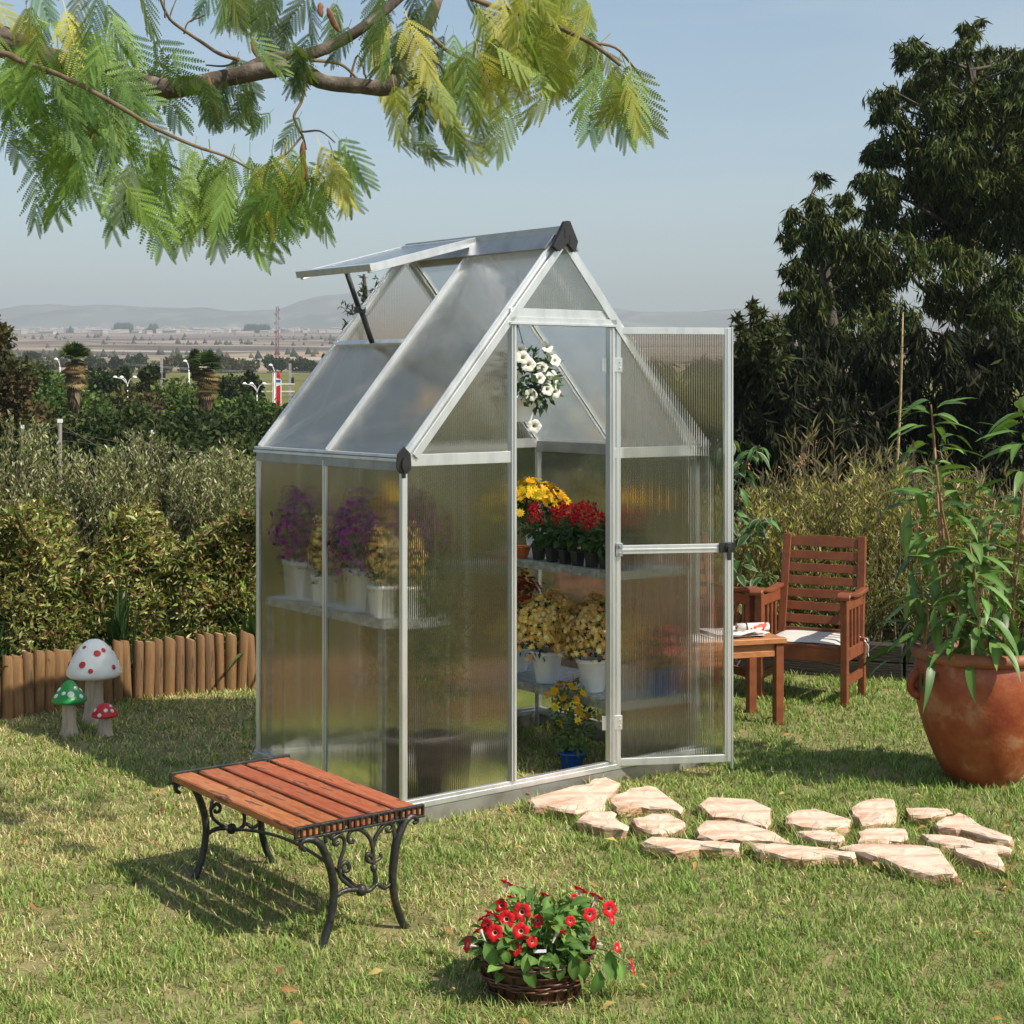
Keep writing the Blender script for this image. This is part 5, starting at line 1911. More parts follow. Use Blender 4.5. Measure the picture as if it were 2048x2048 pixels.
def shoot_shrub(name, label, cx, Y, w, zb, zt, n, cols, leaf, nshoot, group=None, tmpl=None, cat='shrub', mat='leaf', dy=.35):
    """shrub of upright leafy shoots"""
    t = thing(name, label, cat, (cx, Y, 0), 0, group)
    P, Dd = [], []
    m_ = MB()
    per = max(8, n // nshoot)
    for s in range(nshoot):
        bx_, by_ = random.uniform(-w * .3, w * .3), random.uniform(-dy * .5, dy * .5)
        tx, ty = bx_ + random.gauss(0, w * .30), by_ + random.uniform(-dy, dy) * .6
        H = zb + (zt - zb) * random.uniform(.42, 1.0) ** .8 * (1 - .30 * min(1, abs(tx) / (w * .62)))
        pts = smooth_path([(bx_, by_, 0), ((bx_ + tx) / 2 + random.gauss(0, .03), (by_ + ty) / 2, H * .55), (tx, ty, H)], 4)
        m_.tube(pts, lerp_list([.008, .004, .0015], len(pts)), 4)
        for q in range(per):
            f = random.uniform(.22, 1.0)
            i = f * (len(pts) - 1)
            i0 = min(int(i), len(pts) - 2)
            p = pts[i0].lerp(pts[i0 + 1], i - i0)
            tan = (pts[i0 + 1] - pts[i0]).normalized()
            a = random.uniform(0, 6.28)
            d = tan * .75 + Vector((math.cos(a), math.sin(a), .1)) * .7
            P.append(p + Vector((random.gauss(0, .012), random.gauss(0, .012), 0)))
            Dd.append(d)
    o = m_.build('branches', M['twig'], t)
    o['kind'] = 'stuff'
    P, Dd = np.array(P), np.array(Dd)
    k_ = len(P)
    scatter('foliage', tmpl or T_leaf(.13, .03, .05), P, frames(Dd), rng.uniform(.7, 1.3, k_) * leaf, mixtint(k_, cols, .22), M[mat], t, 'stuff')
    return t


OLIVE = [(.21, .235, .095), (.29, .30, .14), (.15, .18, .06), (.44, .43, .27), (.19, .235, .06)]
for i, (px, py, w, lab) in enumerate(((20, 822, 1.05, 'tall silvery olive shrub above the hedge at the edge of the picture'), (128, 925, .85, 'low silvery olive shrub just right of the tall edge one'), (212, 880, .8, 'silvery olive shrub in front of the white capped fence post'), (296, 836, .80, 'tallest narrow olive shrub between the white fence post and the greenhouse'), (385, 900, .85, 'round silvery olive shrub left of the one touching the greenhouse'), (462, 872, .8, 'silvery olive shrub touching the rear corner of the greenhouse'))):
    Y = 10.75 + .3 * (i % 2)
    p = at(px, py, Y)
    shoot_shrub('olive_shrub', lab, p.x, Y, w, .5, p.z, 15000, OLIVE, .037, 150, 'olive shrubs behind the hedge', T_diamond(.17))
for i, x in enumerate((-1.0, -.2, .55)):
    shoot_shrub('olive_shrub', 'silvery olive shrub hidden behind the greenhouse, ' + ('left', 'middle', 'right')[i] + ' one', x, 11.3, .9, .5, 1.25, 1800, OLIVE, .052, 36, 'olive shrubs behind the hedge')


def blade_clump(name, label, loc, n, L, cols, spread=.5, cat='plant', wid=.018, group=None):
    t = thing(name, label, cat, loc, 0, group)
    m_ = []
    V, F, C = [], [], []
    for q in range(n):
        a = random.uniform(0, 6.28)
        l = L * random.uniform(.55, 1.1)
        lean = abs(random.gauss(0, spread))
        w = wid * random.uniform(.6, 1.1)
        c = np.array(random.choice(cols)) * random.uniform(.75, 1.25)
        dx, dy = math.cos(a), math.sin(a)
        sx, sy = -dy, dx
        b = len(V)
        segs = 6
        x0, y0 = random.gauss(0, .035), random.gauss(0, .03)
        for i in range(segs + 1):
            f = i / segs
            r = l * (math.sin(lean) * f + .38 * lean * f * f)
            z = l * (math.cos(min(lean, 1.2)) * f - .45 * lean * f ** 2.4)
            ww = w * (1 - f ** 2.2) + .0008
            for s in (-1, 0, 1):
                V.append((x0 + dx * r + sx * ww * s, y0 + dy * r + sy * ww * s, max(.0, z) + (0 if s else -.25 * ww)))
                C.append(c * (1 if s else .8))
        for i in range(segs):
            for k_ in range(2):
                a_ = b + i * 3 + k_
                F.append((a_, a_ + 1, a_ + 4, a_ + 3))
    o = put('blades', tint_mesh('blades', V, F, np.array(C), M['leaf'], True), t)
    o['kind'] = 'stuff'
    return t


IRIS = [(.035, .085, .022), (.05, .12, .03), (.025, .06, .018), (.08, .15, .04)]
blade_clump('iris_clump', 'dark green sword leaved clump behind the edging by the tall white toadstool', (at(225, 1290, 8.98).x, 9.06, .13), 95, .50, IRIS, .50)
blade_clump('iris_clump', 'dark green sword leaved clump behind the edging beside the rear greenhouse corner', (at(520, 1260, 9.4).x, 9.42, .13), 60, .42, IRIS, .42)
blade_clump('iris_clump', 'dark green sword leaved clump in the hedge at the edge of the picture', (at(-12, 1300, 8.6).x, 8.62, .13), 60, .40, IRIS, .45)

# ================================================================== PLANTS ON THE RIGHT, BEHIND THE CHAIRS
GOLDEN = [(.33, .29, .055), (.44, .38, .09), (.20, .23, .04), (.50, .42, .14), (.11, .15, .03), (.14, .17, .035)]
feath = T_leaf(.10, .03, .05)


def plume_shrub(label, px, py, Y, w, n, cols=GOLDEN, leaf=.046, name='golden_shrub', nsh=110, dy=.4, group='golden feathery shrubs behind the retaining wall'):
    p = at(px, py, Y)
    return shoot_shrub(name, label, p.x, Y, w, .25, p.z + .08, int(n * 1.5), cols, leaf, nsh, group, feath, dy=dy)


plume_shrub('golden feathery shrub behind the table between the door and the chair back', 1480, 985, 10.2, 1.0, 5200)
plume_shrub('golden feathery shrub right behind the back of the visible armchair', 1620, 965, 10.3, 1.0, 5200)
plume_shrub('golden feathery shrub between the chair and the tall potted plant', 1765, 925, 10.2, 1.05, 5600)
plume_shrub('golden feathery shrub behind the stems of the tall potted plant', 1915, 965, 10.25, 1.0, 5200)
plume_shrub('golden feathery shrub at the edge of the picture behind the terracotta pot', 2060, 985, 10.2, .9, 4200)
for i, (px, py) in enumerate(((1500, 1140), (1770, 1120), (1640, 1150), (1930, 1150))):
    plume_shrub(('low green feathery shrub left of the visible armchair', 'low green feathery shrub right of the visible armchair', 'low green feathery shrub directly behind the chair slats', 'low green feathery shrub behind the leaves of the potted plant')[i], px, py - 40 * (i % 2), 9.95, .9, 3400, [(.13, .155, .035), (.20, .20, .045), (.09, .11, .028), (.26, .23, .07)], .040, nsh=60, group='low shrubs along the retaining wall')
plume_shrub('golden feathery shrub seen through the greenhouse', 1180, 1010, 10.3, 1.1, 3000)

BAMB = [(.15, .135, .050), (.20, .17, .065), (.10, .10, .035), (.27, .215, .10)]
bl = T_leaf(.055, .02, .25)


def bamboo(label, px, py, Y, w, n, nsh=46):
    p = at(px, py, Y)
    return shoot_shrub('bamboo_clump', label, p.x, Y, w, .5, p.z, n, BAMB, .115, nsh, 'dry bamboo clumps under the dark tree', bl, 'bamboo', dy=.5)


bamboo('dry bamboo clump nearest the greenhouse door', 1540, 935, 11.4, .9, 900)
bamboo('tall dry bamboo clump above the armchair back', 1640, 838, 11.3, .75, 1200)
bamboo('dry bamboo clump left of the tall bare stalk', 1745, 868, 11.3, .85, 1300)
bamboo('dry bamboo clump behind the top of the potted plant', 1880, 900, 11.5, .9, 1100)
bamboo('dry bamboo clump at the edge of the picture behind the potted plant', 2010, 905, 11.5, .8, 900)
t = thing('bamboo_stalk', 'single tall bare bamboo stalk in front of the dark tree', 'bamboo', at(1790, 1000, 11.2), 0)
q0 = Vector(t.location)
MB().tube([at(*p, 11.2) - q0 for p in ((1788, 1010), (1796, 900), (1801, 800), (1804, 700), (1806, 625))], [.011, .010, .009, .0075, .004], 7).build('culm', basic('dry_culm', (.30, .20, .075), (.40, .29, .12), rough=.5, scale=12, stretch=(1, 1, 4)), t)
n = 26
zz = rng.random(n)
pp = np.array([list(at(1792 + 13 * f, 960 - 330 * f, 11.2) - q0) for f in zz])
scatter('leaves', bl, pp, frames(rng.normal(size=(n, 3)) + [0, 0, .4]), rng.uniform(.05, .10, n), mixtint(n, BAMB), M['leaf'], t, 'stuff')

# variegated shrub against the open door
t = thing('variegated_shrub', 'shrub with drooping cream edged leaves beside the open greenhouse door', 'shrub', (at(1470, 1200, 9.55).x, 9.72, .12))
va = [leaf_mesh('leaf', .105 + .012 * q, .021, (.5, .8, .35)[q % 3], .25, ((.05, .12, .03), (.075, .16, .04), (.04, .09, .025))[q % 3], edge=(.42, .46, .28) if q != 1 else (.07, .15, .04), mat=M['leaf'], segs=6, shape=.42) for q in range(3)]
o0 = Vector(t.location)
for s, (pts, cnt) in enumerate((([(1455, 1290), (1462, 1050), (1490, 930), (1520, 890)], 34), ([(1460, 1290), (1475, 1150), (1505, 1060), (1535, 1035)], 38), ([(1450, 1290), (1440, 1150), (1455, 1060), (1470, 1020)], 34), ([(1452, 1290), (1470, 1210), (1500, 1165), (1540, 1150)], 24), ([(1446, 1290), (1430, 1000), (1440, 900), (1462, 880)], 26))):
    P = smooth_path([at(p[0], p[1], 9.62 + .08 * math.sin(s * 2 + i)) - o0 for i, p in enumerate(pts)], 5)
    MB().tube(P, lerp_list([.008, .005, .002], len(P)), 5).build('stem', M['twig'], t)
    for q in range(cnt):
        f = .30 + .70 * q / cnt
        i = f * (len(P) - 1)
        i0 = min(int(i), len(P) - 2)
        p = P[i0].lerp(P[i0 + 1], i - i0)
        a = q * 2.4
        put('leaf', va[q % 3], t, p + Vector((math.cos(a) * .02, math.sin(a) * .02, 0)), look((math.cos(a), math.sin(a) * .7, random.uniform(-.7, .25)), (random.gauss(0, .3), random.gauss(-.3, .3), 1)), random.uniform(.7, 1.15))

# ================================================================== DARK TREE ON THE RIGHT
HANG = T_leaf(.085, .03, .12)
EU = [(.044, .064, .015), (.064, .086, .021), (.024, .036, .010), (.12, .135, .042)]  # backlit darkness of the gum crowns is put into these leaf colours


def clump_tree(name, label, trunk_pts, clumps, Y, dY, dens, leaf, cols, base_r, tmpl=HANG, hang=1.0, cat='tree', limb_every=1, zoom=(1348, 0, 2.76), mat='leaf_far', wide=1.25, nmax=99999):
    """tree whose crown is many leafy clumps hung on limbs; clumps given as picture circles, each with its own depth"""
    t0 = Vector(trunk_pts[0])
    t = thing(name, label, cat, t0)
    C = []
    for (zx, zy, zr) in clumps:
        yy = Y + random.uniform(-dY, dY)
        p = at(zoom[0] + zx / zoom[2], zoom[1] + zy / zoom[2], yy)
        C.append((p, zr / zoom[2] / FPX * yy))
    P, Sc = [], []
    for p, r in C:
        n = int(dens * (r / (30 / FPX * Y)) ** 2)
        sub = max(3, int(n / 38))
        cen = ball(sub, .45)[1] * np.array([r * 1.02, r * wide, r * .92]) + np.array(p)
        q = cen[rng.integers(0, sub, n)] + rng.normal(size=(n, 3)) * r * np.array([.145, .18, .19])
        P.append(q)
    P = np.concatenate(P)[:nmax]
    n = len(P)
    d = rng.normal(size=(n, 3)) * .45 + np.array([.1, 0, -hang])
    scatter('crown', tmpl, P - np.array(t0), frames(d), rng.uniform(.7, 1.25, n) * leaf, mixtint(n, cols, .25), M[mat], t, 'stuff')
    tp = smooth_path([Vector(p) - t0 for p in trunk_pts], 6)
    MB().tube(tp, lerp_list([base_r, base_r * .75, base_r * .5, base_r * .25], len(tp)), 9).build('trunk', M['darkbark'], t)
    m_ = MB()
    for i, (p, r) in enumerate(C):
        if i % limb_every:
            continue
        e = p - t0
        best = min(range(len(tp)), key=lambda j: (tp[j] - e).length + max(0, tp[j].z - e.z + .3) * 2)
        a = tp[best]
        mid = a.lerp(e, .55) + Vector((random.gauss(0, .08), random.gauss(0, .1), -.06 * (e - a).length))
        L = (e - a).length
        m_.tube(smooth_path([a, mid, e, e + Vector((random.gauss(0, r * .3), random.gauss(0, r * .3), r * .75))], 4), lerp_list([.012 + .013 * L, .010 + .006 * L, .008, .003], 13), 6)
    m_.build('limb', M['darkbark'], t)
    return t


BIG = [(1640, 170, 66), (1690, 118, 24), (1600, 240, 50), (1310, 265, 84), (1235, 335, 46), (1340, 215, 40), (1500, 300, 56), (1400, 310, 56), (1560, 330, 70), (1750, 300, 70), (1880, 280, 60), (1160, 560, 96), (1105, 640, 46), (1175, 480, 42), (1330, 480, 66), (1300, 560, 40), (1430, 430, 96), (1600, 420, 130), (1800, 450, 130), (1450, 600, 116), (1250, 700, 100), (1600, 660, 130), (1800, 650, 120), (1060, 860, 46), (1150, 830, 80), (1350, 850, 140), (1560, 850, 150), (1750, 850, 130), (1900, 600, 90), (1900, 800, 80), (1150, 1010, 90), (1050, 990, 66), (1300, 1020, 110), (1480, 1040, 130), (1660, 1060, 150), (1860, 1050, 130), (1180, 1190, 120), (1400, 1240, 150), (1600, 1280, 130), (1860, 1300, 130), (1250, 1420, 130), (1480, 1450, 130), (1710, 1500, 130), (1890, 1520, 110), (1650, 1700, 120), (1840, 1720, 150), (1480, 1640, 100), (1930, 450, 110), (1700, 560, 110), (1930, 700, 110), (1900, 950, 120), (1760, 950, 120), (1940, 1180, 120), (1740, 1200, 110), (1960, 320, 70), (2040, 500, 120), (2050, 800, 130), (2060, 1100, 130), (2060, 1400, 130)]
LEFT = [(815, 975, 46), (770, 1085, 66), (650, 1150, 28), (690, 1215, 82), (640, 1320, 50), (610, 1290, 30), (830, 1190, 76), (940, 1120, 76), (780, 1340, 110), (910, 1320, 100), (1040, 1340, 100), (690, 1500, 90), (820, 1490, 110), (1000, 1500, 110), (650, 1640, 66), (760, 1650, 120), (930, 1690, 130), (1110, 1640, 110), (660, 1800, 90), (820, 1830, 130), (1030, 1840, 140), (1250, 1800, 130)]
clump_tree('gum_tree', 'huge dark gum tree towering over the garden with drooping narrow leaves', [at(1960, 900, 20.8), at(1950, 640, 20.8), at(1930, 380, 20.6), at(1945, 140, 20.0)], BIG, 19.6, 1.5, 560, .135, EU, .17)
clump_tree('gum_tree', 'lower dark gum tree with a ball shaped top tuft left of the huge one', [at(1690, 900, 18.2), at(1670, 700, 18.2), at(1650, 540, 18.3), at(1640, 420, 18.3)], LEFT, 18.2, 1.0, 560, .125, EU, .11)
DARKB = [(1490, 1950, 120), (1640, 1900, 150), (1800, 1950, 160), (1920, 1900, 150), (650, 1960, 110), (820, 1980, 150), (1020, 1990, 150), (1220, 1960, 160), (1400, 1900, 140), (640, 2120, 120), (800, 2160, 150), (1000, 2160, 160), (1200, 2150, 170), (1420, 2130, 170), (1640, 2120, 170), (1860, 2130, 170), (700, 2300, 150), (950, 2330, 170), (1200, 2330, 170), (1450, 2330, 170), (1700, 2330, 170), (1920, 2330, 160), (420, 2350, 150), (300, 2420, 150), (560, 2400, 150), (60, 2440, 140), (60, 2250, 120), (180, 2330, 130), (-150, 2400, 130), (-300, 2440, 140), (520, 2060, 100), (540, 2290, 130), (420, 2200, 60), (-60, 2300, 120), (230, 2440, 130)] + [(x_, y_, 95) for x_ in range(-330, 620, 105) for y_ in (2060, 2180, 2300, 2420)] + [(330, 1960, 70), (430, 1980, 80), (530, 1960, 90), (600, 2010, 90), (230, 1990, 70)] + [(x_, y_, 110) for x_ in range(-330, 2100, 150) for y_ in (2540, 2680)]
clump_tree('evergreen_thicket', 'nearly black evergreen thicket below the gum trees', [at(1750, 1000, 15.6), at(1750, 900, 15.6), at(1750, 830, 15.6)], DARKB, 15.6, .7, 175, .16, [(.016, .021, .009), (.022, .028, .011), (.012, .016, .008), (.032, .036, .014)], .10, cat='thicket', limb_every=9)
SMALL = [(430, 1690, 26), (450, 1745, 36), (350, 1760, 22), (362, 1830, 40), (480, 1810, 50), (400, 1900, 62), (540, 1790, 40), (500, 1900, 70), (560, 1870, 50), (360, 1990, 66), (470, 2010, 80), (560, 2000, 70)]
clump_tree('conifer_tree', 'small olive green conifer between the open door and the dark gum tree', [at(1530, 900, 15.4), at(1524, 800, 15.4), at(1508, 640, 14.8)], SMALL, 14.6, .4, 620, .085, [(.060, .072, .026), (.085, .095, .035), (.045, .055, .020)], .06, T_leaf(.16), .1)
CON2 = [(215, 1530, 10), (213, 1560, 15), (216, 1595, 22), (208, 1625, 26), (225, 1660, 26), (200, 1690, 26), (284, 1535, 10), (286, 1570, 15), (292, 1600, 16), (120, 1705, 15), (90, 1690, 10), (150, 1720, 22), (185, 1740, 28), (110, 1790, 18), (150, 1800, 22), (130, 1740, 12), (230, 1720, 30), (260, 1640, 20)]
clump_tree('spruce_tree', 'sparse spiky conifer top showing under the propped roof vent', [at(735, 900, 17.0), at(732, 640, 17.0), at(728, 548, 17.0)], CON2, 17.0, .2, 330, .075, [(.045, .062, .022), (.065, .08, .03), (.035, .045, .018)], .05, T_leaf(.12), -.2, zoom=(650, 0, 2.76), limb_every=40)
t = thing('brick_house', 'house with a red tiled roof glimpsed through the dark trees', 'house', (at(1450, 900, 34).x, 34, -1.75))
m_ = MB().box(-1.5, 1.5, -2.5, 2.5, -1, 1.75)
m_.build('wall', M['wall_far'], t)
m_ = MB()
m_.add([(-1.8, -3, 1.7), (1.8, -3, 1.7), (1.8, 3, 1.7), (-1.8, 3, 1.7), (-1.8, 0, 2.75), (1.8, 0, 2.75)], [(0, 1, 5, 4), (2, 3, 4, 5), (1, 2, 5), (3, 0, 4), (3, 2, 1, 0)])
rf = m_.build('roof', M['roof_far'], t)
MB().box(.9, 1.2, -.3, .3, 2.4, 3.0).build('chimney', M['roof_far'], rf)
for x in (-.8, .8):
    wdw = MB().box(x - .4, x + .4, -2.54, -2.503, .1, 1.1).build('window', M['white_paint'], t)
    MB().box(x - .33, x + .33, -2.56, -2.542, .18, 1.02).build('pane', M['window_dark'], wdw)

# ================================================================== TREE BELT, PALMS, LAMPS ON THE LEFT
GRN = [(.060, .105, .024), (.080, .13, .032), (.042, .075, .018), (.11, .15, .04)]
DGR = [(.032, .052, .016), (.045, .068, .022), (.024, .038, .012), (.06, .075, .022)]
OLV = [(.075, .085, .03), (.055, .065, .024), (.10, .10, .035), (.09, .065, .03)]
RUST = [(.070, .060, .022), (.055, .060, .020), (.095, .072, .028), (.045, .050, .016)]


def belt_tree(label, px, py, Y, wpx, cols, n=3600, leaf=.16, bottom=900, name='bushy_tree', cat='tree', cone=0.0, zb=None):
    top = at(px, py, Y)
    base = float(terrain_z(Y)) - .1 if zb is None else zb
    t = thing(name, label, cat, (top.x, Y, base))
    w = wpx / FPX * Y / 2 * 1.22
    n = int(n * 2.7)
    leaf = leaf * .82
    H = top.z - base
    low = max(.12 * H, (at(px, bottom, Y).z - base) if bottom else 0)
    low = min(low, .45 * H)
    nl = max(8, int(n / 130))
    f = rng.random(nl)
    rad = w * (np.sqrt(np.clip(1 - (2 * f - .8) ** 2 / 1.44, .05, 1)) if not cone else (1 - f) ** .8 + .08)
    a = rng.uniform(0, 6.283, nl)
    rr = rad * rng.uniform(.35, .9, nl)
    cen = np.stack([rr * np.cos(a), rr * np.sin(a), low + (H - low) * (.04 + .92 * f)], 1)
    k_ = rng.integers(0, nl, n)
    sz = w * (.40 if not cone else .26)
    d = rng.normal(size=(n, 3))
    d /= np.linalg.norm(d, axis=1, keepdims=True)
    pos = cen[k_] + d * (rng.uniform(.5, 1.05, n) * sz)[:, None] * np.array([1, 1, .8])
    dd = d + rng.normal(0, .6, (n, 3))
    ct = mixtint(nl, cols, .2)
    scatter('crown', T_diamond(.34), pos, frames(dd, d + rng.normal(0, .5, (n, 3))), rng.uniform(.7, 1.3, n) * leaf, ct[k_] * np.clip(1 + rng.normal(0, .2, (n, 1)), .5, 1.6), M['leaf_far'], t, 'stuff')
    m_ = MB()
    m_.tube(smooth_path([(0, 0, -.3), (.05 * w, 0, H * .3), (-.04 * w, .03 * w, H * .75)], 4), lerp_list([.07 * w + .05, .05 * w + .03, .03], 9), 7)
    m_.build('trunk', M['darkbark'], t)
    return t


B = belt_tree
B('brownish green tree reaching into the picture above the silvery shrubs at its edge', -25, 640, 26, 150, RUST, 4200, .12)
B('bright green leafy tree left of the left palm', 75, 748, 40, 170, GRN, 5200, .15)
B('bright green leafy tree directly below the left palm', 130, 782, 36, 190, GRN, 5200, .14)
B('mid green tree between the left palm and the street lamp', 205, 745, 52, 110, DGR, 3200, .16)
B('dark pointed tree behind the left street lamp', 245, 735, 60, 70, DGR, 2400, .17, cone=.6)
B('tall pointed dark tree right of the left street lamp', 300, 727, 55, 80, DGR, 3000, .16, cone=.4)
B('broad green tree between the two palms', 265, 800, 38, 190, OLV, 4600, .14)
B('bright green leafy tree below the right palm', 350, 770, 40, 130, GRN, 4200, .14)
B('yellowish green tree directly below the dark cypress', 395, 800, 36, 170, GRN, 4600, .14)
B('mid green tree right of the right palm', 455, 762, 52, 110, DGR, 3200, .16)
B('dark pointed tree behind the right street lamp', 500, 745, 58, 80, DGR, 2600, .17, cone=.5)
B('green tree at the foot of the red sign', 500, 805, 40, 150, GRN, 4600, .14)
B('green tree beside the greenhouse eave at the foot of the sign', 570, 820, 39, 130, GRN, 3800, .14)
B('dark tree partly hidden by the sloping greenhouse roof', 640, 800, 44, 160, DGR, 3600, .15)
B('rust tinged dark tree above the silvery shrubs near the left edge', 40, 812, 30, 190, RUST, 4400, .12)
B('deep green low tree right of the white capped fence post', 180, 838, 27, 190, DGR, 4600, .11)
B('deep green low tree in the middle of the dark hollow', 270, 822, 26, 170, DGR, 4600, .11)
B('deep green low tree below the right palm', 395, 838, 27, 190, DGR, 4600, .11)
B('deep green low tree touching the greenhouse eave', 500, 848, 26, 190, DGR, 4600, .11)
B('dark low bush behind the silvery shrubs near the left edge', 70, 868, 20, 190, DGR, 3600, .09)
B('darkest low bush in the hollow left of centre', 225, 872, 20, 170, DGR, 3600, .09)
B('dark low bush beside the tallest narrow olive shrub', 345, 862, 20, 180, DGR, 3600, .09)
B('dark low bush against the rear greenhouse post', 480, 872, 19, 190, DGR, 3600, .09)
for i, px in enumerate((760, 900, 1040, 1180)):
    B('green tree behind the greenhouse glazing, ' + ORD[i] + ' from the left', px, 850, 30, 200, DGR, 1500, .17)
for i, (px, Yb) in enumerate(((8, 270), (40, 262), (62, 300), (96, 268), (128, 290), (180, 268), (200, 270), (244, 258), (280, 262), (322, 258), (362, 262), (440, 262), (462, 258), (500, 262), (545, 256), (590, 260), (625, 258), (655, 258))):
    top = (726, 722, 704, 722, 724, 718, 722, 712, 716, 714, 716, 716, 722, 720, 720, 722, 726, 728)[i]
    B('dark round bush in the row across the valley, ' + (ORD[i] if i < 12 else ORD[i - 12].replace('first', 'thirteenth').replace('second', 'fourteenth').replace('third', 'fifteenth').replace('fourth', 'sixteenth').replace('fifth', 'seventeenth').replace('sixth', 'eighteenth')) + ' from the left', px, top, Yb, (38, 40, 28, 46, 34, 26, 22, 44, 40, 42, 44, 44, 34, 40, 46, 44, 40, 40)[i], DGR if i % 3 else OLV, 420, .55, None, 'valley_bush', 'bush')
B('small dark bushy tree beside the sloping greenhouse roof edge', 654, 684, 40, 16, DGR, 500, .10, bottom=700)


def palm(label, px, ytop, Y, spx):
    """fan palm: green head, thick skirt of dead hanging fronds"""
    s = Y / FPX
    base = float(terrain_z(Y))
    top = at(px, ytop, Y)
    t = thing('fan_palm', label, 'palm tree', (top.x, Y, base))
    H = top.z - base
    hz = H - 30 * s                    # heart of the crown
    MB().tube([(0, 0, -.3), (.0, 0, H * .5), (0, 0, hz)], [10 * s, 8 * s, 7 * s], 9).build('trunk', M['darkbark'], t)

    def frond(n, elev, Ln, cols, wid):
        V, F, C = [], [], []
        for q in range(n):
            a = random.uniform(0, 6.28)
            e = random.uniform(*elev)
            l = Ln * random.uniform(.8, 1.1)
            zc_ = hz + (random.uniform(-6, 4) * s if elev[1] > 0 else random.uniform(-46, 4) * s)
            stem = Vector((math.cos(a) * math.cos(e), math.sin(a) * math.cos(e), math.sin(e)))
            side = Vector((-math.sin(a), math.cos(a), 0))
            nrm = stem.cross(side)
            o = Vector((0, 0, zc_)) + stem * l * .35
            c = np.array(random.choice(cols)) * random.uniform(.7, 1.3)
            for k_ in range(11):
                b = (k_ / 10 - .5) * 2.3
                d = (stem * math.cos(b) + side * math.sin(b)).normalized()
                tip = o + d * l * .62 + Vector((0, 0, -.16 * l * (1 if elev[1] > 0 else .3)))
                w = d.cross(nrm).normalized() * l * wid
                i0 = len(V)
                V += [o - w * .4, o + d * l * .3 - w, tip, o + d * l * .3 + w]
                C += [c * .8, c, c * 1.1, c]
                F += [(i0, i0 + 1, i0 + 2, i0 + 3)]
        return V, F, np.array(C)
    V, F, C = frond(60, (.15, 1.55), 44 * s, [(.055, .095, .022), (.08, .125, .03), (.04, .07, .018)], .035)
    put('crown', tint_mesh('crown', V, F, C, M['leaf_far']), t)['kind'] = 'stuff'
    V, F, C = frond(90, (-1.4, -.1), 34 * s, [(.21, .15, .07), (.27, .20, .10), (.13, .09, .045), (.18, .15, .05)], .045)
    put('dead_skirt', tint_mesh('dead_skirt', V, F, C, M['leaf_far']), t)['kind'] = 'stuff'
    # packed old fronds tapering to the stem
    n = 420
    f = rng.random(n)
    a = rng.uniform(0, 6.283, n)
    r = np.interp(f, [0, .35, .8, 1], [5, 10, 14, 12]) * s
    pos = np.stack([r * np.cos(a), r * np.sin(a), hz - (104 - 92 * f) * s], 1)
    d = np.stack([-np.cos(a) * .15, -np.sin(a) * .15, -np.ones(n)], 1) + rng.normal(0, .12, (n, 3))
    scatter('old_fronds', T_leaf(.14), pos, frames(d, np.stack([np.cos(a), np.sin(a), 0 * a], 1)), rng.uniform(22, 36, n) * s, mixtint(n, [(.20, .145, .085), (.27, .20, .13), (.12, .085, .05), (.16, .11, .07)], .25), M['leaf_far'], t, 'stuff')
    return t


palm('fan palm with a thick brown skirt of dead fronds, standing alone above the trees', 150, 688, 33, 100)
palm('fan palm with a brown skirt of dead fronds beside the dark cypress', 412, 706, 33, 100)
belt_tree('dark narrow cypress rising just left of the right palm', 390, 672, 46, 30, DGR, 2200, .13, None, 'cypress_tree', 'tree', .9)


def street_lamp(label, px, ytop, Y, heads=3, name='street_lamp'):
    s = Y / FPX
    base = float(terrain_z(Y))
    p = at(px, ytop, Y)
    t = thing(name, label, 'street lamp', (p.x, Y, base), 0, 'white street lamps among the trees')
    H = p.z - base
    MB().tube([(0, 0, -.2), (0, 0, H - 16 * s)], [1.5 * s, 1.1 * s], 8).build('pole', M['white_paint'], t)
    arms = ((-25, 0), (-10, -4), (14, 0)) if heads == 3 else ((-8, 0),)
    for dx, dy in arms:
        x = dx * s
        m_ = MB().tube(smooth_path([(0, 0, H - 17 * s), (x * .35, dy * s, H - 5 * s), (x * .95, dy * 2 * s, H - 1 * s)], 4), .8 * s, 6)
        m_.build('arm', M['white_paint'], t)
        m_ = MB().lathe([(.3 * s, 2.6 * s), (2.6 * s, 1.9 * s), (4.6 * s, -.4 * s), (4.8 * s, -1.6 * s), (.3 * s, -1.4 * s)], 12, (x, dy * 2 * s, H))
        m_.build('lamp_head', M['white_paint'], t)
    return t


street_lamp('white three headed street lamp right of the left palm', 255, 754, 42)
street_lamp('white three headed street lamp left of the red sign', 514, 767, 41)
street_lamp('thin single street lamp behind the left palm', 120, 718, 75, 1)
street_lamp('thin single street lamp left of the dark cypress', 378, 722, 75, 1)
street_lamp('thin single street lamp above the red sign', 549, 730, 75, 1)
for lab, px, yt in (('square concrete utility pole right of the left street lamp', 323, 716), ('square concrete utility pole beside the red sign', 580, 727)):
    Y = 62
    s = Y / FPX
    p = at(px, yt, Y)
    base = float(terrain_z(Y))
    t = thing('utility_pole', lab, 'utility pole', (p.x, Y, base), 0, 'concrete utility poles')
    H = p.z - base
    MB().box(-2.4 * s, 2.4 * s, -2 * s, 2 * s, -.2, H).build('post', M['concrete'], t)
    m_ = MB()
    for z in (42, 64):
        m_.box(-24 * s, 8 * s, -2.6 * s, -2.05 * s, H - z * s, H - (z - 2) * s)
    m_.build('crossarm', M['concrete'], t)
    MB().box(3 * s, 8 * s, -2 * s, 2 * s, H - 42 * s, H - 28 * s).build('transformer', M['blackp'], t)
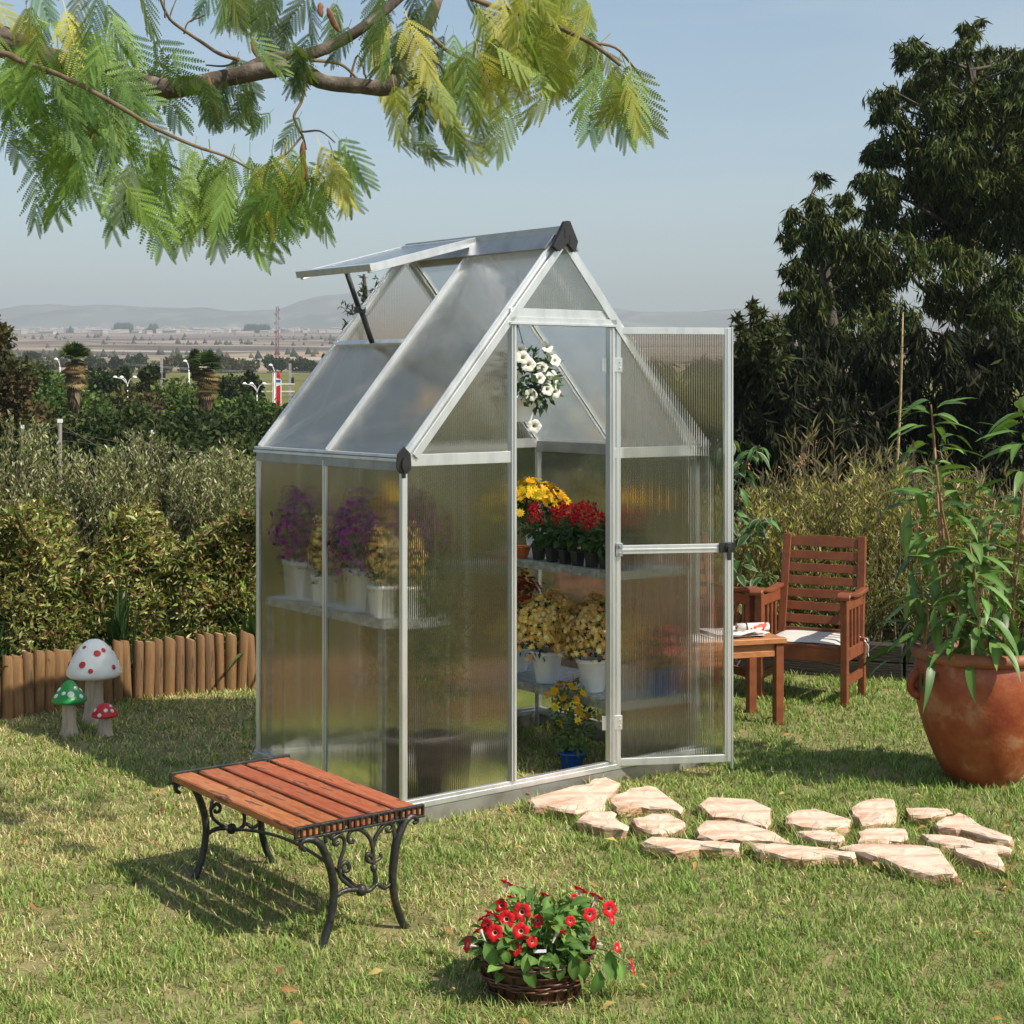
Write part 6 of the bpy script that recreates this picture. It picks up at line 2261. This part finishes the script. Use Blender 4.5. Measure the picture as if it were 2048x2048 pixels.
for lab, a, b, Y in (('pair of thin power cables crossing in front of the left palm', (-60, 741), (175, 733), 48), ('pair of thin power cables running from the right street lamp', (250, 727), (700, 744), 66)):
    A, Bp = at(a[0], a[1], Y), at(b[0], b[1], Y)
    t = thing('power_cable', lab, 'cable', A, 0)
    for dz in (0, -.05):
        pts = [(Bp - A) * f + Vector((0, 0, dz - .12 * math.sin(math.pi * f))) for f in np.linspace(0, 1, 9)]
        MB().tube(pts, .008, 5).build('wire', M['concrete'], t)


def lattice(m_, w, z0, z1, n, col, x=0.0):
    """square lattice tower section"""
    h = w / 2
    r = w * .055
    for sx in (-1, 1):
        for sy in (-1, 1):
            m_.beam((x + sx * h, sy * h, z0), (x + sx * h, sy * h, z1), 2 * r, 2 * r, (0, 1, 0), col)
    dz = (z1 - z0) / n
    for i in range(n):
        za, zb_ = z0 + i * dz, z0 + (i + 1) * dz
        for s in (-1, 1):
            q = 1 if i % 2 else -1
            m_.beam((x - q * h, s * h * 1.02, za), (x + q * h, s * h * 1.02, zb_), 1.3 * r, 1.3 * r, (0, 1, 0), col)
            m_.beam((x + s * h * 1.02, -q * h, za), (x + s * h * 1.02, q * h, zb_), 1.3 * r, 1.3 * r, (1, 0, 0), col)
        m_.beam((x - h, -h * 1.03, zb_), (x + h, -h * 1.03, zb_), 1.3 * r, 1.3 * r, (0, 1, 0), col)


Y = 380
s = Y / FPX
p = at(554.5, 613, Y)
base = float(terrain_z(Y)) - .5
t = thing('lattice_mast', 'tall red and white lattice radio mast rising from the valley', 'radio mast', (p.x, Y, base))
H = p.z - base
cuts = np.linspace(0, H, 6)
for i in range(5):
    m_ = MB()
    lattice(m_, 6.2 * s * (1 - .08 * i), cuts[i], cuts[i + 1], 4, 0)
    m_.build('section', M['mast_red'] if i != 3 else M['mast_white'], t)
m_ = MB()
for q in range(7):
    z = H - (4 + q * 9) * s
    m_.box((-6 if q % 2 else 3) * s, (-3 if q % 2 else 6) * s, -2 * s, 2 * s, z - 5 * s, z)
m_.build('antenna', M['mast_white'], t)['kind'] = 'stuff'
Y = 46
s = Y / FPX
base = float(terrain_z(Y))
p = at(557, 742, Y)
t = thing('sign_column', 'tall red advertising column with a white and blue emblem and white edge', 'sign', (p.x, Y, base))
H = p.z - base
prof = [(-4.4, 0), (4.4, 0), (4.4, H - 20 * s), (3.4, H - 8 * s), (0, H), (-3.4, H - 8 * s), (-4.4, H - 20 * s)]
vs = [(q[0] * s, -3 * s, q[1]) for q in prof] + [(q[0] * s, 3 * s, q[1]) for q in prof]
n = len(prof)
MB().add(vs, [tuple(range(n)), tuple(range(2 * n - 1, n - 1, -1))] + [(k_, n + k_, n + (k_ + 1) % n, (k_ + 1) % n) for k_ in range(n)]).build('body', M['red_paint'], t)
MB().box(4.45 * s, 5.4 * s, -3 * s, 3 * s, 0, H - 18 * s).build('edge', M['white_paint'], t)
m_ = MB()
zc_ = H - 22 * s
m_.box(-4.4 * s, 4.4 * s, -3.3 * s, -3.05 * s, zc_ - 1 * s, zc_ + 4 * s, 1)
m_.add([(-4.4 * s, -3.2 * s, zc_ - 1.2 * s), (4.4 * s, -3.2 * s, zc_ - 1.2 * s), (4.4 * s, -3.2 * s, zc_ - 6 * s), (-4.4 * s, -3.2 * s, zc_ - 9 * s)], [(3, 2, 1, 0)], 0)
m_.add([(-4.4 * s, -3.2 * s, zc_ + 8 * s), (4.4 * s, -3.2 * s, zc_ + 6 * s), (4.4 * s, -3.2 * s, zc_ + 4.2 * s), (-4.4 * s, -3.2 * s, zc_ + 4.2 * s)], [(3, 2, 1, 0)], 0)
m_.build('emblem', [M['white_paint'], M['blue_paint']], t)
t = thing('gantry_tower', 'slim white lattice gantry standing left of the red advertising column', 'gantry', (at(546, 745, Y).x, Y + .3, base))
m_ = MB()
lattice(m_, 6.5 * s, 0, at(546, 745, Y).z - base, 9, 0)
m_.build('lattice', M['white_paint'], t)
H2 = at(546, 745, Y).z - base
MB().box(-16 * s, 14 * s, -1.5 * s, 1.5 * s, H2, H2 + 2 * s).build('top_beam', M['blackp'], t)
m_ = MB()
for z in (24, 39):
    m_.box(-26 * s, -3.6 * s, -1 * s, 1 * s, H2 - z * s, H2 - (z - 2.2) * s)
    m_.box(3.6 * s, 40 * s, 1.2 * s, 2.4 * s, H2 - z * s, H2 - (z - 2.2) * s)
m_.build('crossbeam', M['white_paint'], t)
# wire fence on the slope
for lab, px, py in (('white capped grey fence post among the silvery shrubs', 120, 838), ('thin white topped fence post near the left edge', 45, 850), ('thin white topped fence post beside the tallest narrow olive shrub', 305, 860)):
    Y = 12.9
    big_ = px == 120
    p = at(px, py, Y)
    t = thing('fence_post', lab, 'fence post', (p.x, Y, -.45), 0, 'posts of the wire fence')
    H = p.z + .45
    r = .016 if big_ else .010
    MB().tube([(0, 0, 0), (0, 0, H - .03)], r, 8).build('post', M['wire'], t)
    MB().box(-r * 1.1, r * 1.1, -r, r, H - .0295, H).build('cap', M['white_paint'], t)
A = at(122, 850, 12.9)
t = thing('fence_wire', 'sagging strands of fence wire running down from the white capped post', 'wire', A)
for b, dz in (((268, 925), 0), ((420, 905), -.12), ((540, 930), -.05), ((-20, 880), 0)):
    Bp = at(b[0], b[1], 12.9)
    MB().tube([Vector((0, 0, dz)), (Bp - A) * .5 + Vector((0, 0, dz * .5 - .02)), (Bp - A)], .0018, 5).build('strand', M['wire'], t)

# far village and its dark woods
hm = []
for q in range(4):
    m_ = MB()
    w, d, h = ((9, 8, 3.2), (16, 9, 3.0), (7, 7, 4.2), (24, 10, 2.8))[q]
    m_.box(-w / 2, w / 2, -d / 2, d / 2, -3, h, 0)
    m_.add([(-w / 2 - .3, -d / 2 - .3, h), (w / 2 + .3, -d / 2 - .3, h), (w / 2 + .3, d / 2 + .3, h), (-w / 2 - .3, d / 2 + .3, h), (-w / 2, 0, h + 1.5), (w / 2, 0, h + 1.5)], [(0, 1, 5, 4), (2, 3, 4, 5), (1, 2, 5), (3, 0, 4)], 1)
    hm.append(m_.mesh('far_house', [M['wall_far'], M['roof_village'] if q == 0 else M['concrete']]))
for q in range(150):
    px = random.choice((random.gauss(175, 60), random.gauss(400, 60), random.gauss(520, 55), random.uniform(60, 690)))
    Yh = random.uniform(1330, 1760)
    x = (px - 1024) / FPX * Yh
    o = put('far_house', random.choice(hm), None, (x, Yh, float(terrain_z(Yh)) + .6), (0, 0, random.uniform(-.5, .5)), random.uniform(.32, .7))
    tag(o, 'small pale house in the hazy village across the valley', 'house', 'pale houses of the far village')
cone = (np.array([(0, 0, 1.0), (.32, 0, 0), (-.16, .28, 0), (-.16, -.28, 0), (.2, .1, .45)]), np.array([(0, 1, 2), (0, 2, 3), (0, 3, 1), (1, 3, 2)]), np.ones((5, 3)))
for lab, x0, x1, Yh, h in (('dark hazy wood beside the village, left of the two near the middle', 222, 272, 1500, 11), ('smaller dark hazy wood just right of the first one', 290, 322, 1500, 10), ('dark hazy wood left of the radio mast', 482, 546, 1420, 10), ('thin dark hazy line of trees at the left end of the village', 132, 150, 1500, 8)):
    n = int((x1 - x0) * 5)
    px = rng.uniform(x0, x1, n)
    yy = Yh + rng.uniform(-25, 25, n)
    pos = np.stack([(px - 1024) / FPX * yy, yy, terrain_z(yy) - 1.0], 1)
    sc_ = rng.uniform(.55, 1.0, n)[:, None] * np.array([h * .55, h * .55, h])
    edge_ = np.clip(np.minimum(px - x0, x1 - px) / 8, .5, 1)
    o = scatter('far_wood', cone, pos, np.repeat(np.eye(3)[None], n, 0), sc_ * edge_[:, None], mixtint(n, [(.03, .045, .025)], .2), M['leaf_far'])
    tag(o, lab, 'wood', kind='stuff')

# scattered scrub between the fields
n = 420
yy = np.exp(rng.uniform(math.log(420), math.log(1350), n))
xx = (rng.uniform(-60, 760, n) - 1024) / FPX * yy
pos = np.stack([xx, yy, terrain_z(yy) - .3], 1)
keep = vnoise(xx / 3, yy, 40, 71) > .45
pos = pos[keep]
n = len(pos)
hh = rng.uniform(1.2, 3.4, n)
o = scatter('scrub', cone, pos, np.repeat(np.eye(3)[None], n, 0), np.stack([hh * 1.9, hh * 1.9, hh], 1), mixtint(n, [(.05, .055, .03), (.08, .075, .04)], .25), M['leaf_far'])
tag(o, 'small dark scrub dotted along the field edges of the plain', 'scrub', kind='stuff')

# ================================================================== OVERHANGING FEATHERY TREE


def albizia_mesh(seed, col):
    r = np.random.default_rng(seed)
    V, F, C = [], [], []
    npair = int(r.integers(9, 12))
    droop = r.uniform(.12, .34)
    twist = r.uniform(-.25, .25)

    def rach(t):
        return np.array([.06 * math.sin(2.2 * t + seed) , t * (1 - .12 * t), -droop * t * t])
    for i in range(12):
        a, b = rach(i / 12), rach((i + 1) / 12)
        w = .0065 * (1 - .6 * i / 12)
        k0 = len(V)
        V += [a + [w, 0, 0], a - [w, 0, 0], b - [w * .9, 0, 0], b + [w * .9, 0, 0]]
        C += [np.array(col) * [1.5, 1.25, 1.2]] * 4
        F.append((k0, k0 + 1, k0 + 2, k0 + 3))
    for i in range(npair):
        t = .18 + .80 * i / (npair - 1)
        o = rach(t)
        ln = (.33 * math.sin(math.pi * (.24 + .56 * t)) + .07) * r.uniform(.88, 1.08)
        for s in (-1, 1):
            ang = (.80 - .46 * t) * s + r.normal(0, .05)
            d = np.array([math.sin(ang), math.cos(ang), -.12 + r.normal(0, .06)])
            d /= np.linalg.norm(d)
            up = np.array([twist * s, 0, 1.0])
            side = np.cross(d, up)
            side /= np.linalg.norm(side)
            nrm = np.cross(side, d)
            m = 13
            fold = r.uniform(-.35, .2)
            cc = np.array(col) * r.uniform(.82, 1.18)
            sag = r.uniform(.05, .30)
            for j in range(m):
                f = (j + .6) / m
                p = o + d * ln * f + np.array([0, 0, -sag * ln * f * f])
                ll = .037 * (1 - .4 * abs(f - .4)) * (1 - .62 * max(0, (f - .72) / .28) ** 1.5) * r.uniform(.9, 1.1)
                ww = ln / m * .74
                for q in (-1, 1):
                    e = side * q * .86 + d * .5 + nrm * fold * .6
                    k0 = len(V)
                    V += [p - d * ww * .5, p + d * ww * .6, p + e * ll + d * ww * .35, p + e * ll - d * ww * .35]
                    C += [cc, cc, cc * 1.05, cc * 1.05]
                    F.append((k0, k0 + 1, k0 + 2, k0 + 3))
            k0 = len(V)
            w = .0035
            V += [o + nrm * .002 + side * w, o + nrm * .002 - side * w, o + d * ln + [0, 0, -sag * ln] - side * w * .4, o + d * ln + [0, 0, -sag * ln] + side * w * .4]
            C += [cc * [1.7, 1.35, 1.2]] * 4
            F.append((k0, k0 + 1, k0 + 2, k0 + 3))
    return tint_mesh('leaf', V, F, np.array(C), M['albizia'])


AC = {'green': [(.165, .27, .055), (.14, .24, .045), (.21, .31, .06), (.15, .26, .075)], 'yellow': [(.26, .30, .05), (.33, .335, .06), (.20, .27, .05), (.40, .38, .075)], 'dark': [(.075, .125, .030), (.10, .15, .036), (.06, .105, .025), (.13, .165, .042)]}  # the dark set has shade put into the leaf colour
AM = {k_: [albizia_mesh(100 + 7 * i + len(k_), c) for i, c in enumerate(v)] for k_, v in AC.items()}
TB = Vector((-2.55, 5.6, 0))
tree = thing('feathery_tree', 'overhanging tree with feathery fern like leaves and a thick grey limb', 'tree', TB)


def bp_(px, py, Y=5.2):
    return at(px, py, Y) - TB


def limb(name, pts, r, mat, k_=5, n=10, rough=0.0):
    sp = smooth_path(pts, k_)
    rr = lerp_list(r, len(sp))
    if rough:
        rr = [q * (1 + rough * math.sin(i * 1.7) * math.cos(i * .9)) for i, q in enumerate(rr)]
    return MB().tube(sp, rr, n).build(name, mat, tree)


limb('trunk', [(0, 0, -.1), (.05, 0, .8), (-.03, .05, 1.6), (.10, .0, 2.35), (.35, -.1, 2.75)], [.17, .14, .13, .11, .09], M['bark'], 6, 14, .04)
limb('branch', [(.25, -.1, 2.6), bp_(-120, 60), bp_(90, 120), bp_(262, 160), bp_(330, 176), bp_(400, 168), bp_(470, 152), bp_(560, 137), bp_(610, 146), bp_(650, 165), bp_(720, 172), bp_(766, 176), bp_(790, 160), bp_(812, 110, 5.25), bp_(860, 40, 5.3), bp_(900, -90, 5.4)], [.075, .058, .044, .036, .036, .030, .029, .027, .028, .025, .025, .027, .024, .021, .019, .016], M['bark'], 5, 12, .05)
limb('branch', [bp_(470, 148), bp_(540, 118, 5.25), bp_(620, 108, 5.3), bp_(690, 78, 5.35), bp_(745, 40, 5.35), bp_(810, -15, 5.4), bp_(850, -80, 5.4)], [.016, .019, .021, .019, .017, .015, .012], M['bark'], 5, 9)
limb('branch', [(.2, -.05, 2.55), bp_(-60, 115, 4.9), bp_(60, 130, 4.85), bp_(140, 160, 4.8), bp_(230, 208, 4.8), bp_(310, 256, 4.8), bp_(390, 292, 4.85), bp_(450, 312, 4.9), bp_(500, 338, 4.9)], [.02, .012, .008, .0075, .007, .006, .005, .004, .003], M['twig'], 4, 8)
for pts, r in (([(478, 119), (440, 108), (400, 82), (360, 55), (340, 38), (326, 12), (316, -20)], .0065), ([(338, 40), (344, 20), (354, -5)], .003), ([(330, 36), (328, -10)], .003), ([(368, 68), (376, 45), (400, 35), (411, 29)], .003), ([(480, 120), (450, 132), (412, 130)], .004), ([(320, 160), (328, 140), (312, 110)], .003), ([(328, 132), (345, 110), (355, 95)], .0025),
               ([(608, 138), (609, 175), (602, 205), (588, 232), (596, 255), (606, 275), (612, 300)], .0055), ([(588, 232), (600, 262), (640, 262), (670, 285)], .004), ([(606, 270), (570, 310), (530, 330)], .004), ([(620, 120), (680, 128), (712, 155), (728, 172)], .006), ([(700, 160), (716, 110), (733, 160)], .004),
               ([(850, 60), (900, 105), (960, 130), (1000, 120)], .007), ([(840, 70), (850, 100), (880, 130), (900, 180)], .005), ([(850, -40), (980, 10), (1080, 40), (1180, 85), (1240, 130)], .010), ([(1180, 85), (1230, 95), (1262, 128), (1290, 165)], .005), ([(1262, 160), (1270, 180), (1290, 205)], .002), ([(1080, 40), (1100, 110), (1110, 150)], .005), ([(1268, 170), (1282, 166), (1292, 163)], .002)):
    limb('twig', [bp_(p[0], p[1], 5.15 + .08 * math.sin(p[0] * .02)) for p in pts], [r, r * .85, r * .6], M['twig'], 4, 6)

LOW_L = ([-60, 0, 20, 60, 90, 112, 135, 150, 190, 225, 250, 280, 305, 330, 345, 375, 400, 420, 445, 470, 490, 515, 530, 560, 600, 630, 655, 690, 725, 740], [330, 300, 310, 345, 400, 452, 458, 440, 345, 385, 460, 502, 488, 420, 490, 492, 468, 500, 470, 515, 505, 482, 505, 508, 488, 505, 440, 425, 432, 350])
UP_L = ([-60, 290, 310, 400, 460, 600, 700, 740], [-90, -90, 215, 262, 275, 262, 265, 290])
LOW_M = ([395, 430, 470, 505, 520, 560, 600, 640, 665, 700], [60, 72, 60, 60, 90, 235, 225, 230, 140, 110])
LOW_D = ([395, 440, 470, 505, 530], [250, 262, 268, 258, 200])
LOW_R = ([745, 765, 800, 830, 855, 880, 915, 950, 985, 1005, 1050, 1068, 1085, 1120, 1160, 1200, 1240, 1280, 1308], [215, 205, 232, 280, 262, 338, 362, 318, 342, 262, 268, 288, 195, 190, 262, 268, 296, 282, 298])
UP_R = ([745, 1185, 1200, 1235, 1270, 1300], [-90, -90, 40, 85, 130, 190])


def leaf_at(px, py, L, tilt, kind, Y=None, face=None):
    Y = Y if Y else random.uniform(4.75, 5.6)
    ln = L * .90 / FPX * Y
    d = Vector((math.sin(tilt), random.gauss(0, .28), -math.cos(tilt)))
    yaw = random.gauss(.25, .65) if face is None else face
    h = Vector((math.sin(yaw), -math.cos(yaw), .35))
    m_ = random.choice(AM[kind])
    return put('leaf', m_, tree, bp_(px, py, Y), look(d, h), (ln * random.uniform(.80, 1.05), ln, ln))


def region(low, up, n, kinds, x0, x1, Lr=(120, 190), tilt=(.05, .35), sp=1.25):
    got = tries = 0
    while got < n and tries < n * 60:
        tries += 1
        px = random.uniform(x0, x1)
        L = random.uniform(*Lr)
        th = random.gauss(tilt[0], tilt[1] * sp)
        tipx = px + L * math.sin(th)
        yl = np.interp(tipx, *low)
        yu = np.interp(px, *up)
        if tipx < low[0][0] or tipx > low[0][-1]:
            continue
        hi = yl - L * math.cos(th) * .92
        if hi < yu:
            continue
        py = yu + (hi - yu) * (random.random() ** .7)
        k_ = kinds(px, py)
        leaf_at(px, py, L, th, k_)
        got += 1
    return got


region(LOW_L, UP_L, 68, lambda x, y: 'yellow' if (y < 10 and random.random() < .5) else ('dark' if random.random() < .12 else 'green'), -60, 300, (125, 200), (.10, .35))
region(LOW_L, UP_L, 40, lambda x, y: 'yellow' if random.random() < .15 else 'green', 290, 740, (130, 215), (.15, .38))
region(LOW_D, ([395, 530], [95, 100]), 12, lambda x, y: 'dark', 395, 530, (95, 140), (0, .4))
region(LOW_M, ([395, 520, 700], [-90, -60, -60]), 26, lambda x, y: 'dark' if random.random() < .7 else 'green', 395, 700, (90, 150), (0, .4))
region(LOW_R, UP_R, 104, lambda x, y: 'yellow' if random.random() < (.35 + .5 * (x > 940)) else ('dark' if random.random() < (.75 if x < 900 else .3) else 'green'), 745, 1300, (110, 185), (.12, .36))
for px, py, L, th, k_ in ((250, 300, 200, .15, 'green'), (300, 310, 210, .22, 'green'), (375, 320, 190, .1, 'green'), (440, 320, 200, .12, 'green'), (520, 330, 190, .25, 'green'), (600, 320, 200, .12, 'green'), (640, 270, 175, .45, 'yellow'), (660, 265, 150, .75, 'green'), (100, 260, 205, .1, 'green'), (150, 190, 150, .05, 'green'), (545, 215, 80, -.7, 'green'), (600, 220, 95, -.5, 'green'), (345, 95, 50, .4, 'green'), (600, 95, 130, -.25, 'dark'), (780, 150, 150, .25, 'yellow'), (1235, 110, 190, .45, 'yellow'), (1225, 120, 190, .25, 'yellow'), (1200, 110, 180, -.05, 'green'), (1255, 120, 180, .3, 'green'), (-10, 40, 180, .1, 'green'), (30, 60, 190, .2, 'green'), (75, 40, 180, -.15, 'green'), (110, 70, 190, .1, 'green'), (150, 60, 185, .25, 'green'), (190, 95, 180, -.1, 'green'), (225, 90, 170, .15, 'dark'), (255, 110, 160, .3, 'green'), (60, -10, 170, 0, 'yellow'), (15, 150, 190, .2, 'green')):
    leaf_at(px, py, L, th, k_, random.uniform(4.8, 5.1), random.gauss(.1, .25))
for px, py, L in ((416, 150, 85), (606, 282, 90), (655, 15, 55), (640, 5, 30), (995, 60, 60), (1018, 90, 40), (505, 75, 40), (968, 125, 45), (175, 245, 40)):
    Y = 5.0
    s = Y / FPX
    m_ = MB()
    pts = smooth_path([(0, 0, 0), (.003, 0, -L * s * .25), (L * s * .10, 0, -L * s * .6), (L * s * .26, 0, -L * s)], 4)
    m_.tube(pts, [q * s for q in lerp_list([.8, 4.5, 6.5, 5.5, 6.5, 4.5, .8], len(pts))], 8, flat=.3, flat_axis=(0, 1, 0))
    o = m_.build('seed_pod', M['pod'], tree, loc=bp_(px, py, Y))
    o.rotation_euler = (random.gauss(0, .15), random.gauss(0, .1), random.gauss(.2, .5))

# ================================================================== HAZE over the valley
me = MB().box(-4200, 4200, -120, 4250, -8, 215).mesh('haze', [])
hz_m, ht, ho = new_mat('valley_haze')
vol = N(ht, 'ShaderNodeVolumePrincipled')
vol.inputs['Color'].default_value = (.60, .65, .71, 1)
vol.inputs['Density'].default_value = 0.00046
ht.links.new(vol.outputs[0], ho.inputs['Volume'])
me.materials.append(hz_m)
o = put('haze', me)
o.visible_shadow = True
tag(o, kind='stuff')
